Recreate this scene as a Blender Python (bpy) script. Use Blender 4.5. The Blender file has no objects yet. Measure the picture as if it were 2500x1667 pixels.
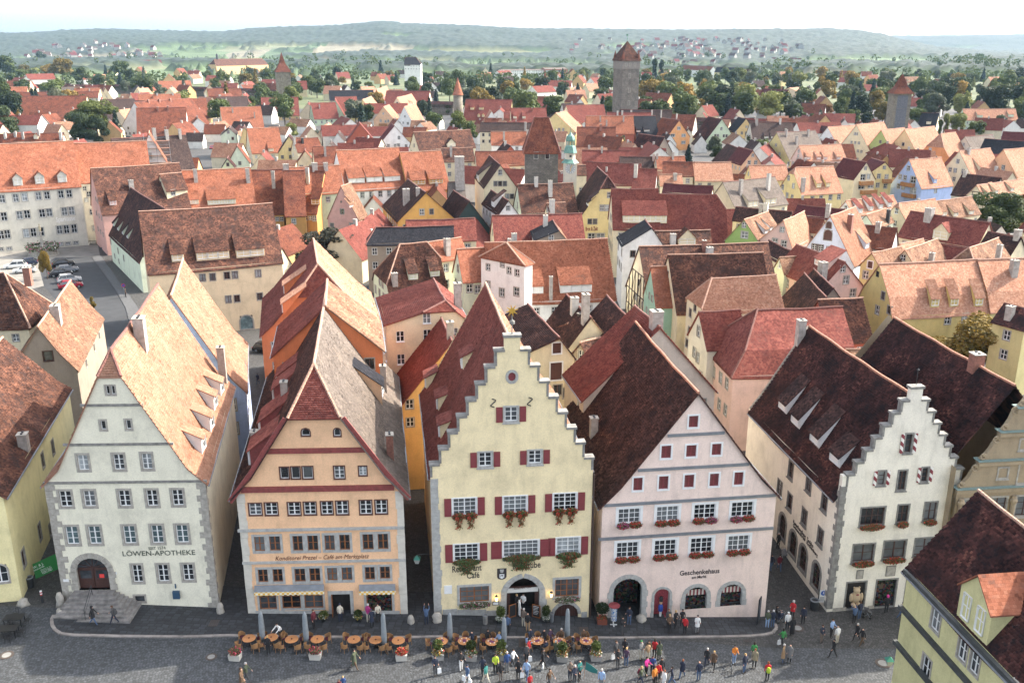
import bpy,math,random
import numpy as np
from mathutils import Vector,Matrix
from mathutils.geometry import tessellate_polygon
# ------------------------------------------------------------------ scene, camera, light
scn=bpy.context.scene
R_=math.radians
CAMH=46.0
F_=2255.0;CX_=1250.0;CY_=833.5;TH_=math.atan(.3206)
cam_d=bpy.data.cameras.new('camera');cam=bpy.data.objects.new('camera',cam_d)
scn.collection.objects.link(cam);scn.camera=cam
cam_d.sensor_width=36.0;cam_d.lens=F_/2500*36;cam_d.clip_start=0.5;cam_d.clip_end=40000
cam.location=(0,0,CAMH);cam.rotation_euler=(math.pi/2-TH_,0,0)
SUN_AZ,SUN_EL=65.0,40.0
world=bpy.data.worlds.new('World');scn.world=world;world.use_nodes=True
wn=world.node_tree;bg=wn.nodes['Background']
sky=wn.nodes.new('ShaderNodeTexSky');sky.sky_type='NISHITA';sky.sun_disc=False
sky.sun_elevation=R_(SUN_EL);sky.sun_rotation=R_(SUN_AZ);sky.altitude=450
sky.air_density=0.8;sky.dust_density=4.5;sky.ozone_density=0.7
hs=wn.nodes.new('ShaderNodeHueSaturation');hs.inputs['Saturation'].default_value=0.38;wn.links.new(sky.outputs[0],hs.inputs['Color']);wn.links.new(hs.outputs[0],bg.inputs[0]);bg.inputs[1].default_value=0.15
sun_d=bpy.data.lights.new('sun','SUN');sun=bpy.data.objects.new('sun',sun_d);scn.collection.objects.link(sun)
sun_d.energy=2.5;sun_d.angle=R_(0.55);sun_d.color=(1.0,0.89,0.74)
_sd=Vector((math.cos(R_(SUN_EL))*math.sin(R_(SUN_AZ)),math.cos(R_(SUN_EL))*math.cos(R_(SUN_AZ)),math.sin(R_(SUN_EL))))
sun.rotation_euler=_sd.to_track_quat('Z','Y').to_euler();sun.location=(60,-30,120)
scn.view_settings.view_transform='Standard';scn.view_settings.look='None'
scn.view_settings.exposure=2.1;scn.view_settings.gamma=1.0;scn.view_settings.use_curve_mapping=False
cy=scn.cycles
cy.max_bounces=6;cy.diffuse_bounces=3;cy.glossy_bounces=2;cy.transmission_bounces=2;cy.volume_bounces=1
cy.transparent_max_bounces=4;cy.use_denoising=True;cy.caustics_reflective=False;cy.caustics_refractive=False
cy.sample_clamp_indirect=4.0
try:cy.denoiser='OPENIMAGEDENOISE'
except Exception:pass
rng=random.Random(11)
COL=scn.collection.objects
# ------------------------------------------------------------------ photograph pixel -> place
ZM={'s':(0,0,1),'R1':(0,1000,2.35),'R2':(560,1000,2.35),'R3':(1000,1000,2.35),'R4':(1400,1000,2.351),'R5':(1850,1000,2.351),'R6':(0,550,2.851),'R7':(560,550,2.85),'R8':(1000,550,2.85),'R9':(1400,550,2.851),'R10':(1900,550,2.852),'Z5':(0,250,3.92),'Z6':(500,250,3.92),'Z7':(1000,250,3.92),'Z8':(1500,250,3.92),'Z9':(1950,250,3.92),'ZA':(0,0,3.618),'ZB':(600,0,3.618),'ZC':(1200,0,3.618),'ZD':(1800,0,3.36),'T1':(2200,1200,3.357),'T2':(1880,1150,4.48),'T3':(0,560,6.533),'S1':(560,1450,4.704),'S2':(1030,1450,4.704),'S3':(1450,1450,4.704),'S4':(1850,1450,4.704),'S5':(0,1350,4.947)}
_c,_s=math.cos(TH_),math.sin(TH_)
def px(k,p):
 if isinstance(p[0],str):k=p[0];p=p[1:]
 a=ZM[k];return a[0]+p[0]/a[2],a[1]+p[1]/a[2]
def ray(u,v):
 x=(u-CX_)/F_;y=(v-CY_)/F_
 return Vector((x,_c-y*_s,-_s-y*_c))
CAM=Vector((0,0,CAMH))
def at_z(k,p,z=0.0):
 d=ray(*px(k,p));return CAM+d*((z-CAMH)/d.z)
def at_y(k,p,y):
 d=ray(*px(k,p));return CAM+d*(y/d.y)
def lerp(a,b,t):return a+(b-a)*t
_GX=[-60,-45,-38,-32,-25,-22,-9,-6.5,7,22,28,60]
_GZ=[1.5,1.2,.9,.55,.1,-.05,-.45,-.5,-1.75,-3.0,-3.1,-3.2]
def gz(x,y):
 """height of the ground: the market square falls away to the right"""
 g=float(np.interp(x,_GX,_GZ))
 f=1.0 if y<74 else max(0.0,1-(y-74)/40.0)
 f=f*f*(3-2*f)
 return g*f
def on_ground(k,p,dz=0.0):
 z=0.0
 for _ in range(8):
  q=at_z(k,p,z);z=gz(q.x,q.y)+dz
 return at_z(k,p,z)
 # ------------------------------------------------------------------ mesh building
def text_mesh(text,depth=.012,bold=0.0,shear=0.0,space=1.0):
 cu=bpy.data.curves.new('lettering','FONT');cu.body=text;cu.size=1;cu.extrude=depth;cu.offset=bold;cu.shear=shear;cu.space_character=space;cu.resolution_u=3
 o=bpy.data.objects.new('lettering',cu);me=bpy.data.meshes.new_from_object(o);bpy.data.objects.remove(o);me.materials.clear()
 n=len(me.vertices);co=np.empty(n*3);me.vertices.foreach_get('co',co);x=co[0::3];return me,float(x.max()-x.min())
class MB:
 def __init__(s):s.v=[];s.f=[];s.m=[];s.uv=[]
 def poly(s,pts,m=0,uv=None):
  n=len(s.v);s.v.extend([tuple(p)for p in pts]);s.f.append(tuple(range(n,n+len(pts))));s.m.append(m)
  s.uv.extend(uv if uv else[(0.0,0.0)]*len(pts))
 def box(s,lo,hi,m=0,skip=''):
  x0,y0,z0=lo;x1,y1,z1=hi
  P=[(x0,y0,z0),(x1,y0,z0),(x1,y1,z0),(x0,y1,z0),(x0,y0,z1),(x1,y0,z1),(x1,y1,z1),(x0,y1,z1)]
  n=len(s.v);s.v.extend(P)
  for f in((0,3,2,1),(4,5,6,7),(0,1,5,4),(1,2,6,5),(2,3,7,6),(3,0,4,7)):
   s.f.append(tuple(n+i for i in f));s.m.append(m);s.uv.extend([(P[i][0]+P[i][1],P[i][2])for i in f])
 def hexa(s,P,m=0):
  n=len(s.v);s.v.extend([tuple(p)for p in P])
  for f in((0,3,2,1),(4,5,6,7),(0,1,5,4),(1,2,6,5),(2,3,7,6),(3,0,4,7)):
   s.f.append(tuple(n+i for i in f));s.m.append(m);s.uv.extend([(0.,0.)]*4)
 def beam(s,a,b,w,h,m=0,up=(0,0,1)):
  a=Vector(a);b=Vector(b);d=(b-a).normalized();u=Vector(up)
  x=d.cross(u);x=x.normalized()if x.length>1e-6 else Vector((1,0,0));u=x.cross(d)
  x*=w/2;u*=h/2
  s.hexa([a-x-u,a+x-u,b+x-u,b-x-u,a-x+u,a+x+u,b+x+u,b-x+u],m)
 def rings(s,rings,m=0,cap=True,close=True):
  """loft through rings of equal point count"""
  n0=len(s.v);k=len(rings[0])
  for r in rings:s.v.extend([tuple(p)for p in r])
  for i in range(len(rings)-1):
   for j in range(k if close else k-1):
    a=n0+i*k+j;b=n0+i*k+(j+1)%k;s.f.append((a,b,b+k,a+k));s.m.append(m);s.uv.extend([(0.,0.)]*4)
  if cap:
   for i,rev in((0,True),(len(rings)-1,False)):
    idx=[n0+i*k+j for j in range(k)]
    s.f.append(tuple(reversed(idx))if rev else tuple(idx));s.m.append(m);s.uv.extend([(0.,0.)]*k)
 def lathe(s,prof,n=12,c=(0,0,0),m=0,cap=True):
  s.rings([[(c[0]+r*math.cos(2*math.pi*j/n),c[1]+r*math.sin(2*math.pi*j/n),c[2]+z)for j in range(n)]for r,z in prof],m,cap)
 def tube(s,path,r,n=6,m=0):
  path=[Vector(p)for p in path];rr=[]
  for i,p in enumerate(path):
   d=(path[min(i+1,len(path)-1)]-path[max(i-1,0)]).normalized()
   u=Vector((0,0,1))if abs(d.z)<.9 else Vector((1,0,0))
   x=d.cross(u).normalized();y=x.cross(d)
   ri=r[i]if isinstance(r,(list,tuple))else r
   rr.append([p+x*ri*math.cos(2*math.pi*j/n)+y*ri*math.sin(2*math.pi*j/n)for j in range(n)])
  s.rings(rr,m)
 def mesh(s,name):
  me=bpy.data.meshes.new(name);me.from_pydata(s.v,[],s.f)
  me.polygons.foreach_set('material_index',s.m)
  ul=me.uv_layers.new(name='UVMap');ul.data.foreach_set('uv',[c for t in s.uv for c in t])
  return me
 def build(s,name,mats,parent=None,smooth=False,loc=None,rot=None):
  me=s.mesh(name)
  for m in(mats if isinstance(mats,(list,tuple))else[mats]):me.materials.append(m)
  if smooth:me.polygons.foreach_set('use_smooth',[True]*len(me.polygons))
  return place(name,me,parent,loc,rot)
def place(name,me,parent=None,loc=None,rot=None,scale=None):
 o=bpy.data.objects.new(name,me);COL.link(o)
 if parent is not None:o.parent=parent
 if loc is not None:o.location=loc
 if rot is not None:o.rotation_euler=rot if isinstance(rot,(tuple,list))else(0,0,rot)
 if scale is not None:o.scale=scale if isinstance(scale,(tuple,list))else(scale,)*3
 return o
def tag(o,label,cat,group=None,kind=None):
 if label:o['label']=label
 if cat:o['category']=cat
 if group:o['group']=group
 if kind:o['kind']=kind
 return o
def thing(name,label,cat,loc=(0,0,0),rz=0.0,group=None):
 o=bpy.data.objects.new(name,None);COL.link(o);o.location=loc;o.rotation_euler=(0,0,rz);o.empty_display_size=.3
 return tag(o,label,cat,group)
def copy_tree(o,parent=None):
 c=o.copy();COL.link(c)
 if parent is not None:c.parent=parent
 for ch in o.children:copy_tree(ch,c)
 return c
 # ------------------------------------------------------------------ materials
def lin(c):
 return tuple((x/255/12.92 if x/255<=.04045 else((x/255+.055)/1.055)**2.4)for x in c)
MATS={}
class NT:
 def __init__(s,name):
  s.mat=bpy.data.materials.new(name);s.mat.use_nodes=True;s.t=s.mat.node_tree;s.b=s.t.nodes['Principled BSDF']
 def n(s,typ,**kw):
  x=s.t.nodes.new(typ)
  for k,v in kw.items():
   if k.startswith('i_'):
    key=k[2:];key=int(key)if key.isdigit()else key
    x.inputs[key].default_value=v
   else:setattr(x,k,v)
  return x
 def l(s,a,b):s.t.links.new(a,b)
 def math(s,op,a,b=None,clamp=False):
  x=s.n('ShaderNodeMath',operation=op);x.use_clamp=clamp
  for i,q in enumerate((a,b)):
   if q is None:continue
   if isinstance(q,(int,float)):x.inputs[i].default_value=q
   else:s.l(q,x.inputs[i])
  return x.outputs[0]
 def noise(s,scale,vec=None,detail=3,rough=.55,out=0):
  x=s.n('ShaderNodeTexNoise');x.inputs['Scale'].default_value=scale;x.inputs['Detail'].default_value=detail
  x.inputs['Roughness'].default_value=rough
  if vec is not None:s.l(vec,x.inputs['Vector'])
  return x.outputs[out]
 def ramp(s,fac,stops,interp='LINEAR'):
  x=s.n('ShaderNodeValToRGB');r=x.color_ramp;r.interpolation=interp
  while len(r.elements)<len(stops):r.elements.new(.5)
  for e,(p,c)in zip(r.elements,stops):e.position=p;e.color=tuple(c)+(1,)if len(c)==3 else c
  s.l(fac,x.inputs[0]);return x.outputs[0]
 def mix(s,fac,a,b,blend='MIX'):
  x=s.n('ShaderNodeMix',data_type='RGBA',blend_type=blend)
  for q,i in((fac,0),(a,6),(b,7)):
   if isinstance(q,(int,float)):x.inputs[i].default_value=q
   elif isinstance(q,(tuple,list)):x.inputs[i].default_value=tuple(q)+(1,)if len(q)==3 else q
   else:s.l(q,x.inputs[i])
  return x.outputs[2]
 def bump(s,h,strength=.5,dist=.02):
  x=s.n('ShaderNodeBump');x.inputs['Strength'].default_value=strength;x.inputs['Distance'].default_value=dist
  s.l(h,x.inputs['Height']);s.l(x.outputs[0],s.b.inputs['Normal']);return x
 def obj(s):return s.n('ShaderNodeTexCoord').outputs['Object']
 def uv(s):return s.n('ShaderNodeTexCoord').outputs['UV']
 def pos(s):return s.n('ShaderNodeNewGeometry').outputs['Position']
def plain(name,col,rough=.7,metal=0.0,var=.12,scale=2.0,bump=0.0):
 if name in MATS:return MATS[name]
 t=NT(name);b=t.b;b.inputs['Roughness'].default_value=rough;b.inputs['Metallic'].default_value=metal
 if var:
  c=t.ramp(t.noise(scale,t.obj(),4),[(.3,[x*(1-var)for x in col]),(.7,[min(1,x*(1+var))for x in col])])
  t.l(c,b.inputs['Base Color'])
 else:b.inputs['Base Color'].default_value=tuple(col)+(1,)
 if bump:t.bump(t.noise(40,t.obj(),2),bump,.01)
 MATS[name]=t.mat;return t.mat
def plaster(name,col,dirt=.4,bump=.25):
 if name in MATS:return MATS[name]
 t=NT(name);b=t.b;b.inputs['Roughness'].default_value=.92
 p=t.pos();mp=t.n('ShaderNodeMapping');mp.inputs['Scale'].default_value=(1,1,.22);t.l(p,mp.inputs[0])
 c=t.ramp(t.noise(.55,p,5,.6),[(.25,[x*.80 for x in col]),(.5,col),(.8,[min(1,x*1.08)for x in col])])
 d=t.ramp(t.noise(1.6,mp.outputs[0],5,.65),[(.5,(0,0,0)),(.78,(1,1,1))])
 c2=t.mix(t.math('MULTIPLY',d,dirt),c,[x*.55 for x in col])
 f=t.ramp(t.noise(9,p,3),[(.35,(.93,.93,.93)),(.65,(1.05,1.05,1.05))])
 t.l(t.mix(1.0,c2,f,'MULTIPLY'),b.inputs['Base Color'])
 t.bump(t.noise(14,p,4),bump,.03)
 MATS[name]=t.mat;return t.mat
def tiles(name,stops,mott=None,mscale=.25,mlo=.45,mhi=.6,cw=.23,chh=.205,bump=True,rough=.9,spots=None,vary=.62):
 """clay tiles: one colour per tile, then patches of another colour; UV is in metres on the slope"""
 if name in MATS:return MATS[name]
 t=NT(name);b=t.b;b.inputs['Roughness'].default_value=rough;b.inputs['Specular IOR Level'].default_value=.08
 uv=t.uv();sp=t.n('ShaderNodeSeparateXYZ');t.l(uv,sp.inputs[0])
 vr=t.math('DIVIDE',sp.outputs[1],chh);row=t.math('FLOOR',vr)
 ur=t.math('ADD',t.math('DIVIDE',sp.outputs[0],cw),t.math('MULTIPLY',t.math('MODULO',row,2.0),.5));colm=t.math('FLOOR',ur)
 cb=t.n('ShaderNodeCombineXYZ');t.l(colm,cb.inputs[0]);t.l(row,cb.inputs[1])
 wn_=t.n('ShaderNodeTexWhiteNoise',noise_dimensions='2D');t.l(cb.outputs[0],wn_.inputs['Vector'])
 pos=t.pos()
 big=t.noise(mscale,pos,5,.65)
 f=t.math('ADD',t.math('ADD',t.math('MULTIPLY',wn_.outputs['Value'],vary),(1-vary)*.42),t.math('MULTIPLY',t.math('SUBTRACT',big,.5),.8),True)
 c=t.ramp(f,stops)
 if mott is not None:
  m=t.math('ADD',t.noise(mscale*1.7,pos,6,.7),t.math('MULTIPLY',t.math('SUBTRACT',wn_.outputs['Value'],.5),.22))
  mr=t.n('ShaderNodeMapRange');mr.inputs[1].default_value=mlo;mr.inputs[2].default_value=mhi;t.l(m,mr.inputs[0])
  c=t.mix(mr.outputs[0],c,mott)
 if spots is not None:
  sm=t.n('ShaderNodeMapRange');sm.inputs[1].default_value=.93;sm.inputs[2].default_value=.96
  w2=t.n('ShaderNodeTexWhiteNoise',noise_dimensions='3D');c3=t.n('ShaderNodeCombineXYZ');t.l(colm,c3.inputs[0]);t.l(row,c3.inputs[1]);c3.inputs[2].default_value=7
  t.l(c3.outputs[0],w2.inputs['Vector']);t.l(w2.outputs['Value'],sm.inputs[0]);c=t.mix(sm.outputs[0],c,spots)
 st=t.ramp(t.noise(1.1,pos,6,.75),[(.3,(.68,.66,.67)),(.62,(1.12,1.12,1.12))])
 c=t.mix(1.0,c,st,'MULTIPLY')
 t.l(c,b.inputs['Base Color'])
 if bump:
  fv=t.math('FRACT',vr);fu=t.math('ABSOLUTE',t.math('SUBTRACT',t.math('FRACT',ur),.5))
  h=t.math('ADD',t.math('SUBTRACT',1.0,fv),t.math('MULTIPLY',t.math('GREATER_THAN',fu,.44),-.5))
  h=t.math('ADD',h,t.math('MULTIPLY',wn_.outputs['Value'],.5))
  t.bump(h,1.0,.07)
 MATS[name]=t.mat;return t.mat
def S(*c):return lin(c)
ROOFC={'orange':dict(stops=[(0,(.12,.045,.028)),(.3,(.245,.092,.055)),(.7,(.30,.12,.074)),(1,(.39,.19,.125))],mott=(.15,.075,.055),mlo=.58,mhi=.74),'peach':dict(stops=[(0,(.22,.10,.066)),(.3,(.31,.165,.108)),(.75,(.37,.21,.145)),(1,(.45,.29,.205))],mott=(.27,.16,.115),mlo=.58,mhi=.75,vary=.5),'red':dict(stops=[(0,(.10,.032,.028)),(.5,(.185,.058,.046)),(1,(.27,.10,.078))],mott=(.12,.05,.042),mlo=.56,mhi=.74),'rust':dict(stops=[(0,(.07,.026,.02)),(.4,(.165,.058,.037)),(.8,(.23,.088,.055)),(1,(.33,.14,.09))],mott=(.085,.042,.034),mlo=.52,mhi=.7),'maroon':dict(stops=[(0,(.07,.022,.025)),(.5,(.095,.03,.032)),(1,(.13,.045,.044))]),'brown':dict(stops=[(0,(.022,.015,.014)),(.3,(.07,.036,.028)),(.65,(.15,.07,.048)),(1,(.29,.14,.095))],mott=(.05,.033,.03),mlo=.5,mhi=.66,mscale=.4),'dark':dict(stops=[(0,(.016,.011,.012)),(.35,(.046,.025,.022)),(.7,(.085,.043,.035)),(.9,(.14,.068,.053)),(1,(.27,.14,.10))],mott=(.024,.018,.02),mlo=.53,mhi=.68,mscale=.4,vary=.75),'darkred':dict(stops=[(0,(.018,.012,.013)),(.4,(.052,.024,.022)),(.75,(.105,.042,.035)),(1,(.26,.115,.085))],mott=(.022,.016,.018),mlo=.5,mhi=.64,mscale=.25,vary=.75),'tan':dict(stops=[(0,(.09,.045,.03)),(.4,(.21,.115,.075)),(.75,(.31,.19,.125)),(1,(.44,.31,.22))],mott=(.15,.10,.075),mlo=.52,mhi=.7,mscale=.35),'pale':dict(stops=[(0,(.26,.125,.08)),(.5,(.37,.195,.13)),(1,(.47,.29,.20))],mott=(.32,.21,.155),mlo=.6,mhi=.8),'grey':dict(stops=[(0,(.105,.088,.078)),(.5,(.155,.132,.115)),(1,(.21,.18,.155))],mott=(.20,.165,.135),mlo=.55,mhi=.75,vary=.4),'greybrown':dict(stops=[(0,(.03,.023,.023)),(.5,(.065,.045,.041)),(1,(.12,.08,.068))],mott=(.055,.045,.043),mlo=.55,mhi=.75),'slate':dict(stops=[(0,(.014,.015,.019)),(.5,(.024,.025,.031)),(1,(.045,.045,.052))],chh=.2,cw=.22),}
def roofm(nm,geo=False):
 return tiles(('tiles_' if not geo else 'laid_tiles_')+nm,bump=not geo,**ROOFC[nm])
chim_white=plain('chimney_whitewash',(.48,.46,.42),.9,var=.15)
white_paint=plain('white_paint',(.72,.73,.72),.5,var=.05)
brown_paint=plain('brown_paint',(.09,.035,.025),.55)
wood_mat=plain('varnished_wood',(.26,.095,.03),.45,var=.2,scale=6)
stone_mat=plain('stone',(.33,.31,.27),.9,var=.25,scale=3,bump=.3)
stone_dark=plain('stone_dark',(.20,.195,.18),.92,var=.35,scale=2.5,bump=.3)
metal_dark=plain('dark_metal',(.035,.037,.04),.45,.3,var=.1)
zinc=plain('zinc',(.22,.24,.26),.45,.4,var=.15)
render_grey=plain('chimney_render',(.34,.31,.28),.95,var=.25,scale=2,bump=.3)
brick_chim=plain('chimney_brick',(.24,.11,.08),.95,var=.3,scale=6,bump=.4)
mortar=plain('ridge_mortar',(.36,.22,.16),.9,var=.3,scale=4)
ridge_dk=plain('ridge_dark',(.17,.075,.06),.85,var=.3,scale=4)
def glass(name,col,rough=.12,spec=.6):
 if name in MATS:return MATS[name]
 t=NT(name);b=t.b;b.inputs['Roughness'].default_value=rough;b.inputs['Specular IOR Level'].default_value=spec
 oi=t.n('ShaderNodeObjectInfo').outputs['Random']
 c=t.ramp(t.math('ADD',t.math('MULTIPLY',t.noise(1.3,t.pos(),3),.55),t.math('MULTIPLY',oi,.5)),[(.25,[x*.4 for x in col]),(.6,col),(.85,[x*2.6+.02 for x in col])])
 t.l(c,b.inputs['Base Color']);MATS[name]=t.mat;return t.mat
pane_dark=glass('window_glass',(.028,.032,.036))
pane_curt=glass('window_glass_curtained',(.16,.175,.18),.3)
# ------------------------------------------------------------------ windows (shared meshes)
_WM={}
def window_mesh(w,h,cols,rows,sash,sur,surw,sill,far,arch=False,glassm=None,proud=.05):
 """origin at the middle of the opening on the wall face, outside is -Y; returns (frame mesh, pane mesh)"""
 key=(round(w,2),round(h,2),cols,rows,sash.name,sur.name if sur else None,surw,sill,far,arch,glassm.name if glassm else None,proud)
 if key in _WM:return _WM[key]
 g=glassm or pane_dark;m=MB();a,b=w/2,h/2
 def arc(r0,zc,n=10):return[(r0*math.cos(math.pi*i/n),zc+r0*math.sin(math.pi*i/n))for i in range(n+1)]
 hz=b if not arch else b-a
 if sur is not None and surw>0:
  s_=surw
  m.box((-a-s_,-proud,-b-s_),(-a,.19,hz),1);m.box((a,-proud,-b-s_),(a+s_,.19,hz),1)
  m.box((-a,-proud,-b-s_),(a,.19,-b),1)
  if arch:
   ro,ri=arc(a+s_,hz),arc(a,hz)
   for i in range(10):
    (x0,z0),(x1,z1),(x2,z2),(x3,z3)=ro[i],ro[i+1],ri[i+1],ri[i]
    m.hexa([(x0,-proud,z0),(x3,-proud,z3),(x3,.16,z3),(x0,.16,z0),(x1,-proud,z1),(x2,-proud,z2),(x2,.16,z2),(x1,.16,z1)],1)
  else:m.box((-a-s_,-proud,b),(a+s_,.19,b+s_),1)
 else:
  for lo,hi in(((-a,0,-b),(-a+.02,.19,b)),((a-.02,0,-b),(a,.19,b)),((-a,0,b-.02),(a,.19,b)),((-a,0,-b),(a,.19,-b+.02))):m.box(lo,hi,1 if sur else 0)
 if sill:m.box((-a-surw-.06,-proud-.1,-b-surw-.07),(a+surw+.06,.05,-b-surw+.012),1 if sur else 0)
 fw=max(.05,min(.08,w*.07));y0,y1=.10,.155
 m.box((-a,y0,-b),(-a+fw,y1,hz),0);m.box((a-fw,y0,-b),(a,y1,hz),0);m.box((-a+fw,y0,-b),(a-fw,y1,-b+fw),0)
 if not arch:m.box((-a+fw,y0,b-fw),(a-fw,y1,b),0)
 else:
  ro,ri=arc(a,hz),arc(a-fw,hz)
  for i in range(10):
   (x0,z0),(x1,z1),(x2,z2),(x3,z3)=ro[i],ro[i+1],ri[i+1],ri[i]
   m.hexa([(x0,y0,z0),(x3,y0,z3),(x3,y1,z3),(x0,y1,z0),(x1,y0,z1),(x2,y0,z2),(x2,y1,z2),(x1,y1,z1)],0)
 for i in range(1,cols):
  x=-a+w*i/cols;t_=(.05 if(cols%2==0 and i==cols//2)else.022)if not far else.04
  m.box((x-t_,y0+.005,-b+fw),(x+t_,y1-.005,b-fw),0)
 for i in range(1,rows):
  z=-b+h*i/rows;t_=.022 if not far else.035
  m.box((-a+fw,y0+.01,z-t_),(a-fw,y1-.01,z+t_),0)
 mats=[sash,sur or sash]
 pm=MB();tgt=m if far else pm;mi=2 if far else 0
 if arch:tgt.poly([(-a,.14,-b),(a,.14,-b)]+[(x,.14,z)for x,z in arc(a,hz)],mi)
 else:tgt.poly([(-a,.14,-b),(a,.14,-b),(a,.14,b),(-a,.14,b)],mi)
 if far:mats=mats+[g]
 me=m.mesh('window')
 for q in mats:me.materials.append(q)
 pme=None
 if not far:pme=pm.mesh('pane');pme.materials.append(g)
 _WM[key]=(me,pme);return _WM[key]
WSTY={'w':dict(w=.95,h=1.3,cols=2,rows=2,sash=white_paint,sur=stone_mat,surw=.14,sill=False),'ws':dict(w=.8,h=1.0,cols=2,rows=2,sash=white_paint,sur=stone_mat,surw=.1,sill=False),'wd':dict(w=.9,h=1.2,cols=2,rows=1,sash=brown_paint,sur=stone_mat,surw=.12,sill=False),'wb':dict(w=.95,h=1.15,cols=2,rows=3,sash=white_paint,sur=brown_paint,surw=.09,sill=False),'wp':dict(w=.9,h=1.25,cols=2,rows=2,sash=white_paint,sur=None,surw=0,sill=True),'wa':dict(w=.9,h=1.4,cols=2,rows=2,sash=white_paint,sur=stone_mat,surw=.12,sill=False,arch=True),'sh':dict(w=.95,h=1.2,cols=2,rows=1,sash=brown_paint,sur=white_paint,surw=.14,sill=False,glassm=brown_paint),'dk':dict(w=.8,h=.9,cols=1,rows=1,sash=metal_dark,sur=None,surw=0,sill=False),}
# ------------------------------------------------------------------ laid roof tiles as geometry
def laid_tiles(name,quads,mat,parent,cw=.23,chh=.205,seed=1,dz=None):
 """quads: list of (O, U, V, poly2d) planes with V running down the slope; one mesh of single tiles with lips"""
 rs=np.random.RandomState(seed);VV=[];UU=[];nq=0
 for O,U,V,poly in quads:
  O=np.array(O);U=np.array(U);V=np.array(V);N=np.cross(U,V)
  if N[2]<0:N=-N
  poly=np.array(poly);(u0,v0),(u1,v1)=poly.min(0),poly.max(0)
  rows=np.arange(math.floor(v0/chh),math.ceil(v1/chh));cols=np.arange(math.floor(u0/cw)-1,math.ceil(u1/cw)+1)
  rr,cc=np.meshgrid(rows,cols,indexing='ij');rr=rr.ravel();cc=cc.ravel()
  cu=(cc+.5-.5*(rr%2))*cw;cv=(rr+.5)*chh
  ins=np.zeros(len(cu),bool);n=len(poly)
  for i in range(n):
   x1,y1=poly[i];x2,y2=poly[(i+1)%n]
   cond=((y1>cv)!=(y2>cv));xi=(x2-x1)*(cv-y1)/((y2-y1)if abs(y2-y1)>1e-9 else 1e-9)+x1
   ins^=cond&(cu<xi)
  cu=cu[ins];cv=cv[ins];k=len(cu)
  if k==0:continue
  hw=cw*.485;j=rs.normal(0,.004,(k,4));l0=.012+j[:,0];l1=.058+j[:,1]*1.6;sk=j[:,2];tl=rs.normal(0,.011,k)
  sg_=np.array([dz(y_)for y_ in cu])if(dz and abs(U[1])>.5)else np.zeros(k)
  def pt(du,dv,lift):q_=O+np.outer(cu+du,U)+np.outer(cv+dv,V)+np.outer(lift,N);q_[:,2]+=sg_;return q_
  top,bot=-chh*.5,chh*.56
  q=[pt(-hw+sk,top,l0),pt(hw+sk,top,l0),pt(hw+sk,bot-.02,l1+tl),pt(sk*0+0,bot+.01,l1+tl*.5),pt(-hw+sk,bot-.02,l1-tl),pt(hw+sk,bot-.02,l1*0),pt(sk*0+0,bot+.01,l1*0),pt(-hw+sk,bot-.02,l1*0)]
  VV.append(np.stack(q,1));UU.append(np.stack([cu,cv],1));nq+=k
 if nq==0:return None
 V=np.concatenate(VV).reshape(-1,3);UVc=np.concatenate(UU)
 base=np.arange(nq)[:,None]*8
 f5=base+np.array([[0,1,2,3,4]]);fa=base+np.array([[4,3,6,7]]);fb=base+np.array([[3,2,5,6]])
 loops=np.concatenate([f5,fa,fb],1).ravel()
 tot=np.tile(np.array([5,4,4]),nq);start=np.concatenate([[0],np.cumsum(tot)[:-1]])
 me=bpy.data.meshes.new(name);me.vertices.add(len(V));me.vertices.foreach_set('co',V.ravel())
 me.loops.add(len(loops));me.loops.foreach_set('vertex_index',loops)
 me.polygons.add(len(tot));me.polygons.foreach_set('loop_start',start);me.polygons.foreach_set('loop_total',tot)
 ul=me.uv_layers.new(name='UVMap');ul.data.foreach_set('uv',np.repeat(UVc,13,axis=0).ravel())
 me.update(calc_edges=True);me.materials.append(mat)
 o=place(name,me,parent);o['kind']='stuff';return o
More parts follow.
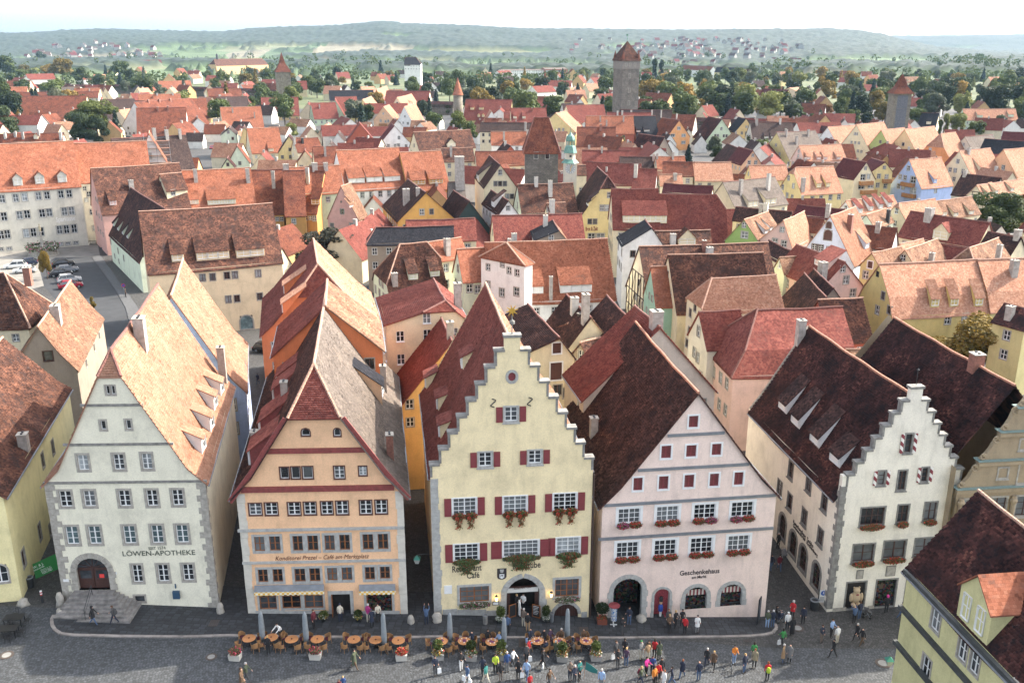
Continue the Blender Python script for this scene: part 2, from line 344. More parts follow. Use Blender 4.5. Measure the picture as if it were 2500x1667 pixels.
 # ------------------------------------------------------------------ the house
class House:pass
FOOT=[]
def house(label,k,A,B,zr,E,mode,roof,wall,pitch=50,hipA=0,hipB=0,win=(),ch=(),sk=(),dm=(),base=None,L=None,yaw=None,flare=0.0,geo=False,ovh=.35,ovg=.2,name='house',group=None,wl=None,wr=None,heL=None,heR=None,gut=True,wst='w',stepped=False,roofL=None,roofR=None,p0=None,wallmat=None,prof=None,ridge=None,hk=.75,cat='house',Lx=0.0,a0=None,skew=0.0,auto=False):
 H=House();dirt=.4
 # --- frame
 if a0 is not None:a=Vector(a0);psi=R_(yaw);zr=a.z
 elif p0 is not None:
  yw=R_(yaw);nrm=Vector((-math.sin(yw),math.cos(yw),0));d=ray(*px(k,A));t_=(Vector(p0)-CAM).dot(nrm)/d.dot(nrm)
  a=CAM+d*t_;psi=yw;zr=a.z if zr is None else zr
 else:
  a=at_z(k,A,zr)
  if yaw is None:
   b=at_z(k,B,zr);dx,dy=b.x-a.x,b.y-a.y;L=math.hypot(dx,dy);psi=math.atan2(-dx,dy)
  else:psi=R_(yaw)
 L+=Lx
 gr=gz(a.x,a.y)if base is None else base
 root=thing(name,label,cat,(a.x,a.y,0),psi,group)
 cs,sn=math.cos(psi),math.sin(psi)
 def told(d):y_=-d.x*sn+d.y*cs;return Vector((d.x*cs+d.y*sn-skew*y_,y_,d.z))
 def tol(p):return told(Vector(p)-Vector((a.x,a.y,0)))
 O=tol(CAM)
 def lray(p):return told(ray(*px(k,p)))
 def tow(p):x_=p[0]+skew*p[1];return Vector((a.x+x_*cs-p[1]*sn,a.y+x_*sn+p[1]*cs,p[2]))
 H.root,H.psi,H.L,H.zr,H.lray,H.O,H.tow,H.k=root,psi,L,zr,lray,O,tow,k;FOOT.append(H);H.gr_=gr
 # --- width and eaves
 w=None
 if E is not None:
  d=lray(E)
  if mode=='g':t_=-O.y/d.y;q=O+d*t_;w,he=abs(q.x),q.z
  else:
   tp=math.tan(R_(pitch));sg=1.0 if mode=='e' else-1.0
   t_=(zr-tp*sg*O.x-O.z)/(d.z+tp*sg*d.x);q=O+d*t_;w,he=abs(q.x),q.z
  if not(1.5<w<16)or zr-he<.8 or zr-he>20:print('HOUSE?',label,'w',round(w,2),'he',round(he,2),'zr',zr);w=min(max(w,2.5),9.);he=zr-w*1.15
 wl=wl or w;wr=wr or w;heL=heL if heL is not None else he;heR=heR if heR is not None else he
 H.wl,H.wr,H.heL,H.heR=wl,wr,heL,heR
 def profile(wd,h):
  if prof:return[(f*wd,zr-(zr-h)*g)for f,g in prof]
  if flare:return[(0,zr),(.80*wd,zr-(zr-h)*(.80+flare*.6)),(wd,h)]
  return[(0,zr),(wd,h)]
 PR,PL=profile(wr,heR),profile(wl,heL)
 def zat(side,x):
  p=PR if side>0 else PL
  for(x0,z0),(x1,z1)in zip(p,p[1:]):
   if x<=x1 or(x1,z1)==p[-1]:return z0+(z1-z0)*(x-x0)/(x1-x0)
 H.zat=zat
 hem=max(heL,heR)
 zhA=zr-(zr-hem)*hipA if hipA else zr;zhB=zr-(zr-hem)*hipB if hipB else zr
 wm=(wl+wr)/2
 hlA,hlB=hipA*wm*hk,hipB*wm*hk
 if hlA+hlB>L*.98:s_=L*.98/(hlA+hlB);hlA*=s_;hlB*=s_
 def yA(z):return-ovg if z<=zhA+1e-6 or not hipA else-ovg+(hlA+ovg)*(z-zhA)/(zr-zhA)
 def yB(z):return L+ovg if z<=zhB+1e-6 or not hipB else L+ovg-(hlB+ovg)*(z-zhB)/(zr-zhB)
 H.yA=yA
 # --- windows: find the wall each one lies on
 holes={'A':[],'R':[],'L':[],'B':[]};placed=[]
 def wall_hit(d,zc=True):
  best=None
  for wn_,ok in(('A',d.y>0),('R',d.x<0),('L',d.x>0),('B',d.y<0)):
   if not ok:continue
   if wn_ in 'AB':t_=((0 if wn_=='A' else L)-O.y)/d.y
   else:t_=((wr if wn_=='R' else-wl)-O.x)/d.x
   if t_<=0:continue
   q=O+d*t_
   if wn_ in 'AB':
    if-wl<=q.x<=wr and q.z<zat(1 if q.x>0 else-1,abs(q.x))+.3:c=(t_,wn_,q.x,q.z)
    else:continue
   else:
    if 0<=q.y<=L and q.z<(heR if wn_=='R' else heL)+.3:c=(t_,wn_,q.y,q.z)
    else:continue
   if best is None or c[0]<best[0]:best=c
  return best
 H.wall_hit=wall_hit
 sfac=O.length
 far=sfac>118
 def add_window(wn_,s_,z,st,over=None):
  if isinstance(st,str):st=dict(WSTY[st])
  else:st=dict(st)
  if over:st.update(over)
  extra={q:st.pop(q)for q in('shut','nohole')if q in st}
  ww,hh=st['w'],st['h'];mg=(st.get('surw')or 0)
  top=z+hh/2;lim=None
  if wn_ in 'AB':lim=min(zat(1 if(s_+e_)>0 else-1,abs(s_+e_))for e_ in(-ww/2,ww/2))-.12;lo,hi=-wl+.15,wr-.15;lim=min(lim,(zhA if wn_=='A' else zhB)-.12)
  else:lim=(heR if wn_=='R' else heL)-.1;lo,hi=.15,L-.15
  if wn_=='A' and stepped:lim=1e9
  if top>lim:z-=top-lim
  if z-hh/2<gr+.05:z=gr+.05+hh/2
  s_=min(max(s_,lo+ww/2),hi-ww/2)
  r=(s_-ww/2,z-hh/2,s_+ww/2,z+hh/2)
  for h in holes[wn_]:
   if r[0]<h[2]+.06 and r[2]>h[0]-.06 and r[1]<h[3]+.06 and r[3]>h[1]-.06:return None
  holes[wn_].append(r)
  if 'glassm' not in st and rng.random()<.38:st['glassm']=pane_curt
  fme,pme=window_mesh(far=far,**st)
  if wn_=='A':loc,rz=(s_,0,z),0
  elif wn_=='R':loc,rz=(wr,s_,z),math.pi/2
  elif wn_=='L':loc,rz=(-wl,s_,z),-math.pi/2
  else:loc,rz=(s_,L,z),math.pi
  o=place('window',fme,root,loc,rz)
  if pme:place('pane',pme,o)
  for sd,sm in extra.get('shut',()):
   m=MB();sw=ww*.5 if ww<1.2 else ww*.3
   sw=st.get('shw',sw);x0=(ww/2+mg+.03)if sd>0 else-(ww/2+mg+.03)-sw
   m.box((x0,-.09,-hh/2-.05),(x0+sw,-.045,hh/2+.05));m.box((x0+.05,-.1,-hh/2+.1),(x0+sw-.05,-.088,-.05));m.box((x0+.05,-.1,.05),(x0+sw-.05,-.088,hh/2-.1))
   m.build('shutter',sm,o)
  return o
 H.add_window=add_window
 H.windows=[]
 for it in win:
  st=wst;over=None
  if len(it)>2 and not isinstance(it[0],str):p_,rest=it[:2],it[2:]
  elif isinstance(it[0],str):p_,rest=it[:3],it[3:]
  else:p_,rest=it,()
  for q in rest:
   if isinstance(q,str):st=q
   elif isinstance(q,dict):over=q
  hit=wall_hit(lray(p_))
  if hit is None:print('WIN?',label,p_);continue
  H.windows.append(add_window(hit[1],hit[2],hit[3],st,over))
 if auto and not stepped and len(win)<4:
  vis=[w_ for w_,c_ in(('A',O.y<0),('R',O.x>wr),('L',O.x<-wl))if c_]
  for wn_ in vis:
   lo,hi,he_=(-wl,wr,max(heL,heR))if wn_=='A' else(0,L,heR if wn_=='R' else heL)
   n_=int((hi-lo)/2.7);sty_=rng.choice(['w','wd','ws','wp'])
   for z_ in([he_+1.2]if wn_=='A' else[])+[he_-1.55,he_-4.3]:
    if z_<gr+1.2:continue
    m_=n_ if z_<he_ else max(1,n_//2)
    for i_ in range(m_):
     if rng.random()<.15:continue
     s_=lo+(hi-lo)*((i_+.5)/m_ if z_<he_ else.5+(i_+.5-m_/2)*.17)
     add_window(wn_,s_,z_,sty_)
     # --- roof
 rm=roofm(roof,geo)
 def ext(p,o_):
  (x0,z0),(x1,z1)=p[-2],p[-1];ln=math.hypot(x1-x0,z1-z0);f=o_/ln
  return p[:-1]+[(x1+(x1-x0)*f,z1+(z1-z0)*f)]
 tops=[];lays=[];sagA=rng.uniform(.05,.16)*min(1,L/14);sagP=rng.uniform(0,9)
 def dz(y):
  t_=min(max(y/L,0),1);return-math.sin(math.pi*t_)*sagA+math.sin(math.pi*t_)*.05*math.sin(y*.9+sagP)
 H.dz=dz
 def knots(p):
  out=[p[0]]
  for(x0,z0),(x1,z1)in zip(p,p[1:]):
   for zz in sorted({zhA,zhB},reverse=True):
    if z1+.01<zz<z0-.01:out.append((x0+(x1-x0)*(zz-z0)/(z1-z0),zz))
   out.append((x1,z1))
  return out
 for side,p in((1,PR),(-1,PL)):
  K=knots(ext(p,ovh))
  v_=0.0
  for(x0,z0),(x1,z1)in zip(K,K[1:]):
   pts=[(side*x0,yA(z0),z0),(side*x0,yB(z0),z0),(side*x1,yB(z1),z1),(side*x1,yA(z1),z1)]
   ln=math.hypot(x1-x0,z1-z0);uv=[(yA(z0),v_),(yB(z0),v_),(yB(z1),v_+ln),(yA(z1),v_+ln)]
   ns_=1 if L<5 else 6
   for i_ in range(ns_):
    f0,f1=i_/ns_,(i_+1)/ns_;q_=[];w_=[]
    for fa,tp_ in((f0,1),(f1,1),(f1,0),(f0,0)):
     zq,xq,vq=(z0,x0,v_)if tp_ else(z1,x1,v_+ln);yq=yA(zq)+(yB(zq)-yA(zq))*fa;q_.append((side*xq,yq,zq+dz(yq)));w_.append((yq,vq))
    if abs(q_[0][1]-q_[1][1])<.02:q_=[q_[0]]+q_[2:];w_=[w_[0]]+w_[2:]
    tops.append((q_,w_,side))
   if geo:
    V=np.array([side*(x1-x0)/ln,0,(z1-z0)/ln]);Oq=np.array([side*x0,0,z0])-V*v_
    lays.append((side,(Oq,np.array([0,1.,0]),V,uv)))
   v_+=ln
 for end,hip,zh,yf in(('A',hipA,zhA,yA),('B',hipB,zhB,yB)):
  if not hip:continue
  KR=[q for q in knots(ext(PR,ovh))if q[1]>=zh-.01 or hip>=.999];KL=[q for q in knots(ext(PL,ovh))if q[1]>=zh-.01 or hip>=.999]
  for(xr0,z0),(xr1,z1),(xl0,_),(xl1,_)in zip(KR,KR[1:],KL,KL[1:]):
   y0,y1=yf(z0),yf(z1);pts=[(-xl0,y0,z0),(xr0,y0,z0),(xr1,y1,z1),(-xl1,y1,z1)]
   ln=math.hypot(y1-y0,z1-z0);v0=(zr-z0)*ln/max(zr-zh,.1)
   v0=math.hypot(yf(zr)-y0,zr-z0);uv=[(-xl0,v0),(xr0,v0),(xr1,v0+ln),(-xl1,v0+ln)]
   if xr0<.01:pts=pts[1:];uv=uv[1:]
   tops.append((pts,uv,0))
   if geo:
    V=np.array([0,(y1-y0)/ln,(z1-z0)/ln]);Oq=np.array([0,y0,z0])-V*v0;lays.append((0,(Oq,np.array([1.,0,0]),V,uv)))
 H.tops=tops
 rb=MB();th=.16;u_off=rng.uniform(0,50)
 mats=[rm];
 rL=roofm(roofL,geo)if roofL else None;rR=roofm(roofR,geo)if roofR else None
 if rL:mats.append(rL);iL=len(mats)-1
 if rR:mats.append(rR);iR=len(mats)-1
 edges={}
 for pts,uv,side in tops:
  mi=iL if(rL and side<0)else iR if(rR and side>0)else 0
  up=[(p_[0],p_[1],p_[2]+.02)for p_ in pts];dn=[(p_[0],p_[1],p_[2]-th)for p_ in pts]
  rb.poly(up,mi,[(u+u_off,v)for u,v in uv]);rb.poly(list(reversed(dn)),mi)
  for i in range(len(pts)):
   p_,q_=pts[i],pts[(i+1)%len(pts)];ky=tuple(sorted((tuple(round(c,3)for c in p_),tuple(round(c,3)for c in q_))))
   edges.setdefault(ky,[]).append((up[i],up[(i+1)%len(pts)],dn[(i+1)%len(pts)],dn[i],mi))
 for e_ in edges.values():
  if len(e_)==1:rb.poly(e_[0][:4],e_[0][4])
 ro=rb.build('roof',mats,root);H.roof=ro
 if geo:
  for sd in(1,-1,0):
   q=[l_[1]for l_ in lays if l_[0]==sd]
   if q and not(sd==1 and O.x<0 and False):
    vis=True
    if sd:vis=O.x*sd>-1e9
    mt=rL if(rL and sd<0)else rR if(rR and sd>0)else rm
    o=laid_tiles('roof_tiles',q,mt,ro,seed=rng.randrange(9999),dz=dz)
    # ridge and hip caps
 cb=MB();rmat=ridge or(mortar if roof in('tan','pale','orange','brown')else ridge_dk)
 rr_=.13
 segs=[((0,yA(zr),zr+.04),(0,yB(zr),zr+.04))]
 for hip,zh,yf in((hipA,zhA,yA),(hipB,zhB,yB)):
  if hip:
   for sgn,p in((1,PR),(-1,PL)):
    kk=[q for q in knots(ext(p,ovh))if q[1]>=zh-.01 or hip>=.999]
    for(x0,z0),(x1,z1)in zip(kk,kk[1:]):segs.append(((sgn*x0,yf(z0),z0+.04),(sgn*x1,yf(z1),z1+.04)))
 for p_,q_ in segs:
  p_,q_=Vector(p_),Vector(q_);n_=max(1,int((q_-p_).length/.36))if not far else(6 if p_.z==q_.z else 1)
  for i in range(n_):
   s0,s1=p_.lerp(q_,i/n_),p_.lerp(q_,(i+1.04)/n_)
   if p_.z==q_.z:s0.z+=dz(s0.y);s1.z+=dz(s1.y)
   cb.tube([s0,s1],[rr_*.92,rr_*1.08]if n_>1 else rr_,5 if far else 6)
 cb.build('ridge_tiles',rmat,ro)['kind']='stuff'
 if gut and not far:
  for sgn,p in((1,PR),(-1,PL)):
   if hipA>=.999 or hipB>=.999:continue
   x1,z1=ext(p,ovh)[-1];g_=MB();g_.tube([(sgn*(x1+.05),-ovg,z1-.08),(sgn*(x1+.05),L+ovg,z1-.08)],.075,6);g_.build('gutter',zinc,root)
   # --- walls with openings
 wb=MB();zb=gr-.6
 def gable_poly(zh):
  def run(p):
   out=[]
   for(x0,z0),(x1,z1)in zip(p,p[1:]):
    if z0<=zh+1e-6:
     if not out:out.append((x0,z0))
    elif z1<zh:out.append((x0+(x1-x0)*(zh-z0)/(z1-z0),zh))
    if z1<=zh+1e-6:out.append((x1,z1))
   return out
  r,l=run(PR),run(PL)
  pts=[(-wl,zb),(wr,zb)]+[(x,z)for x,z in reversed(r)]
  pts+=[(-x,z)for x,z in l if not(abs(x)<1e-6 and pts[-1][0]==0)]
  return pts
 def wall_face(outer,hs,fn,m=0):
  loops=[[Vector((x,z,0))for x,z in outer]]
  for h in hs:loops.append([Vector((h[0],h[1],0)),Vector((h[0],h[3],0)),Vector((h[2],h[3],0)),Vector((h[2],h[1],0))])
  flat=[v for l_ in loops for v in l_]
  if not hs:wb.poly([fn(x,z)for x,z in outer],m);return
  for t3 in tessellate_polygon(loops):wb.poly([fn(flat[i].x,flat[i].y)for i in t3],m)
 gm=wallmat or plaster('plaster_'+'_'.join('%d'%int(x*100)for x in wall),wall,dirt)
 H.wallmat=gm
 def side_walls():
  wall_face([(0,zb),(L,zb),(L,heR),(0,heR)],holes['R'],lambda y,z:(wr,y,z))
  wall_face([(0,zb),(L,zb),(L,heL),(0,heL)],holes['L'],lambda y,z:(-wl,y,z))
 H.side_walls=side_walls;H.zhA=zhA
 if not stepped:wall_face(gable_poly(zhA),holes['A'],lambda x,z:(x,0,z));side_walls()
 wall_face(gable_poly(zhB),holes['B'],lambda x,z:(x,L,z))
 H.holes=holes;H.wb=wb;H.wall_face=wall_face;H.zb=zb;H.gable_poly=gable_poly
 if not stepped:H.wall=wb.build('wall',gm,root)
 # --- things on the roof
 def roof_hit(d):
  best=None
  for side in(1,-1):
   p=PR if side>0 else PL
   for(x0,z0),(x1,z1)in zip(p,p[1:]):
    m_=(z1-z0)/(x1-x0)
    den=d.z-m_*side*d.x
    if abs(den)<1e-9 or den>0:continue
    t_=(z0+m_*(side*O.x-x0)-O.z)/den;q=O+d*t_
    if t_>0 and x0-.05<=side*q.x<=x1+ovh and yA(q.z)-.3<=q.y<=yB(q.z)+.3:
     if best is None or t_<best[0]:best=(t_,side,side*q.x,q.y,q.z,-m_)
  return best
 def roof_near(d):
  """like roof_hit, but a point just past the edge is pulled back onto the slope"""
  h_=roof_hit(d)
  if h_:return h_
  best=None
  for side in(1,-1):
   p=PR if side>0 else PL;(x0,z0),(x1,z1)=p[0],p[-1];m_=(z1-z0)/(x1-x0);den=d.z-m_*side*d.x
   if den>-1e-6:continue
   t_=(z0+m_*side*O.x-O.z)/den;q=O+d*t_
   if t_<0:continue
   x_=min(max(side*q.x,.5),x1-.4);y_=min(max(q.y,.6),L-.6);er=abs(x_-side*q.x)+abs(y_-q.y)
   if er<5 and(best is None or er<best[0]):best=(er,side,x_,y_,zat(side,x_),-m_)
  return best
 H.roof_hit=roof_hit;H.roof_near=roof_near
 for c_ in ch:
  hit=roof_near(lray(c_[:2]if not isinstance(c_[0],str)else c_[:3]));c_=c_[2:]if not isinstance(c_[0],str)else c_[3:]
  if hit is None:print('CH?',label);continue
  chimney(ro,Vector((hit[1]*hit[2],hit[3],hit[4])),*c_)
 for c_ in sk:
  hit=roof_near(lray(c_[:2]if not isinstance(c_[0],str)else c_[:3]));c_=c_[2:]if not isinstance(c_[0],str)else c_[3:]
  if hit is None:print('SK?',label);continue
  sw,sh=(c_+(.8,1.1))[:2]if c_ else(.8,1.1)
  ang=math.atan(hit[5]);m=MB();m.box((-sw/2,-sh/2,0),(sw/2,sh/2,.1),0);m.box((-sw/2+.07,-sh/2+.07,.1),(sw/2-.07,sh/2-.07,.112),1)
  o=m.build('skylight',[metal_dark,sky_glass],ro,(hit[1]*hit[2],hit[3],hit[4]+.03));
  o.rotation_euler=(0,0,0);o.rotation_euler=Matrix(((0,-hit[1]*math.cos(ang),hit[1]*math.sin(ang)),(1*hit[1],0,0),(0,math.sin(ang),math.cos(ang)))).to_euler()
 for d_ in dm:
  n_=3 if isinstance(d_[0],str)else 2
  hit=roof_near(lray(d_[:n_]))
  if hit is None:print('DM?',label,d_);continue
  dormer(H,hit,*d_[n_:])
 H.skew=skew
 if skew and not stepped:bake_skew(H)
 return H
def bake_skew(H):
 def rec(o):
  for c in o.children:
   if c.location.length>1e-6:c.location.x+=H.skew*c.location.y;continue
   if c.data is not None:
    n=len(c.data.vertices);co=np.empty(n*3);c.data.vertices.foreach_get('co',co);co=co.reshape(-1,3);co[:,0]+=H.skew*co[:,1];c.data.vertices.foreach_set('co',co.ravel());c.data.update()
   rec(c)
 if H.skew:rec(H.root)
sky_glass=glass('skylight_glass',(.05,.07,.10),.08)
def chimney(ro,q,h=1.4,w=.7,d=None,kind='r'):
 d=d or w;m=MB();mat={'r':render_grey,'b':brick_chim,'w':chim_white,'d':metal_dark}[kind]
 z1=q.z+h*.85
 m.box((q.x-w/2,q.y-d/2,q.z-1.2),(q.x+w/2,q.y+d/2,z1),0);m.box((q.x-w/2-.06,q.y-d/2-.06,z1),(q.x+w/2+.06,q.y+d/2+.06,z1+.09),1)
 n_=max(1,int(max(w,d)/.35))
 for i in range(n_):
  t_=(i+.5)/n_-.5;cx,cy_=(q.x,q.y+t_*d)if d>=w else(q.x+t_*w,q.y)
  m.box((cx-.09,cy_-.09,z1+.09),(cx+.09,cy_+.09,z1+.2),2)
 m.build('chimney',[mat,stone_mat,metal_dark],ro)
def dormer(H,hit,w=1.4,h=1.0,kind='shed',n=1,wallm=None,roofn=None,wst=None,sl=.58,wm=None):
 _,s,x0,y0,z0,tp=hit
 wallm=wallm or H.wallmat;rm=roofm(roofn)if roofn else H.roof.data.materials[1 if(s<0 and len(H.roof.data.materials)>1)else 0]
 if rm.name.startswith('laid_'):rm=roofm(rm.name[len('laid_tiles_'):])
 m=MB();r=MB();a=w/2
 X=lambda o:s*o
 if kind=='shed':
  t2=tp*sl;dd=h/(tp-t2)
  top=lambda o:z0+h+(x0-o)*t2
  for sg in(-1,1):
   m.poly([(X(x0),y0+sg*a,z0-.15),(X(x0),y0+sg*a,z0+h),(X(x0-dd),y0+sg*a,top(x0-dd)),(X(x0-dd*.5),y0+sg*a,z0+tp*dd*.5-.15)])
  hw=min(h*.82,1.3);ww=w-.2
  zc=z0+h-.08-hw/2
  m.poly([(X(x0),y0-a,z0-.15),(X(x0),y0+a,z0-.15),(X(x0),y0+a,z0+h),(X(x0),y0-a,z0+h)])
  o1,o2=x0+.28,x0-dd-.15
  ov=.14
  P4=[(X(o1),y0-a-ov,top(o1)+.02),(X(o1),y0+a+ov,top(o1)+.02),(X(o2),y0+a+ov,top(o2)),(X(o2),y0-a-ov,top(o2))]
  ln=math.hypot(o1-o2,top(o2)-top(o1));uv=[(y0-a,ln),(y0+a,ln),(y0+a,0),(y0-a,0)]
  up=[(p[0],p[1],p[2]+.1)for p in P4];r.poly(up,0,uv)
  r.poly(list(reversed(P4)));
  for i in range(4):r.poly([P4[i],P4[(i+1)%4],up[(i+1)%4],up[i]])
 elif kind=='gable':
  gh=w*.5;dd=(h+gh)/tp;d1=h/tp
  for sg in(-1,1):m.poly([(X(x0),y0+sg*a,z0-.15),(X(x0),y0+sg*a,z0+h),(X(x0-d1),y0+sg*a,z0+h)])
  m.poly([(X(x0),y0-a,z0-.15),(X(x0),y0+a,z0-.15),(X(x0),y0+a,z0+h),(X(x0),y0,z0+h+gh),(X(x0),y0-a,z0+h)])
  hw=h*.8;ww=w-.3;zc=z0+h*.5
  ov=.18;zz=z0+h-ov*gh/a
  for sg in(-1,1):
   P4=[(X(x0+.22),y0+sg*(a+ov),zz),(X(x0+.22),y0,z0+h+gh),(X(x0-dd-.1),y0,z0+h+gh),(X(x0-d1-.1),y0+sg*(a+ov),zz)]
   up=[(p[0],p[1],p[2]+.12)for p in P4];ln=math.hypot(a,gh)
   r.poly(up,0,[(0,ln),(0,0),(dd,0),(d1,ln)]);r.poly(list(reversed(P4)))
   for i in range(4):r.poly([P4[i],P4[(i+1)%4],up[(i+1)%4],up[i]])
 o=m.build('dormer',wallm,H.root)
 r.build('dormer_roof',rm,o)
 each=ww/n
 st=dict(WSTY[wst]if wst else WSTY['wp']);st.update(w=wm or max(.35,each-.1),h=hw,surw=0,sur=None,sill=False,cols=2 if(wm or each)>.75 else 1)
 fme,pme=window_mesh(far=True,**st)
 for i in range(n):
  yy=y0+(i+.5-n/2)*each
  place('window',fme,o,(X(x0+.13),yy,zc),math.pi/2*s)
 return o
def balcony(H,p,w,d=1.3,h=1.0):
 hit=H.wall_hit(H.lray(p))
 if hit is None:print('BAL?',p);return
 _,wn_,s_,z=hit;o=MB();rz={'A':0,'R':math.pi/2,'L':-math.pi/2,'B':math.pi}[wn_];loc={'A':(s_,0,z),'R':(H.wr,s_,z),'L':(-H.wl,s_,z),'B':(s_,H.L,z)}[wn_]
 m=MB();m.box((-w/2,-d,-.15),(w/2,0,0));b=m.build('balcony',wood_mat,H.root,loc=loc,rot=rz)
 n=max(4,int(w/.5));sl=MB()
 for i in range(n):sl.box((-w/2+w*i/n+.02,-d-.05,.0),(-w/2+w*(i+1)/n-.02,-d,h))
 sl.box((-w/2,-d-.08,h),(w/2,-d+.04,h+.08));sl.box((-w/2-.04,-d,0),(-w/2,0,h));sl.box((w/2,-d,0),(w/2+.04,0,h));sl.build('railing',balc_wood,b)
balc_wood=plain('balcony_wood',(.33,.16,.06),.7,var=.2,scale=3)
def timber(H,mat=None,w=.2):
 """exposed timber frame on the front gable: rails, posts and braces"""
 mat=mat or oak_dark_;zs=[H.gr_+.3];z=max(H.heL,H.heR);lv=[z-5.4,z-2.7,z,z+(H.zr-z)*.45]
 for i,zz in enumerate(lv):
  hw=(H.wr if zz<=z else H.wr*(H.zr-zz)/(H.zr-z))-.1;m=MB();m.box((-hw,-.05,zz-w/2),(hw,.03,zz+w/2));m.build('timber_beam',mat,H.root)
  if i+1<len(lv):
   n=max(2,int(2*hw/1.6));zt=lv[i+1]
   for j in range(n+1):
    x=-hw+2*hw*j/n;lim=H.zat(1,abs(x))-.2
    if zz<lim:m=MB();m.beam((x*.97,-.03,zz),(x*.97,-.03,min(zt,lim)),.19,.1,up=(1,0,0));m.build('timber_post',mat,H.root)
    if j<n and j%2==0 and zt<H.zat(1,max(abs(x),abs(x+2*hw/n))):m=MB();m.beam((x*.97,-.03,zz),(x*.97+2*hw/n*.9,-.03,zt),.13,.08,up=(0,1,0));m.build('timber_brace',mat,H.root)
oak_dark_=plain('timber_dark',(.05,.03,.022),.8,var=.2)
# ------------------------------------------------------------------ the row of houses along the square
def rect(H,k,r,wall='A'):
 """pixel rectangle -> (s0, z0, s1, z1) on the given wall of the house"""
 out=[]
 for p in((r[0],r[1]),(r[2],r[1]),(r[0],r[3]),(r[2],r[3])):
  d=H.lray((k,)+p)
  t_=(0-H.O.y)/d.y if wall=='A' else((H.wr if wall=='R' else-H.wl)-H.O.x)/d.x
  q=H.O+d*t_;out.append((q.x if wall=='A' else q.y,q.z))
 s0=(out[0][0]+out[2][0])/2;s1=(out[1][0]+out[3][0])/2;z1=(out[0][1]+out[1][1])/2;z0=(out[2][1]+out[3][1])/2
 return s0,z0,s1,z1
def rwin(H,k,r,sty,wall='A',**over):
 s0,z0,s1,z1=rect(H,k,r,wall)
 if s1<s0:s0,s1=s1,s0
 return H.add_window(wall,(s0+s1)/2,(z0+z1)/2,sty,dict(over,w=round(s1-s0,2),h=round(z1-z0,2))),(s0,z0,s1,z1)
def finish_wall(H,mats=None):
 o=H.wb.build('wall',mats or H.wallmat,H.root);H.wall=o;return o
_TX={}
def lettering(H,text,k,p0,p1,mat,wall='A',size=None,bold=0.0,shear=0.0,name='lettering',depth=.012,space=1.0):
 """a word painted on the wall from pixel p0 to pixel p1 (baseline)"""
 d0,d1=H.lray((k,)+p0),H.lray((k,)+p1)
 if wall=='A':f=lambda d:H.O+d*(-H.O.y/d.y)
 elif wall=='L':f=lambda d:H.O+d*((-H.wl-H.O.x)/d.x)
 else:f=lambda d:H.O+d*((H.wr-H.O.x)/d.x)
 a,b=f(d0),f(d1)
 me,wd=text_mesh(text,depth,bold,shear,space);me.materials.append(mat)
 ln=(b-a).length;sc=ln/wd
 o=place(name,me,H.root)
 ux=(b-a).normalized();nrm={'A':Vector((0,-1,0)),'L':Vector((-1,0,0)),'R':Vector((1,0,0))}[wall]
 uy=nrm.cross(ux).normalized()
 sy=sc if size is None else size
 M=Matrix((ux,uy,nrm)).transposed().to_4x4()
 o.matrix_local=Matrix.Translation(a+nrm*.014)@M@Matrix.Diagonal((sc,sy,1,1))
 return o
def band(H,k,p0,p1,h,proud,mat,name='string_course',wall='A'):
 s0,z0,s1,z1=rect(H,k,(p0[0],p0[1],p1[0],p1[1]))
 z=None;d=H.lray((k,)+p0);a=H.O+d*(-H.O.y/d.y);d=H.lray((k,)+p1);b=H.O+d*(-H.O.y/d.y);z=(a.z+b.z)/2
 m=MB();m.box((a.x,-proud,z-h/2),(b.x,.05,z+h/2));return m.build(name,mat,H.root)
def arch_opening(H,k,r,mat,sw=.4,pointed=False,voussoirs=9,depth=.5,name='arch_stone',jamb=True):
 """arched doorway cut in the front wall with single stones round it; returns geometry"""
 s0,z0,s1,z1=rect(H,k,r);cx=(s0+s1)/2;a=(s1-s0)/2;zs=z1-(a*1.12 if pointed else a)
 n=voussoirs
 def arc(rad_add,i):
  t_=i/n
  if pointed:
   Rr=a*1.35;off=Rr-a
   if t_<=.5:ang=math.acos(off/Rr)*(t_*2);x=-off+(Rr+rad_add)*math.cos(ang);z=(Rr+rad_add)*math.sin(ang);return cx+max(x,0),zs+z
   ang=math.acos(off/Rr)*((1-t_)*2);x=-off+(Rr+rad_add)*math.cos(ang);z=(Rr+rad_add)*math.sin(ang);return cx-max(x,0),zs+z
  ang=math.pi*t_;return cx+(a+rad_add)*math.cos(ang),zs+(a+rad_add)*math.sin(ang)
 if pointed:
  ztop=arc(0,n/2)[1];sc=(z1-zs)/(ztop-zs)
 else:sc=(z1-zs)/a
 def arc2(ra,i):x,z=arc(ra,i);return x,zs+(z-zs)*sc
 for i in range(n):
  (x0,za),(x1,zb_)=arc2(0,i+.03),arc2(0,i+.97);(x2,zc),(x3,zd)=arc2(sw,i+.97),arc2(sw,i+.03)
  pr=.05+rng.uniform(0,.02);m=MB()
  m.hexa([(x0,-pr,za),(x3,-pr,zd),(x3,depth,zd),(x0,depth,za),(x1,-pr,zb_),(x2,-pr,zc),(x2,depth,zc),(x1,depth,zb_)]);m.build(name,mat,H.root)
 if jamb:
  nj=max(1,int((zs-z0)/.5))
  for sg in(-1,1):
   for j in range(nj):
    ww=sw*(1.0 if j%2 else 1.25);x0=cx+sg*a;pr=.05+rng.uniform(0,.02)
    m=MB();m.box((min(x0,x0+sg*ww),-pr,z0+(zs-z0)*j/nj+.01),(max(x0,x0+sg*ww),depth,z0+(zs-z0)*(j+1)/nj-.01));m.build(name,mat,H.root)
 return cx,a,z0,zs,z1,[arc2(0,i*n/16)for i in range(17)],(s0,z0-.0,s1,z1)
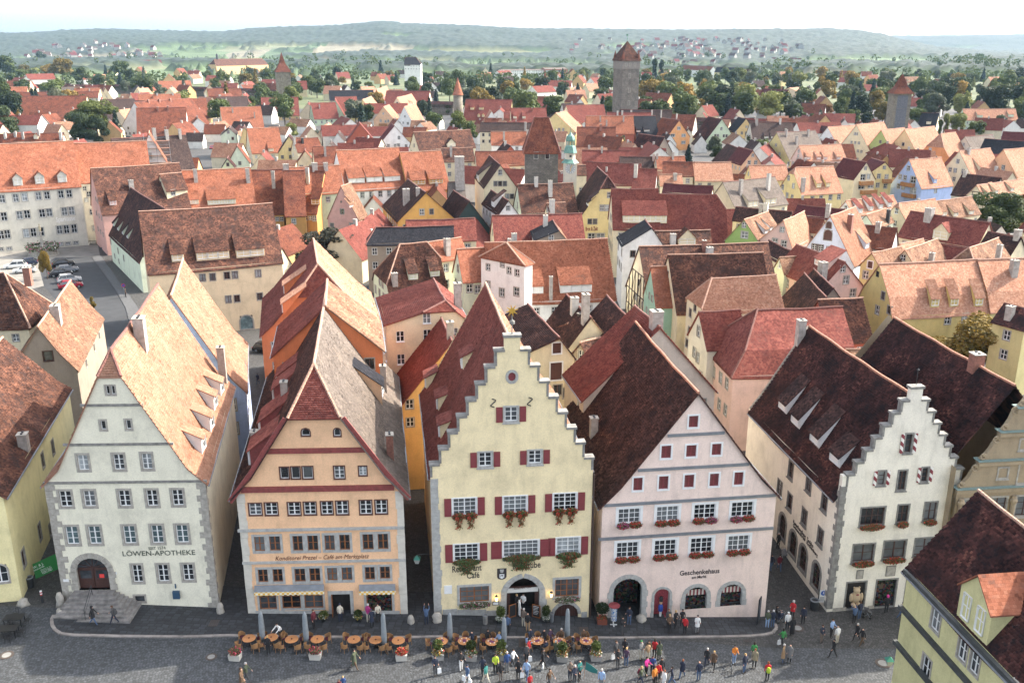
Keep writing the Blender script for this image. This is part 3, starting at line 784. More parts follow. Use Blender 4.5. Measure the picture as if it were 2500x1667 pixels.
def arch_hole_poly(g):cx,a,z0,zs,z1,pts,_=g;return[(cx-a,z0)]+[(cx-a,zs)]+list(reversed(pts))[1:-1]+[(cx+a,zs),(cx+a,z0)]
def wall_with(H,outer,rects,polys,fn=None,m=0):
 fn=fn or(lambda x,z:(x,0,z))
 loops=[[Vector((x,z,0))for x,z in outer]]
 for h in rects:loops.append([Vector((h[0],h[1],0)),Vector((h[0],h[3],0)),Vector((h[2],h[3],0)),Vector((h[2],h[1],0))])
 for p in polys:loops.append([Vector((x,z,0))for x,z in p])
 flat=[v for l_ in loops for v in l_]
 for t3 in tessellate_polygon(loops):H.wb.poly([fn(flat[i].x,flat[i].y)for i in t3],m)
def quoins(H,x,side,z0,z1,mat,wall='A',n=None,wd=(.55,.85),proud=.03,name='quoin_stone'):
 n=n or int((z1-z0)/.55)
 for i in range(n):
  ww=wd[i%2]*rng.uniform(.85,1.1);a,b=(x,x+ww)if side<0 else(x-ww,x)
  za,zb_=z0+(z1-z0)*i/n+.008,z0+(z1-z0)*(i+1)/n-.008;pr=proud+rng.uniform(-.008,.012)
  m=MB()
  if side<0:m.box((a-pr,-pr,za),(b,.06,zb_));m.box((a-pr,.06,za),(a+.05,.3+.3*(1-i%2),zb_))
  else:m.box((a,-pr,za),(b+pr,.06,zb_));m.box((b-.05,.06,za),(b+pr,.3+.3*(1-i%2),zb_))
  m.build(name,mat,H.root)
def finish(H,outer=None,polys=(),step_t=None):
 """close the deferred walls: front with rectangular and arched openings, then the sides"""
 outer=outer or H.gable_poly(H.zhA)
 wall_with(H,outer,H.holes['A'],polys);H.side_walls()
 o=H.wb.build('wall',H.wallmat,H.root);H.wall=o;return o
maroon_paint=plain('maroon_paint',(.19,.035,.04),.55,var=.1)
letter_dark=plain('letter_paint',(.035,.03,.03),.8,var=0)
letter_green=plain('letter_paint_green',(.06,.075,.055),.8,var=0)
letter_brown=plain('letter_paint_brown',(.12,.04,.025),.8,var=0)
timber_red=plain('timber_red',(.20,.045,.04),.7,var=.25,scale=4)
grey_stone=plain('grey_sandstone',(.36,.36,.34),.9,var=.2,scale=3,bump=.2)
cream_trim=plain('cream_trim',(.55,.52,.45),.85,var=.12)
oak_dark=plain('dark_oak',(.055,.022,.016),.6,var=.3,scale=8)
pane_teal=glass('window_glass_blue',(.10,.15,.16),.15)
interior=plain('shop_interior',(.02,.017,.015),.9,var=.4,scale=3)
shopmix=None
def shop_goods(name,cols,scale=6.0):
 if name in MATS:return MATS[name]
 t=NT(name);v=t.n('ShaderNodeTexVoronoi');v.inputs['Scale'].default_value=scale;t.l(t.pos(),v.inputs['Vector'])
 sp=t.n('ShaderNodeSeparateColor');t.l(v.outputs['Color'],sp.inputs[0])
 t.l(t.ramp(sp.outputs[0],[(i/(len(cols)-1),c)for i,c in enumerate(cols)],'CONSTANT'),t.b.inputs['Base Color']);t.b.inputs['Roughness'].default_value=.25
 MATS[name]=t.mat;return t.mat
goods=shop_goods('shop_window_goods',[(.008,.008,.008),(.09,.07,.045),(.008,.007,.007),(.02,.05,.025),(.08,.02,.018),(.008,.008,.008),(.03,.035,.06),(.14,.12,.095)])
# ---------- 1 white-green pharmacy with a swept gable
AP=house('large pale green gabled pharmacy with rounded stone doorway and orange tiled roof','R6',(740,900),None,23.0,None,'g','peach',(.72,.69,.55),p0=(-25.5,68.3,0),yaw=1.6,L=22.5,wl=6.45,wr=6.5,heL=12.1,heR=12.1,flare=.14,geo=True,hipA=.155,hk=1.4,stepped=True,skew=-.158,ovh=.35,ovg=.12,ch=[(985,815,2.6,.9,1.1),(1570,985,4.2,.75,.75)],name='gabled_house',dm=[('R1',1168,235,1.5,1.5,'shed',1,white_paint,None,None,.5),('R1',1216,112,1.5,1.5,'shed',1,white_paint,None,None,.5),(1500,1270,1.5,1.5,'shed',1,white_paint,None,None,.5),(1545,1172,1.5,1.5,'shed',1,white_paint,None,None,.5)])
sty=dict(w=1,h=1,cols=2,rows=3,sash=white_paint,sur=stone_mat,surw=.2,sill=False,proud=.03)
for r in[(343,467,410,556),(481,465,545,554),(683,463,746,553),(842,461,903,551),(989,459,1050,548),(448,260,506,346),(653,256,711,343),(816,252,871,340),(762,890,815,988),(907,888,966,984),(1050,886,1110,978)]:rwin(AP,'R1',r,sty)
for r in[(380,670,449,771),(510,668,578,769),(710,666,777,767),(870,663,935,764),(1012,661,1079,762)]:rwin(AP,'R1',r,sty,glassm=pane_teal)
for r in[(578,64,606,114),(723,60,751,111)]:rwin(AP,'R1',r,dict(sty,cols=1,rows=1,surw=.16))
for r in[(737,1117,762,1177),(774,1117,799,1177)]:rwin(AP,'R6',r,dict(sty,cols=1,rows=1,surw=.12))
rwin(AP,'R1',(775,1066,830,1100),dict(sty,cols=1,rows=1,sash=metal_dark,surw=.16))
g1=arch_opening(AP,'R1',(441,850,622,1032),stone_mat,sw=.5,voussoirs=11)
finish(AP,polys=[arch_hole_poly(g1)])
cx,a_,z0_,zs_,z1_,_,_=g1
m=MB()
for sg in(-1,1):
 xa,xb=(cx-a_,cx-.02)if sg<0 else(cx+.02,cx+a_)
 m.box((xa,.32,z0_),(xb,.40,zs_+.1));m.box((xa+.12,.29,z0_+.15),(xb-.12,.32,z0_+.75))
m.box((cx-a_,.30,zs_+.1),(cx+a_,.42,zs_+.22))
d_=m.build('door',oak_dark,AP.root)
m=MB()
for sg in(-1,1):
 xa,xb=(cx-a_,cx-.02)if sg<0 else(cx+.02,cx+a_)
 m.box((xa+.18,.30,z0_+.95),(xb-.18,.325,zs_-.05))
m.poly([(cx+x,.36,zs_+.2+z)for x,z in[(a_*math.cos(math.pi*i/12),a_*.95*math.sin(math.pi*i/12))for i in range(13)]])
m.build('pane',pane_dark,d_)
m=MB();m.box((cx+.45,.28,zs_-.75),(cx+.85,.29,zs_-.4));red_em=plain('red_sign',(.75,.06,.05),.5,var=0);m.build('red_sign',red_em,d_)
for i in range(5):
 m=MB();an=math.pi*(i+.5)/5;m.beam((cx,.34,zs_+.2),(cx+a_*.95*math.cos(an),.34,zs_+.2+a_*.9*math.sin(an)),.05,.05)
 m.build('fanlight_bar',oak_dark,d_)
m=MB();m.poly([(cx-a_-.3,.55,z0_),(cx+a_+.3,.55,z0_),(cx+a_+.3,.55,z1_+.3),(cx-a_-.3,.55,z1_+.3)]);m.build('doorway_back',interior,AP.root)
for k_,p_,q_ in(('R1',(362,201),(995,193)),('R1',(247,418),(1187,409)),('R6',(557,1253),(995,1247))):band(AP,k_,p_,q_,.2,.09,stone_dark)
quoins(AP,-AP.wl,-1,z0_-1.2,12.0,stone_mat);quoins(AP,AP.wr,1,-.4,12.0,stone_mat)
lettering(AP,'LÖWEN-APOTHEKE','R1',(702,838),(1118,830),letter_green,size=.64,bold=.006)
lettering(AP,'SEIT 1574','R1',(853,803),(950,798),letter_green,size=.4)
s_=rect(AP,'R1',(993,1035,1033,1075));m=MB();m.box((s_[0],-.28,s_[1]),(s_[2],0,s_[3]));m.box((s_[0]+.25,-.1,s_[3]+.25),(s_[2]-.25,0,s_[3]+.65));m.build('letter_box',plain('blue_box',(.03,.07,.12),.5),AP.root)
for r in((363,970,395,985),(650,930,670,942)):
 s_=rect(AP,'R1',r);m=MB();m.box((s_[0],-.03,s_[1]),(s_[2],0,s_[3]));m.build('wall_plaque',white_paint,AP.root)
bake_skew(AP)
# steps up to the pharmacy door
g_=AP.tow((cx,0,0));gy=gz(g_.x,g_.y-3)
st=thing('stone_stair','worn dark stone stair up to the arched pharmacy door','stair',(g_.x,g_.y,0),AP.psi)
nst=7;top_z=z0_;low=gy-.05
step_stone=plain('step_stone',(.19,.18,.17),.9,var=.35,scale=2.2,bump=.4)
for i in range(nst):
 zt=low+(top_z-low)*(i+1)/nst;e_=.33*(nst-1-i)
 xl,xr,yf=-1.75-e_*.55,1.75+e_*1.0,-.75-e_
 cut=[xl+(xr-xl)*f for f in(0,.27+.08*rng.random(),.55+.1*rng.random(),.8,1)]
 for x0,x1 in zip(cut,cut[1:]):
  m=MB();m.box((x0+.012,yf,low-.3),(x1-.012,-.02,zt-rng.uniform(0,.012)));m.build('step_slab',step_stone,st)
m=MB()
for yy,zz in((-.8,top_z),(-2.6,low+.3)):m.tube([(.1,yy,zz),(.1,yy,zz+.95)],.025)
m.tube([(.1,-.8,top_z+.95),(.1,-2.6,low+1.25)],.03);m.tube([(.1,-.8,top_z+.5),(.1,-2.6,low+.8)],.02);m.build('handrail',metal_dark,st)
# ---------- 2 apricot cafe house with hipped gable
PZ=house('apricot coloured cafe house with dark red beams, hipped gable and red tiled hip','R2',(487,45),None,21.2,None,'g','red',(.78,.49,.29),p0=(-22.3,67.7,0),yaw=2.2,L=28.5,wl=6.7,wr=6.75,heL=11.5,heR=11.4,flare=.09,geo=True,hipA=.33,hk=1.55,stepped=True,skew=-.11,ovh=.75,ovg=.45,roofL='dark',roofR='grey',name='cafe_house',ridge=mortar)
sb=dict(w=1,h=1,cols=2,rows=3,sash=white_paint,sur=brown_paint,surw=.09,sill=False,proud=.04,glassm=pane_dark)
for r in[(292,330,340,395),(356,328,404,395),(421,326,478,395),(602,324,660,395),(744,324,787,377)]:rwin(PZ,'R2',r,dict(sb,rows=1 if r[0]<500 else 3,cols=1 if r[0]<500 else 2,glassm=pane_curt if r[0]>410 else pane_dark))
for r in[(114,537,184,604),(206,534,276,604),(337,532,407,604),(429,530,496,601),(527,527,592,600),(614,524,681,600),(749,520,816,599),(839,518,904,596)]:rwin(PZ,'R2',r,sb)
for r in[(414,109,461,149),(600,107,637,151)]:rwin(PZ,'R2',r,dict(sb,rows=1,cols=1,arch=True))
sw_=dict(w=1,h=1,cols=2,rows=2,sash=wood_mat,sur=grey_stone,surw=.2,sill=False,proud=.04)
for r in[(144,727,202,811),(230,724,292,809),(364,722,421,809),(449,720,509,807),(547,718,604,805),(632,715,691,804),(765,712,826,802),(852,710,911,799),(165,914,221,989),(249,912,306,987),(374,910,436,986),(460,907,521,984),(562,905,619,979),(645,902,704,977),(778,900,834,974),(864,898,921,969)]:rwin(PZ,'R2',r,sw_)
for r in[(172,1042,271,1144),(302,1037,409,1139),(430,1032,537,1137)]:rwin(PZ,'R2',r,dict(sw_,cols=2,rows=3,surw=.16))
rwin(PZ,'R2',(787,1050,934,1163),dict(sw_,cols=1,rows=1,surw=.2,glassm=goods))
dr=rect(PZ,'R2',(588,1055,695,1190));PZ.holes['A'].append((dr[0],dr[1],dr[2],dr[3]))
finish(PZ)
m=MB();m.box((dr[0]-.28,-.06,dr[1]),(dr[0],.3,dr[3]+.3));m.box((dr[2],-.06,dr[1]),(dr[2]+.28,.3,dr[3]+.3));m.box((dr[0],-.06,dr[3]),(dr[2],.3,dr[3]+.3));m.build('door_surround',grey_stone,PZ.root)
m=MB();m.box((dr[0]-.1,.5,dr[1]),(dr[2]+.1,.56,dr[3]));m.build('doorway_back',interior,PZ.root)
m=MB();m.box((dr[0]+.02,-.55,dr[1]),(dr[0]+.08,.35,dr[3]-.05));m.build('door',wood_mat,PZ.root)
for p_,q_,h_,pr,mt in(((200,236),(800,229),.42,.14,timber_red),((68,456),(945,444),.48,.16,timber_red),((48,690),(1003,673),.22,.16,grey_stone),((75,878),(1010,856),.2,.14,grey_stone)):band(PZ,'R2',p_,q_,h_,pr,mt)
for sg in(-1,1):
 prof_=[(0.33*6.7*1.02,17.95),(5.4,13.2),(7.25,10.75)]
 m=MB()
 for(x0,z0),(x1,z1)in zip(prof_,prof_[1:]):m.beam((sg*x0,-.32,z0),(sg*x1,-.32,z1),.16,.42)
 m.build('barge_board',timber_red,PZ.root)
quoins(PZ,-PZ.wl,-1,-.8,11.3,cream_trim,wd=(.6,.62),n=15);quoins(PZ,PZ.wr,1,-.8,11.3,cream_trim,wd=(.6,.62),n=15)
lettering(PZ,'Konditorei Prezel – Café am Marktplatz','R2',(262,863),(800,849),letter_brown,size=.56,shear=.32)
def check_cloth(name):
 t=NT(name);ck=t.n('ShaderNodeTexChecker');ck.inputs['Scale'].default_value=5.0;ck.inputs['Color1'].default_value=(.72,.42,.05,1);ck.inputs['Color2'].default_value=(.75,.70,.55,1)
 t.l(t.obj(),ck.inputs['Vector']);t.l(ck.outputs[0],t.b.inputs['Base Color']);t.b.inputs['Roughness'].default_value=.9;return t.mat
awn=check_cloth('awning_check')
for r in((146,1008,545,1036),(745,1005,952,1036)):
 s_=rect(PZ,'R2',r);a_=MB();a_.hexa([(s_[0],-.05,s_[3]),(s_[2],-.05,s_[3]),(s_[2],-.05,s_[3]+.12),(s_[0],-.05,s_[3]+.12),(s_[0],-.6,s_[3]-.25),(s_[2],-.6,s_[3]-.25),(s_[2],-.6,s_[3]-.18),(s_[0],-.6,s_[3]-.18)])
 o_=a_.build('awning',zinc,PZ.root);v_=MB();n_=int((s_[2]-s_[0])/.22)
 for i in range(n_):
  x0=s_[0]+(s_[2]-s_[0])*i/n_;x1=s_[0]+(s_[2]-s_[0])*(i+1)/n_;v_.box((x0,-.62,s_[3]-.55+(.06 if i%2 else 0)),(x1,-.6,s_[3]-.2))
 v_.build('valance',awn,o_)
s_=rect(PZ,'R2',(935,1165,1015,1200));
for y_,x_,w_,h_ in((3.2,5.6,3.0,1.7),(8.0,5.2,3.2,1.8),(14.0,4.6,2.6,1.5),(17.5,4.6,2.6,1.5)):
 dormer(PZ,(0,-1,x_,y_,PZ.zat(-1,x_),1.32),w_,h_,'shed',2,timber_red,'red')
for y_,x_,h_,w_ in((16.5,5.4,3.2,1.9),):dormer(PZ,(0,1,x_,y_,PZ.zat(1,x_),1.32),2.6,2.0,'shed',1,PZ.wallmat,'slate')
for q_,h_,kd in((Vector((5.9,4.6,PZ.zat(1,5.9))),2.4,'b'),(Vector((-3.2,9.0,PZ.zat(-1,3.2))),1.6,'r'),(Vector((-5.6,5.2,PZ.zat(-1,5.6))),2.2,'r'),(Vector((5.6,20,PZ.zat(1,5.6))),3.0,'r')):chimney(PZ.roof,q_,h_,.6,.7,kd)
bake_skew(PZ)
# ---------- 3 yellow house with stepped gable
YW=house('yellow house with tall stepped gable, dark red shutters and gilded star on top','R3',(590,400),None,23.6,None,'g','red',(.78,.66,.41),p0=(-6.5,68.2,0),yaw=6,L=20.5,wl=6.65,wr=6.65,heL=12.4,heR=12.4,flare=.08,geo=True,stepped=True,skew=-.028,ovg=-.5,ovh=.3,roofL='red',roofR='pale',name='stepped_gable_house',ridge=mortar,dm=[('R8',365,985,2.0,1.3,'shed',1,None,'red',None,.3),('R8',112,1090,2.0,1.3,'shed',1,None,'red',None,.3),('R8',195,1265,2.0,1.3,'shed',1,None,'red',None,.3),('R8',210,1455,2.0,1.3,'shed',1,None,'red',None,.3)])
sy=dict(w=1,h=1,cols=2,rows=3,sash=white_paint,sur=grey_stone,surw=.14,sill=True,proud=.05)
SHM=[(-1,maroon_paint),(1,maroon_paint)]
rwin(YW,'R8',(661,1264,751,1362),sy,shut=SHM)
for r in[(397,245,471,324),(682,234,756,307)]:rwin(YW,'R3',r,sy,shut=SHM)
sy2=dict(sy,sur=white_paint,cols=4,rows=4,sill=False,surw=.1)
YWIN={}
for i,r in enumerate([(248,507,382,603),(538,495,672,592),(825,479,957,576)]):YWIN[('upper',i)]=rwin(YW,'R3',r,sy2,shut=SHM)[1]
for i,r in enumerate([(255,770,395,866),(537,750,740,842),(843,732,975,828)]):YWIN[('lower',i)]=rwin(YW,'R3',r,dict(sy2,cols=6 if i==1 else 4),shut=SHM)[1]
syg=dict(sy,sash=wood_mat,cols=4,rows=3,surw=.22,sill=False)
YWIN[('street',0)]=rwin(YW,'R3',(288,1012,455,1102),syg)[1];YWIN[('street',1)]=rwin(YW,'R3',(835,970,970,1070),syg)[1]
g2=arch_opening(YW,'R3',(556,962,746,1192),grey_stone,sw=.5,pointed=True,voussoirs=12,depth=.6)
g3=arch_opening(YW,'R3',(828,1112,966,1203),grey_stone,sw=.28,voussoirs=7,jamb=False)
# oval light in the gable
ov=rect(YW,'R8',(686,1022,738,1084));ox,oz,orx,orz=(ov[0]+ov[2])/2,(ov[1]+ov[3])/2,(ov[2]-ov[0])/2,(ov[3]-ov[1])/2
top_z,bot_z,hw0,hw1,ns=24.25,13.4,.62,6.7,8
zst=[23.1-(23.1-13.55)*i/7 for i in range(8)];xst=[hw0+(hw1-hw0)*(i+1)/8 for i in range(8)]
right=[(hw0,top_z)];
for i in range(8):right+=[(xst[i-1]if i else hw0,zst[i]),(xst[i],zst[i])]
outer=[(-hw1,YW.zb),(hw1,YW.zb)]+[(x,z)for x,z in reversed(right)]+[(-x,z)for x,z in right]
finish(YW,outer,[arch_hole_poly(g2),arch_hole_poly(g3),[(ox+orx*math.cos(2*math.pi*i/20),oz+orz*math.sin(2*math.pi*i/20))for i in range(20)]])
m=MB();th_=.55
prof_=[(-hw1,12.6)]+[(-x,z)for x,z in reversed(right)]+right+[(hw1,12.6)]
for(x0,z0),(x1,z1)in zip(prof_,prof_[1:]):m.poly([(x0,0,z0),(x1,0,z1),(x1,th_,z1),(x0,th_,z0)])
m.poly([(x,th_,z)for x,z in prof_]);m.build('gable_wall',YW.wallmat,YW.root)
def coping(H,xs,zs,hw0,top,th,mat):
 m=MB();m.box((-hw0-.1,-.12,top),(hw0+.1,th+.1,top+.22));m.build('coping_stone',mat,H.root)
 for sg in(-1,1):
  for i,(x,z)in enumerate(zip(xs,zs)):
   xi=(xs[i-1]if i else hw0);a,b=sorted((sg*(xi-.02),sg*(x+.1)));m=MB();m.box((a,-.12,z),(b,th+.1,z+.2+rng.uniform(-.02,.02)));m.build('coping_stone',mat,H.root)
   zl=zs[i+1]if i+1<len(zs)else z-1.2
   a,b=sorted((sg*(x-.16),sg*(x+.03)));m=MB();m.box((a,-.035,zl+.2),(b,th+.02,z));m.build('edge_stone',mat,H.root)
coping(YW,xst,zst,hw0,top_z,th_,stone_dark)
m=MB();m.lathe([(.0,0),(orx*1.0,0)],20,cap=False);
m=MB();m.poly([(ox+orx*math.cos(2*math.pi*i/20),.08,oz+orz*math.sin(2*math.pi*i/20))for i in range(20)]);m.build('oval_shutter',maroon_paint,YW.root)
for i in range(8):
 m=MB();a0,a1=2*math.pi*(i+.04)/8,2*math.pi*(i+.96)/8;pts=[]
 for j in range(4):
  an=a0+(a1-a0)*j/3;pts.append((an,))
 ri=[(ox+orx*math.cos(a[0]),oz+orz*math.sin(a[0]))for a in pts];ro_=[(ox+(orx+.22)*math.cos(a[0]),oz+(orz+.22)*math.sin(a[0]))for a in pts]
 for j in range(3):m.hexa([(ri[j][0],-.05,ri[j][1]),(ro_[j][0],-.05,ro_[j][1]),(ro_[j][0],.1,ro_[j][1]),(ri[j][0],.1,ri[j][1]),(ri[j+1][0],-.05,ri[j+1][1]),(ro_[j+1][0],-.05,ro_[j+1][1]),(ro_[j+1][0],.1,ro_[j+1][1]),(ri[j+1][0],.1,ri[j+1][1])])
 m.build('oval_stone',grey_stone,YW.root)
for p_ in((581,1235),(836,1225)):
 s_=rect(YW,'R8',(p_[0]-14,p_[1]-32,p_[0]+14,p_[1]+32));x_,z_=(s_[0]+s_[2])/2,(s_[1]+s_[3])/2;m=MB();pts=[]
 for i in range(25):
  t_=i/12-1;pts.append((x_+.2*math.sin(t_*math.pi*1.15),-.05,z_+.36*math.copysign(abs(t_)**.7,t_)))
 m.tube(pts,.045,5);m.build('iron_anchor',metal_dark,YW.root)
gold=plain('gilding',(.85,.55,.12),.3,.9,var=.1)
m=MB();m.tube([(0,.25,top_z+.2),(0,.25,top_z+1.7)],.05);m.lathe([(.05,0),(.22,.15),(.22,.35),(.05,.5)],10,(0,.25,top_z+.9));m.build('finial',stone_dark,YW.root)
m=MB()
for i in range(8):
 an=math.pi*i/4+.2;c_=Vector((0,.25,top_z+2.1));d1=Vector((math.cos(an),0,math.sin(an)));d2=Vector((-math.sin(an),0,math.cos(an)))
 m.hexa([c_+d2*.1+Vector((0,-.05,0)),c_-d2*.1+Vector((0,-.05,0)),c_-d2*.1+Vector((0,.05,0)),c_+d2*.1+Vector((0,.05,0))]+[c_+d1*.5+Vector((0,s2*.02,0))+d2*s1*.01 for s1,s2 in((1,-1),(-1,-1),(-1,1),(1,1))])
m.build('gilded_star',gold,YW.root)
cx,a_,z0_,zs_,z1_,pts_,_=g2
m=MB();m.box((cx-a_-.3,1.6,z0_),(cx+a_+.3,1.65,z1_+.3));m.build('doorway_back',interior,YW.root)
m=MB();m.box((cx-a_-.02,.35,z0_),(cx-a_+.35,.5,zs_+.8));m.box((cx+a_-.35,.35,z0_),(cx+a_+.02,.5,zs_+.8));m.box((cx-a_,.35,zs_+.35),(cx+a_,.5,zs_+.5));m.build('door_frame',oak_dark,YW.root)
m=MB();m.box((cx-1.35,.28,zs_+.0),(cx+1.35,.34,zs_+.42));o_=m.build('name_board',plain('board_white',(.62,.62,.58),.6,var=.05),YW.root)
lettering(YW,'Restaurant  Café','R3',(600,1040),(700,1029),letter_brown,size=.25).location.y=.262
cx,a_,z0_,zs_,z1_,pts_,_=g3
m=MB();n_=9
for i in range(n_):
 x0,x1=cx-a_+2*a_*i/n_,cx-a_+2*a_*(i+1)/n_;xm=max(abs(x0-cx),abs(x1-cx))if True else 0
 zt=zs_+math.sqrt(max(0,a_*a_-min(abs(x0-cx),abs(x1-cx))**2))*(z1_-zs_)/a_;mm=MB();mm.box((x0+.008,.16,z0_-.4),(x1-.008,.22,max(zt,zs_)));mm.build('door_plank',oak_dark,YW.root)
quoins(YW,-6.7,-1,-.6,12.4,grey_stone,wd=(.62,.68));
lettering(YW,'Restaurant','R3',(243,932),(411,919),letter_dark,size=.85,bold=.012);lettering(YW,'Café','R3',(328,967),(400,960),letter_dark,size=.78,bold=.012)
lettering(YW,'Ratsstube','R3',(590,914),(749,902),letter_dark,size=.85,bold=.012)
s_=rect(YW,'R3',(502,908,556,972));m=MB();w_=s_[2]-s_[0];h_=s_[3]-s_[1]
m.poly([(s_[0]+w_*x,-.03,s_[1]+h_*z)for x,z in[(0,.25),(.1,.1),(.3,.02),(.5,0),(.7,.02),(.9,.1),(1,.25),(1,1),(0,1)]])
m.poly([(s_[0]+w_*x,-.035,s_[1]+h_*z)for x,z in[(.25,.2),(.5,.06),(.75,.2),(.75,.5),(.25,.5)]],1);m.poly([(s_[0]+w_*x,-.036,s_[1]+h_*z)for x,z in[(.35,.62),(.65,.62),(.72,.92),(.28,.92)]],2)
m.poly([(s_[0]+w_*x,-.038,s_[1]+h_*z)for x,z in[(.33,.22),(.36,.22),(.38,.32),(.58,.32),(.6,.22),(.64,.22),(.64,.4),(.68,.46),(.62,.46),(.58,.4),(.36,.4)]],0)
m.build('painted_crest',[letter_dark,white_paint,grey_stone],YW.root)
for r in((475,1098,512,1118),(198,1006,243,1053)):
 s_=rect(YW,'R3',r);m=MB();m.box((s_[0],-.06,s_[1]),(s_[2],0,s_[3]));m.box((s_[0]+.05,-.07,s_[1]+.05),(s_[2]-.05,-.058,s_[3]-.05),1);m.build('menu_board',[metal_dark if r[0]>300 else white_paint,white_paint],YW.root)
lamp_em=NT('lamp_flame');lamp_em.b.inputs['Emission Color'].default_value=(1,.62,.2,1);lamp_em.b.inputs['Emission Strength'].default_value=3.0;lamp_em.b.inputs['Base Color'].default_value=(1,.7,.3,1)
for p_ in((496,1072),(809,1050)):
 s_=rect(YW,'R3',(p_[0]-8,p_[1]-20,p_[0]+8,p_[1]+20));x_,z_=(s_[0]+s_[2])/2,(s_[1]+s_[3])/2
 m=MB();m.lathe([(.08,.18),(.15,.2),(.1,.32),(.02,.4)],8,(x_,-.32,z_));m.tube([(x_,0,z_-.3),(x_,-.32,z_-.3),(x_,-.32,z_-.2)],.03);m.lathe([(.04,-.24),(.09,-.18)],8,(x_,-.32,z_));o_=m.build('wall_lantern',metal_dark,YW.root)
 m=MB();m.lathe([(.07,-.18),(.11,.18)],8,(x_,-.32,z_));m.build('lantern_glass',lamp_em.mat,o_)
bake_skew(YW)
m=MB();d_=YW.tow((6.75,-.12,0));dg=gz(d_.x,d_.y)
m.tube([(6.8,-.14,12.2),(6.8,-.14,dg)],.07,7);m.build('downpipe',plain('dark_brown_pipe',(.05,.03,.025),.6),YW.root)
# ---------- 4 pink gift shop
PK=house('pale pink gabled gift shop with window boxes, maroon attic hatches and dark roof','R9',(865,1175),None,19.0,None,'g','dark',(.76,.61,.53),p0=(7,69.6,0),yaw=7.2,L=20,wl=7.65,wr=7.6,heL=9.35,heR=9.35,flare=.06,geo=True,stepped=True,ovh=.5,ovg=.22,name='gabled_house',ch=[(140,1450,1.9,.7)],ridge=plain('ridge_rust',(.36,.17,.11),.9,var=.3))
hatch=dict(WSTY['sh'],glassm=plain('hatch_boards',(.15,.035,.035),.7,var=.3,scale=7),sash=maroon_paint)
for r in[(662,34,716,101),(504,205,560,278),(647,202,705,270),(794,194,848,260),(344,389,396,463),(490,380,544,455),(636,372,692,445),(782,365,834,438),(922,357,974,431)]:rwin(PK,'R4',r,hatch)
sp_=dict(w=1,h=1,cols=4,rows=3,sash=white_paint,sur=white_paint,surw=.22,sill=False,proud=.03)
PWIN={}
for row,rs_ in(('upper',[(257,567,383,650),(477,554,603,638),(692,542,816,624),(907,529,1033,613)]),('lower',[(247,760,373,848),(464,747,590,834),(672,735,798,820),(887,722,1008,806)])):
 for i,r in enumerate(rs_):PWIN[(row,i)]=rwin(PK,'R4',r,sp_)[1]
gs=[arch_opening(PK,'R4',r,grey_stone,sw=s_,voussoirs=v_,depth=.45,jamb=True)for r,s_,v_ in(((228,968,392,1200),.42,11),((462,1026,550,1190),.22,9),((642,1016,766,1140),.34,9),((845,1000,968,1122),.34,9))]
finish(PK,polys=[arch_hole_poly(g)for g in gs])
for g,mt,dp in zip(gs,(goods,plain('striped_niche',(.30,.05,.06),.8,var=.4,scale=9),goods,goods),(2.2,.5,.42,.42)):
 cx,a_,z0_,zs_,z1_,pts_,_=g;m=MB();m.box((cx-a_-.2,dp,z0_),(cx+a_+.2,dp+.05,z1_+.2));m.box((cx-a_-.15,.02,z0_-.1),(cx+a_+.15,dp,z0_));m.build('opening_back',mt,PK.root)
for g in gs[2:]:
 cx,a_,z0_,zs_,z1_,pts_,_=g;m=MB();m.box((cx-a_,.3,z0_),(cx-a_+.07,.36,zs_));m.box((cx+a_-.07,.3,z0_),(cx+a_,.36,zs_));m.box((cx-a_,.3,z0_),(cx+a_,.36,z0_+.16));m.build('shop_window_frame',metal_dark,PK.root)
 m=MB();n_=11
 for i in range(n_):x0=cx-a_*.9+1.8*a_*i/n_;m.box((x0,.22,zs_+.05),(x0+1.8*a_/n_,.26,zs_+.6*a_),i%2)
 m.build('striped_blind',[maroon_paint,cream_trim],PK.root)
for p_,q_ in(((540,146),(865,132)),((370,347),(1005,310)),((175,549),(1162,487)),((143,741),(1146,677))):band(PK,'R4',p_,q_,.24,.12,zinc)
lettering(PK,'Geschenkehaus','R4',(608,950),(836,934),letter_dark,size=.66,bold=.014);lettering(PK,'am Markt','R4',(678,969),(762,962),letter_dark,size=.42,bold=.01)
# ---------- 5 cream house with stepped gable at the alley
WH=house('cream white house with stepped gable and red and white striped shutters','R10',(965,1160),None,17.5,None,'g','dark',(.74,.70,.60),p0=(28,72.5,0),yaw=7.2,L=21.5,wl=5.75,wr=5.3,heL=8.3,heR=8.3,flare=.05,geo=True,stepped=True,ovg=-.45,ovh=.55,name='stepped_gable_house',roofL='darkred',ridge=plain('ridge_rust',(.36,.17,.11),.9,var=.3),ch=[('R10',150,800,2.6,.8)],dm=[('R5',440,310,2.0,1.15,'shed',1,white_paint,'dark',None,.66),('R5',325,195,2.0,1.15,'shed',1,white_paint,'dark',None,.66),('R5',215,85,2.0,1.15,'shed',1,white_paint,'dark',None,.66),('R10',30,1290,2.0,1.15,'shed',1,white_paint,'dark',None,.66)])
def stripes(name):
 t=NT(name);w_=t.n('ShaderNodeTexWave',wave_type='BANDS',bands_direction='DIAGONAL');w_.inputs['Scale'].default_value=.85;t.l(t.obj(),w_.inputs['Vector'])
 t.l(t.ramp(w_.outputs['Fac'],[(.5,(.20,.03,.04)),(.52,(.72,.70,.66))],'CONSTANT'),t.b.inputs['Base Color']);t.b.inputs['Roughness'].default_value=.6;return t.mat
strp=stripes('striped_shutter');SHS=[(-1,strp),(1,strp)]
swd=dict(w=1,h=1,cols=2,rows=3,sash=oak_dark,sur=stone_dark,surw=.14,sill=True,proud=.04)
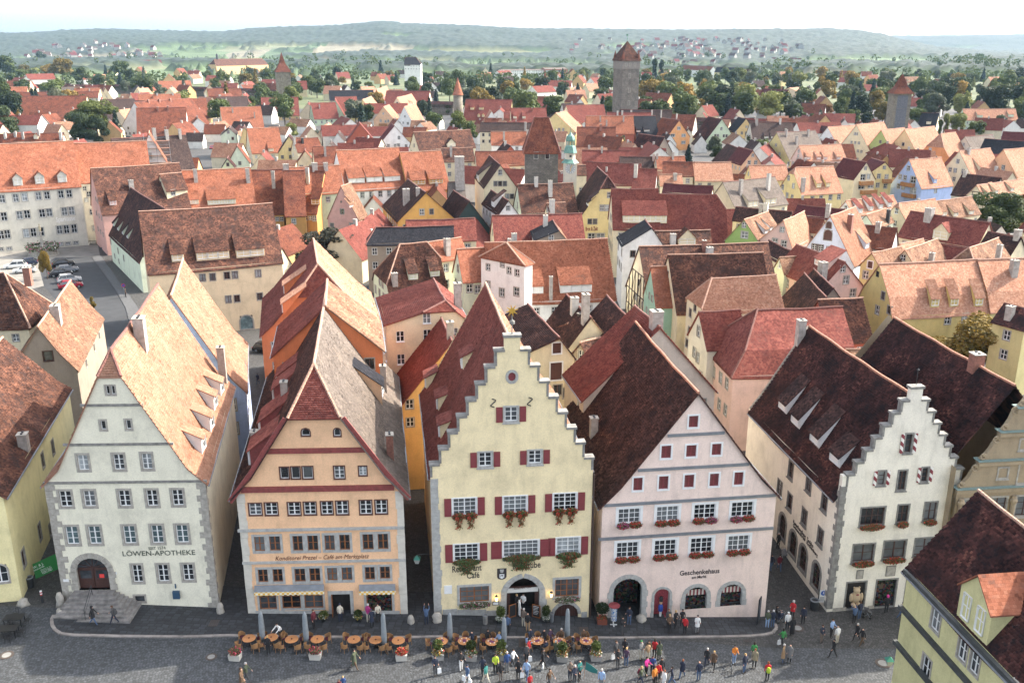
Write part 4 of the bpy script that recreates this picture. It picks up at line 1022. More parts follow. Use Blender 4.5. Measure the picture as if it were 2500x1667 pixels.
for r in[(846,140,882,243),(692,353,728,428),(942,333,974,410)]:rwin(WH,'R5',r,dict(swd,cols=1),shut=SHS)
rwin(WH,'R5',(806,350,848,458),swd)
WWIN={}
for i,r in enumerate([(592,562,724,658),(804,547,861,643),(957,532,1022,630)]):WWIN[('upper',i)]=rwin(WH,'R5',r,dict(swd,cols=4 if i==0 else 2,rows=2))[1]
for i,r in enumerate([(547,772,664,868),(724,752,844,848),(902,737,1014,830)]):WWIN[('lower',i)]=rwin(WH,'R5',r,dict(swd,cols=2,rows=2))[1]
for r,mt in(((507,990,612,1138),interior),((677,975,788,1128),goods),((852,966,912,1088),goods)):rwin(WH,'R5',r,dict(swd,cols=1,rows=1,sash=metal_dark,glassm=mt,sill=False))
for p_ in((425,130),(595,335),(228,-15)):
 hit=WH.wall_hit(WH.lray(('T2',)+p_));
 if hit:WH.add_window(hit[1],hit[2],hit[3],dict(swd,w=1.0,h=1.7))
for p_ in((105,185),(215,330),(375,500),(550,715)):
 hit=WH.wall_hit(WH.lray(('T2',)+p_));
 if hit:WH.add_window(hit[1],hit[2],hit[3],dict(swd,w=1.0,h=1.6))
for p_ in((135,600),(250,790),(360,950),(505,1140)):
 hit=WH.wall_hit(WH.lray(('T2',)+p_));
 if hit:WH.add_window(hit[1],hit[2],hit[3],dict(swd,w=1.5,h=2.5,arch=True,sill=False,surw=.3,glassm=goods if p_[0]>200 else interior))
ztop,ns=18.3,7;hw0=.55
zst=[17.15-(17.15-10.5)*i/6 for i in range(7)];xst=[hw0+(5.35-hw0)*(i+1)/7 for i in range(7)]
right=[(hw0,ztop)]
for i in range(7):right+=[(xst[i-1]if i else hw0,zst[i]),(xst[i],zst[i])]
outer=[(-5.75,WH.zb),(5.35,WH.zb)]+[(x,z)for x,z in reversed(right)]+[(-x,z)for x,z in right[:-1]]+[(-5.75,right[-1][1])]
finish(WH,outer)
m=MB();prof_=[(-5.75,8.6),(-5.75,right[-1][1])]+[(-x,z)for x,z in reversed(right[:-1])]+right+[(5.35,8.6)]
for(x0,z0),(x1,z1)in zip(prof_,prof_[1:]):m.poly([(x0,0,z0),(x1,0,z1),(x1,.5,z1),(x0,.5,z0)])
m.poly([(x,.5,z)for x,z in prof_]);m.build('gable_wall',WH.wallmat,WH.root)
coping(WH,xst,zst,hw0,ztop,.5,stone_dark);quoins(WH,-5.75,-1,-2.8,9.5,stone_dark,wd=(.5,.62))
m=MB();m.tube([(0,.25,ztop+.2),(0,.25,ztop+1.6)],.025);m.lathe([(.02,0),(.12,.1),(.02,.22)],8,(0,.25,ztop+1.5));m.build('finial',metal_dark,WH.root)
lettering(WH,'Kunsthandlung  Teddys','T2',(252,560),(470,838),letter_dark,wall='L',size=.55,bold=.02);lettering(WH,'Geissendörfer  Rothenburg','T2',(250,600),(518,940),letter_dark,wall='L',size=.5,bold=.02)
for r in((565,918,605,968),(735,893,790,952)):
 s_=rect(WH,'R5',r);m=MB();m.box((s_[0],-.05,s_[1]),(s_[2],0,s_[3]));m.box((s_[0]+.08,-.08,s_[1]+.08),(s_[2]-.08,-.05,s_[3]-.08),1);m.build('relief_plaque',[stone_dark,stone_mat],WH.root)
 # ---------- 6 stone house with scrolled gable at the right edge
ST=house('brown sandstone house with scrolled gable, copper cornices and huge dark roof','R10',None,None,None,None,'g','darkred',(.33,.26,.17),a0=(43.6,73.6,18.0),yaw=6,L=23.5,wl=5.0,wr=7.5,heL=11.0,heR=9.0,geo=True,stepped=True,ovg=-1.2,ovh=.1,gut=False,name='scroll_gable_house',ridge=plain('ridge_rust',(.36,.17,.11),.9,var=.3),ch=[('R10',1375,975,1.3,1.0,1.0,'b')])
sand=plaster('sandstone',(.33,.26,.17),.5,.4);ST.wallmat=sand;copper=plain('copper_green',(.17,.24,.225),.6,var=.2,scale=4)
tiers=[(ST.zb,9.05,-4.6),(9.05,11.66,-3.0),(11.66,14.34,-1.45),(14.34,16.52,-.25),(16.52,18.6,1.0)]
XR=8.6;cxt=4.0
outer=[(-4.6,ST.zb),(12.6,ST.zb)];rt=[];lt=[]
for z0,z1,xl in tiers:lt+=[(xl,z0),(xl,z1)];rt+=[(2*cxt-xl,z0),(2*cxt-xl,z1)]
outer=[lt[0]]+rt+list(reversed(lt[1:]))
ss=dict(w=.8,h=1.0,cols=2,rows=3,sash=white_paint,sur=stone_mat,surw=.16,sill=True,proud=.05)
for xw,zw,ww,hw_ in((-.6,10.35,.8,.9),(1.4,10.2,1.0,1.8),(3.2,10.3,1.0,1.8),(.9,13.0,.7,.9),(2.6,12.9,.9,1.6),(-3.0,7.0,1.5,1.8),(-.6,7.0,1.6,1.9),(2.0,7.0,1.6,1.9),(4.5,7,1.6,1.9),(-3,3.4,1.5,1.9),(-.6,3.4,1.5,1.9),(2,3.4,1.5,1.9)):ST.add_window('A',xw,zw,dict(ss,w=ww,h=hw_,sash=oak_dark if zw<8 else white_paint))
finish(ST,outer)
m=MB()
for z0,z1,xl in tiers:m.poly([(xl,0,z0),(2*cxt-xl,0,z0),(2*cxt-xl,.5,z1),(xl,.5,z1)]);m.box((xl,.02,max(z0,8)),(2*cxt-xl,.5,z1))
m.build('gable_wall',sand,ST.root)
for(z0,z1,xl),(_,_,xn)in zip(tiers,tiers[1:]):
 m=MB();m.box((xl-.25,-.4,z1-.02),(2*cxt-xl+.25,.6,z1+.05));m.build('copper_cornice',copper,ST.root);m=MB();m.box((xl-.15,-.3,z1-.45),(2*cxt-xl+.15,.02,z1-.1));m.build('stone_cornice',sand,ST.root)
 pts=[];hh=2.0;ww=xn-xl
 body=[(xl+.1,z1+.06),(xn,z1+.06),(xn,z1+hh),(xn-.25,z1+hh),(xl+ww*.55,z1+hh*.5),(xl+ww*.3,z1+hh*.22)]
 m=MB();m.poly([(x,-.02,z)for x,z in body]);m.poly([(x,.4,z)for x,z in body])
 for(x0,za),(x1,zb_)in zip(body,body[1:]+body[:1]):m.poly([(x0,-.02,za),(x1,-.02,zb_),(x1,.4,zb_),(x0,.4,za)])
 for cx_,cz_,rr in((xn-.3,z1+hh-.1,.36),(xl+.25,z1+.35,.3)):
  ring=[(cx_+rr*math.cos(i*.55)*(1-i*.035),-.08,cz_+rr*math.sin(i*.55)*(1-i*.035))for i in range(16)];m.tube(ring,.09,5)
 m.build('scroll',sand,ST.root)
for xw in(-4.2,-1.8,.7,3.3,5.9):
 for zc in(7.2,3.6):
  m=MB();m.lathe([(.3,-1.2),(.22,-1.1),(.2,.2),(.3,.35),(.34,.6),(.2,.75),(.18,.95)],8,(xw,-.25,zc));m.build('pilaster',sand,ST.root)
  # ---------- 7 olive yellow house in the lower right corner
CN=house('olive yellow corner house with dark roof and tiled gabled dormer','T1',(650,5),(1007,280),15.0,(85,660),'e','darkred',(.55,.52,.27),pitch=52,geo=True,Lx=12,name='corner_house',ovh=.45,ovg=.3,win=[(285,1050,dict(w=1.05,h=1.7)),(205,1440,dict(w=1.05,h=1.7)),(505,1290,dict(w=.95,h=1.7)),(605,1395,dict(w=.95,h=1.7)),(980,1560,dict(w=1,h=1.7))],ridge=mortar)
hit=CN.roof_hit(CN.lray((575,1120)))
if hit:dormer(CN,hit,3.4,2.3,'gable',2,None,'orange','wa',.58,.85)
dkband=plain('dark_cornice',(.045,.05,.05),.7,var=.3)
for z_ in(CN.heR-.05,CN.heR-3.1,CN.heR-6.2):m=MB();m.box((CN.wr-.02,-.15,z_-.32),(CN.wr+.3,CN.L,z_));m.build('string_course',dkband,CN.root)
# ---------- 8 house at the left edge
LE=house('pale yellow house at the left edge with mossy brown roof beside the lane','R1',None,None,None,None,'g','brown',(.74,.66,.36),a0=(-47.1,66.8,17.0),yaw=13.5,L=25.5,wl=5.6,wr=5.6,heL=11.0,heR=11.0,geo=True,flare=.08,ovh=.4,name='gabled_house',win=[(0,940,dict(w=1.2,h=1.7,arch=True,sash=white_paint,sur=stone_mat,surw=.14,sill=False,cols=2,rows=2)),(228,700,dict(WSTY['wd'],w=.8,h=1.6)),(245,290,dict(WSTY['wd'],w=.8,h=1.5)),(303,215,dict(WSTY['wd'],w=.8,h=1.5)),(135,850,dict(WSTY['wd'],w=.9,h=1.6)),(290,705,dict(WSTY['wd'],w=.6,h=1.2))],ch=[(140,215,1.5,.8)],sk=[(40,160),(15,25)])
# stone plinths
def plinth(H,runs,h,mat,pr=.045):
 for x0,x1 in runs:
  n=max(1,int((x1-x0)/1.1))
  for i in range(n):
   a,b=x0+(x1-x0)*i/n+.006,x0+(x1-x0)*(i+1)/n-.006;g0=H.tow((a,0,0));z0=gz(g0.x,g0.y);m=MB();m.box((a,-pr-rng.uniform(0,.012),z0-.4),(b,.04,z0+h+rng.uniform(-.03,.03)));m.build('plinth_stone',mat,H.root)
plinth(PZ,[(-6.1,dr[0]-.3),(dr[2]+.3,6.1)],.38,grey_stone)
_y2,_y3=g2[0]-g2[1]-.5,g2[0]+g2[1]+.5
plinth(YW,[(-6.0,_y2),(_y3,g3[0]-g3[1]-.3),(g3[0]+g3[1]+.3,6.55)],.6,grey_stone)
plinth(WH,[(-5.2,-3.9),(-1.8,-1.2),(1.6,2.2)],.35,stone_mat)
# ------------------------------------------------------------------ the old town behind the square
WC=dict(cream=(.66,.58,.40),grey=(.60,.57,.48),white=(.72,.72,.69),ochre=(.48,.27,.09),gold=(.58,.33,.09),pink=(.58,.34,.29),rose=(.62,.44,.38),orange=(.62,.20,.08),peach=(.66,.42,.26),green=(.48,.56,.40),pgreen=(.60,.66,.50),yellow=(.68,.56,.27),olive=(.52,.46,.22),blue=(.36,.46,.68),bluewh=(.64,.70,.78),brownpl=(.28,.23,.18),redw=(.36,.10,.06),dgreen=(.03,.05,.045),lime=(.26,.38,.12),plaster=(.58,.50,.41))
tile_hung=None
def T(label,k,A,B,zr,E,mode,roof,wall,**kw):
 kw.setdefault('group','old town houses');kw.setdefault('auto',True)
 return house(label,k,A,B,zr,E,mode,roof,WC[wall]if isinstance(wall,str)else wall,**kw)
W_=lambda w,h,**k:dict(w=w,h=h,**k)
# --- left: bank, street and the block with the eatery
BK=T('long grey bank with orange roof and three small dormers on the car park square','Z5',(-260,408),(690,368),24,(380,822),'e','orange','grey',pitch=48,win=[(x,y,W_(1.15,1.75))for x,y in[(20,925),(150,915),(235,908),(368,897),(450,890),(583,880),(662,875)]]+[(x,y,W_(1.25,1.9))for x,y in[(38,1093),(188,1080),(260,1072),(403,1062),(472,1055),(617,1045),(685,1038)]]+[(x,y,W_(1.2,2.0))for x,y in[(10,1270),(70,1262),(250,1252),(320,1245),(393,1238),(570,1220),(637,1215),(710,1208)]]+[(x,y,W_(1.0,.7))for x,y in[(10,1405),(90,1398),(580,1357),(652,1352),(727,1345)]],dm=[(175,795,2.0,1.7,'gable',1),(385,778,2.0,1.7,'gable',1),(600,765,2.0,1.7,'gable',1)],sk=[(155,552),(517,525)],name='bank_building',cat='building')
lettering(BK,'Sparkasse','Z5',(538,1145),(720,1128),plain('letter_white',(.75,.74,.72),.6,var=0),wall='R',size=1.6)
T('bright red roofed wing of the bank behind scaffolding','Z5',(705,392),(1395,368),23,(900,760),'e','orange','grey',pitch=48,win=[(850,880),(880,1050),(905,1205)],name='house')
SCG=T('white gable under repair rising from the red roof','Z5',(1425,300),None,22.5,(1595,570),'g','orange','white',yaw=20,L=10,win=[(1430,515,W_(1.0,1.5))])
T('dark grey-brown steep roof behind the white gable','Z5',(1065,348),(1770,312),19,(1800,655),'e','greybrown','cream',pitch=54,ch=[(1480,335,3.2,1.0),(1590,310,3,1.0),(1715,300,3,.8)])
T('pink street house with mottled brown roof and swept dormer','Z5',(872,632),(1705,580),19,(965,1068),'e','brown','pink',win=[(918,925,'ws'),(936,948,'ws'),(925,1060,'ws'),(950,1085,'ws'),(973,1110,'ws'),(940,1210,'ws'),(965,1240,'ws'),(987,1265,'ws')],dm=[(1085,985,1.6,1.3,'shed')],sk=[(1465,745)],ch=[(1260,825,2.2,1.0)])
T('narrow cream rear wing with terrace below the brown roof','Z5',(1530,690),(1728,672),17,(1650,835),'e','brown','cream',win=[(1657,862)],sk=[(1645,790)])
T('red-orange roofed house with one long dormer and smoking chimney','Z6',(-240,655),(430,625),17,(200,1080),'e','orange','cream',dm=[(165,975,6.6,1.3,'shed',5),('Z5',1850,975,2.6,1.2,'shed',2)],sk=[(330,735),(400,885),(15,755)],ch=[(415,752,3.4,.9),('Z5',1875,745,3.0,.9)])
T('dark roofed street house with four tiny green dormers','Z5',(1250,815),(1475,955),16,(1100,1310),'e','dark','pgreen',pitch=60,dm=[(1090,1185,1.2,.9,'shed'),(1132,1225,1.2,.9,'shed'),(1178,1262,1.2,.9,'shed'),(1222,1300,1.2,.9,'shed')],win=[(1060,1330,'wd'),(1130,1420,'wd'),(1185,1490,'wd'),(1100,1470,'ws'),(1140,1520,'ws')],Lx=9)
KT=T('cream corner house with mottled brown roof and three wide dormers','Z5',(1335,1045),('Z6',630,965),20,('s',520,653),'e','brown',(.68,.55,.36),win=[('R6',1410,365,'wd'),('R6',1480,360,'wd'),('R6',1580,350,'wd'),('R6',1635,345,'wd'),('R7',35,345,'wd'),('R7',200,335,'wd'),('R6',1590,515,'wd'),('R6',1650,510,'wd'),('R7',15,515,'wd'),('R7',50,512,'wd'),('R7',212,495,'wd'),('R7',120,675,dict(w=2.1,h=2.4,arch=True,sash=zinc,sur=stone_mat,surw=.2,cols=1,rows=1,sill=False,glassm=pane_teal)),('R6',965,235,'ws'),('R6',1000,280,'ws'),('R6',975,390,'ws'),('R6',1012,420,'ws')],dm=[('R6',1240,250,1.9,1.3,'shed',1),('R6',1485,235,5.2,1.4,'shed',3),('Z6',440,1475,4.6,1.4,'shed',2)])
lettering(KT,'Kätale','R7',(216,634),(300,627),plain('letter_blue',(.03,.06,.22),.6,var=0),wall='R',size=1.3,bold=.02,shear=.25)
L2a=T('low house with mottled brown hipped roof at the left edge','R6',(-150,337),(240,325),16,(150,705),'e','brown','cream',hipB=1,geo=True,ch=[(200,318,1.6,.9,.9,'b')],sk=[(185,432),(52,545)])
T('grey plastered gable house with small square window','R6',(262,705),None,14.5,(535,1000),'g','tan','brownpl',yaw=15.8,L=23,wl=4.5,geo=True,auto=False,win=[(335,910,W_(1.0,1.2,sash=oak_dark,sur=oak_dark,surw=.1,cols=1,rows=1,sill=False)),(600,960,'ws'),(655,850,'ws'),(690,770,'ws')],ch=[(395,650,2.0,1.0,1.3)],prof=[(0,0),(.55,.62),(1,1)])
T('narrow pharmacy rear house with blue side wall','R6',(1190,490),(1272,235),21.5,None,'g','peach','blue',geo=True,wl=6.0,wr=6.4,heL=10.5,heR=10.5,flare=.1,ridge=mortar)
# --- far left
T('long brown barn roof behind the dark round trees','ZA',(185,850),(765,845),15,(500,1100),'e','rust','cream',win=[(310,1085,'dk'),(345,1083,'dk'),(380,1083,'dk'),(436,1080,'dk')])
T('dark brown roof with red wall beside the brown hall','ZA',(885,880),(1185,872),15,(1060,1137),'e','greybrown','redw')
HL=T('big brick-brown hall roof with white stepped fire wall','ZA',(1205,955),(1640,948),17,(1420,1260),'e','rust','white',ch=[(1395,975,1.6,.9,.9,'b'),(1483,965,1.6,.9,.9,'b'),(1465,1165,2.5,.9,.9,'b')],sk=[(1422,1075)])
T('second brown hall roof with chimney row','ZA',(1185,905),(1690,868),17.5,(1500,1150),'e','rust','white',ch=[(1312,905,1.5,.9,.9,'b'),(1408,900,1.5,.9,.9,'b'),(1505,895,1.5,.9,.9,'b')])
T('orange roof behind the hall chimneys','ZA',(1220,835),(1590,828),15,(1400,900),'e','orange','cream',ch=[(1388,838,1.2,.9,.9,'w'),(1527,835,1.2,.9,.9,'w'),(1350,865,1.3,.8,.8,'b')])
T('small house with red wall at the end of the lane','ZA',(1695,872),(1815,868),14,(1760,1168),'e','rust','redw',pitch=56,win=[('Z5',1933,325)])
T('plain orange roof by the town wall','ZA',(1395,717),(1680,712),13,(1540,822),'e','orange','cream')
T('yellow-green house with red roof by the town wall','ZA',(1830,785),(2125,780),13,(1980,892),'e','rust','yellow',win=[(1880,920),(1905,922)])
T('dark roofed house behind the orange roof','ZA',(1915,857),(2180,850),12.5,(2050,955),'e','greybrown','cream',ch=[(2000,890,2,.8)])
T('orange roofed house with pale green gable on the lane','ZA',(1945,948),(2300,940),13,(2120,1155),'e','orange','pgreen',ch=[(2055,990,2.4,.7),(2250,1040,3.4,.5)])
for i,(ax,ay,ex,ey,zz,lb)in enumerate([(890,780,955,882,13,'small cream gable house with dark verge by the barn'),(930,778,1000,875,13,'white gable with peach roof by the barn'),(1220,760,1285,832,13,'pale gable house behind the green trees')]):
 T(lb,'ZA',(ax,ay),None,zz,(ex,ey),'g','pale' if i==1 else 'greybrown','cream',yaw=28,L=12,win=[(ax+12,ay+70,'ws')])
T('long red roof at the upper left edge','ZA',(-60,712),(268,712),14,(100,775),'e','rust','cream',ch=[(170,715,1.3,.8),(65,715,1.2,.8)])
T('low orange roofed row at the left edge','ZA',(-60,770),(240,766),14,(100,815),'e','orange','cream')
T('grey roofed row house between orange roofs','ZA',(415,770),(655,768),13.5,(540,815),'e','grey','cream',ch=[(470,790,1.6,.8,.8,'w')])
T('orange roofed row house with brown chimney','ZA',(658,780),(880,778),13.5,(760,830),'e','orange','cream',ch=[(702,785,1.6,1.0,1.0,'b'),(790,800,1.5,.8)])
T('low brown roof in front of the left row houses','ZA',(90,815),(870,808),13,(480,865),'e','rust','cream')
T('low roof with many small chimneys behind the bank','Z5',(40,300),(605,292),14,(330,375),'e','rust','cream',ch=[(18,340,2.2,.8,.8,'w'),(148,320,1.5,.9),(222,340,2.4,.8),(372,320,2.6,.8),(683,345,2.6,.9,.9,'w')],dm=[(345,350,1.6,1.2,'gable')])
# --- middle left (Z6 / ZB)
T('orange roofed long house with red gabled dormer wing','Z6',(405,250),(700,240),13.5,(600,480),'e','orange','cream',dm=[(635,470,2.0,1.3,'shed')],win=[(655,520)])
T('cream gable house with curved verge and tall window','Z6',(372,240),None,13,(630,495),'g','greybrown','yellow',yaw=14,L=14,wl=4.2,win=[(468,440,W_(1.0,2.0)),(553,537,W_(1.3,1.2))],ch=[(330,330,3,.8)])
T('pale green narrow gable with dark roof on the lane','Z6',(235,250),None,12.5,(320,310),'g','greybrown','pgreen',yaw=14,L=16,wl=3.8,wr=2.6)
T('little grey-green gable with brown framed window','Z6',(310,420),None,11,(430,580),'g','rust','pgreen',yaw=14,L=11,win=[(335,583,'wd')])
T('low maroon roof at the lane corner','Z6',(215,540),None,9.5,(290,628),'g','darkred','green',yaw=14,L=8)
T('cream gable with dark steep left roof and brown window','Z6',(805,325),None,13,(930,480),'g','darkred','yellow',yaw=12,L=13,win=[(853,483,'wd')])
T('red roof with black chimney behind the cream gable','Z6',(850,350),(1080,338),12.5,(1000,470),'e','rust','cream',ch=[(935,385,2.0,.8,.8,'d'),(860,390,2.4,.8)])
T('orange roof behind the row with a tall chimney','Z6',(1035,425),(1265,418),13,(1150,590),'e','rust','cream',ch=[(1153,505,3.4,.7)])
T('small dark gabled roof below the orange roof','Z6',(960,465),None,11,(1055,575),'g','rust','cream',yaw=12,L=7)
T('red tiled gable house with triangular dormer and two white windows','Z6',(1485,205),None,14.5,(1630,375),'g','red','redw',yaw=10,L=12,win=[(1503,400,W_(1.1,1.3)),(1540,398,W_(1.1,1.3))],dm=[(1365,390,2.2,1.2,'shed')])
T('white gable house with arched window and maroon roof','Z6',(1815,225),None,14,(2015,440),'g','maroon','white',yaw=12,L=13,win=[(1858,338,'wa'),(1855,412),(1927,420)])
T('mottled brown long roof with eyebrow dormer','Z7',(40,285),(575,262),15,(300,445),'e','brown','cream',dm=[(400,425,3.4,1.3,'gable')])
T('lower mottled brown roof before the eyebrow dormer roof','Z7',(310,440),(600,432),13,(500,560),'e','brown','cream',ch=[(397,510,3.6,.7)])
T('cream house with red roof, two gabled dormers and a window row','ZB',(135,862),(460,858),14,(330,1022),'e','red',(.62,.48,.26),win=[(237,1048),(284,1048),(332,1047),(390,1047),(452,1047)],dm=[(312,992,1.8,1.4,'gable'),(422,992,1.8,1.4,'gable')],ch=[(333,875,1.6,.9,.9,'b'),(422,875,1.6,.9,.9,'b')])
T('pale green wing with red roof','ZB',(575,910),(790,905),13,(600,1052),'e','red','green',win=[(620,1080),(672,1080)],ch=[(652,955,2.4,.7)],sk=[(680,1008)])
T('pale green gable house with balcony and round-topped window','ZB',(787,880),None,13.5,(888,1050),'g','red','green',yaw=8,L=14,win=[(788,956,'wa'),(770,1013),(815,1013),(745,1083),(785,1080),(825,1080),(850,1080)])
T('yellow gable house with sunlit roof behind the spruce','ZB',(1030,880),(1110,850),14,(885,1085),'g','pale','yellow',win=[(1000,990),(1010,960,'ws')],dm=[(1135,985,2.0,1.0,'shed')])
MB3=T('peach gable house with two small balconies','ZB',(1215,945),(1268,925),12.5,(1130,1055),'g','pale','peach',win=[(1215,1005,'ws'),(1192,1068),(1235,1075),(1258,1070),(1180,1137),(1210,1147),(1240,1145)])
T('tall cream gable house with four swept roof dormers','ZB',(1335,862),(1465,830),15,(1280,955),'g','pale','cream',win=[(1337,912,'wd'),(1318,970,'wd'),(1360,972,'wd')],dm=[(1490,960,1.6,1.0,'shed'),(1530,1000,1.6,1.0,'shed'),(1455,915,1.6,1.0,'shed')])
T('white gable house below the cream one','ZB',(1400,942),(1500,915),13,(1322,1105),'g','pale','white',win=[(1405,1030,'ws'),(1358,1090),(1432,1092)],dm=[(1500,1085,1.6,1.0,'shed')])
T('large red roof behind the sunlit gables','ZB',(1245,802),(1625,805),15,(1430,985),'e','red','cream')
T('red house with sunlit gabled front and paired windows','ZB',(1155,790),(1245,760),15,(1130,860),'g','pale','redw',win=[(1160,845),(1160,893)])
T('dark slate roof by the town wall','ZB',(735,800),(1125,796),13,(930,885),'e','slate','cream')
T('maroon roof behind the green gable','ZB',(790,857),(975,853),13,(890,985),'e','red','cream')
T('yellow inn with broad red roof and small yellow dormers','ZB',(1945,877),('ZC',180,880),15,(2150,1062),'e','red','yellow',dm=[(2000,970,2.2,1.4,'shed'),(2080,970,2.8,1.4,'shed'),(2058,1035,1.5,1.3,'gable'),(2097,1035,1.5,1.3,'gable'),(2215,1038,1.5,1.3,'gable')])
T('small white gable in front of the yellow inn','Z7',(785,85),None,11,(850,185),'g','pale','white',yaw=8,L=10)
T('red roof with two brown dormers right of the inn','ZC',(170,955),(480,953),13,(320,1082),'e','red','cream',dm=[(207,1048,1.8,1.4,'shed'),(287,1048,1.8,1.4,'shed')],ch=[(360,975,1.5,.9,.9,'b')])
T('plain red barn roof with cream gable','ZC',(660,932),(905,925),13.5,(760,1088),'e','red','cream',sk=[(737,1050)])
T('second red barn roof beside the tower','ZC',(905,926),(990,925),13,(950,1030),'e','red','cream')
T('yellow house with sunlit roof and gabled dormer by the gate','Z7',(1398,103),(1495,82),15,(1592,290),'g','pale','yellow',win=[(1432,262),(1470,262),(1432,330),(1462,330),(1458,400,W_(1.4,1.6)),(1560,305,'ws'),(1582,300,'ws')],dm=[(1500,235,3.0,1.6,'gable',2)])
T('orange roof with aerials before the stone tower','Z7',(1692,130),(2138,130),15,(1960,297),'e','orange','redw',ch=[(1825,180,2.6,.6),(1885,220,2.6,.6),(2047,180,2.4,.6)])
T('dark slate roof with small white skylight','Z8',(180,132),(388,130),14.5,(280,335),'e','slate','grey',sk=[(230,213)],dm=[(230,285,1.8,1.0,'shed'),(310,280,2.6,1.0,'shed')])
T('long grey-brown roof under the stone tower','Z8',(55,68),(550,75),13.5,(480,275),'e','greybrown','grey',ch=[(160,120,2.8,.8,.8,'w'),(357,125,3.2,.7,.7,'w'),(447,140,4.0,.6,.6,'w')])
T('low red roof in front of the stone tower','Z7',(1890,95),(2310,98),12.5,(2100,132),'e','red','cream',ch=[(1990,118,2.2,.9,.9,'w'),(2035,112,2.0,.9,.9,'w')])
T('weathered red-brown roof beside the orange gable','Z8',(555,114),(778,120),13.5,(700,268),'e','rust','grey',ch=[(595,155,2.6,.6,.6,'w')])
T('orange gable house with white paired windows','Z8',(620,172),None,13.5,(722,325),'g','rust','peach',yaw=22,L=15,wallmat=plaster('plaster_apricot',(.66,.33,.14)),win=[(617,250,W_(1.6,1.4)),(560,318,W_(2.0,1.3)),(662,318,W_(2.0,1.3)),(557,385,W_(2.0,1.3)),(660,385,W_(2.0,1.3))])
T('grey plastered gable with dark red roof below the orange gable','Z8',(480,332),(235,300),11.5,(562,492),'g','darkred','brownpl',win=[(455,490,W_(1,1.2)),(497,490,W_(1,1.2))])
T('pale green gable house with brown roof and arched attic window','Z8',(1030,160),(900,135),14,(1157,357),'g','darkred','green',win=[(1025,252,'wa'),(965,320,'wd'),(990,320,'wd'),(1047,322,'wd'),(1073,322,'wd'),(1075,388,'wd'),(785,375,'wd'),(815,380,'wd'),(840,385,'wd')],sk=[(850,290,1.6,1.2)])
T('yellow gable house with slate roof','Z8',(1260,158),(1185,140),13.5,(1347,282),'g','slate',(.62,.46,.22),win=[(1265,235,'ws'),(1220,295,'wd'),(1262,295,'wd'),(1302,295,'wd'),(1212,362,'wd'),(1235,362,'wd')])
T('long grey roof along the town wall','Z8',(1300,192),(1697,190),13,(1480,345),'e','greybrown','grey',ch=[(1360,210,2.6,1.0),(1585,200,2.4,.8,.8,'w'),(1635,320,3.6,.7)],sk=[(1438,272),(1525,278)],dm=[(1455,345,1.8,1.0,'shed'),(1520,345,1.8,1.0,'shed')])
T('olive yellow gable house with grey roof and many small windows','Z8',(1555,288),(1920,268),15,(1780,552),'e','grey','olive',win=[(1547,410,'ws'),(1495,480,'ws'),(1540,490,'ws'),(1582,495,'ws'),(1482,555,'ws'),(1525,560,'ws'),(1583,575,'ws'),(1675,580)],ch=[(1645,325,2.8,.6),(1740,395,3.2,.8),(1853,320,2.6,.7)])
T('rose gable house with sunlit roof and four swept dormers','Z8',(1770,412),(2165,398),12.5,(1950,555),'e','pale','rose',win=[(1765,470,'ws'),(1750,550,'ws'),(1780,548,'ws')],dm=[(1860,545,1.6,1.0,'shed'),(1955,545,1.6,1.0,'shed'),(2020,545,1.6,1.0,'shed'),(2145,545,1.6,1.0,'shed')])
T('cream gable house with maroon roof and paired windows','Z8',(1325,462),(1190,425),13,(1412,592),'g','maroon','peach',win=[(1325,508,'ws'),(1290,578),(1352,578)])
T('dark weathered shed roof beside the cream gable','Z8',(1190,438),(1080,392),12.5,None,'g','dark','brownpl',wl=5,wr=3.5,heL=6.5,heR=8)
T('orange roof striped with grey in the middle of the old town','Z8',(470,566),(760,572),13,(640,700),'e','rust','cream')
T('peach roof with dark side gable','Z8',(755,572),(1110,570),13,(1130,742),'e','pale','cream',pitch=50)
T('small dark roofed gable with white chimney','Z8',(1000,622),(935,590),11.5,(1100,745),'g','darkred','cream',ch=[(845,790,3.2,.9,.9,'w')],wl=7)
T('red roofed house with sunlit white side gable','Z8',(190,630),(405,636),13,(280,825),'e','red','white',ch=[(165,700,3.6,1.0,1.0,'w')],sk=[(222,758)])
T('low dark red roof with aerials','Z8',(480,775),(940,800),11,(700,872),'e','maroon','cream')
T('small sunlit roof in the courtyard','Z8',(430,690),(640,688),11,(560,790),'e','pale','cream',ch=[(580,728,1.6,.9)])
T('long low red roof by the courtyard','Z7',(1665,568),(2210,590),12.5,(1900,780),'e','red','cream',ch=[(1885,655,1.2,.5)])
T('red roof above the courtyard','Z7',(1655,458),(2105,462),13,(1880,575),'e','red','cream',sk=[(1907,498),(1937,560)],ch=[(1840,475,2,.6)])
T('grey patched roof with tall brick chimney','Z7',(1605,235),(1970,238),13.5,(1800,470),'e','rust','redw',ch=[(1828,260,2.4,1.0,1.0,'b'),(1850,400,3.2,.6)])
T('plain grey low roof in the middle','Z7',(2015,518),(2360,520),11.5,(2200,630),'e','greybrown','cream',ch=[(2335,550,2,.8)])
T('orange low roof by the fir trees','Z8',(400,518),(668,515),12,(560,630),'e','orange','cream',ch=[(408,535,1.6,.6),(560,535,2,.6)])
T('brown long roof before the eyebrow roof','Z7',(680,192),(1178,195),14,(930,278),'e','greybrown','cream',ch=[(1108,270,4,.9)])
T('orange roof with white side wall before the gate tower','Z7',(780,280),(1122,278),13.5,(950,405),'e','orange','white',ch=[(903,360,3.6,.7),(1130,330,3,.9)],sk=[(1100,352)])
T('low rust roof left of the gate tower','Z7',(632,470),(1100,462),12.5,(900,600),'e','rust','cream')
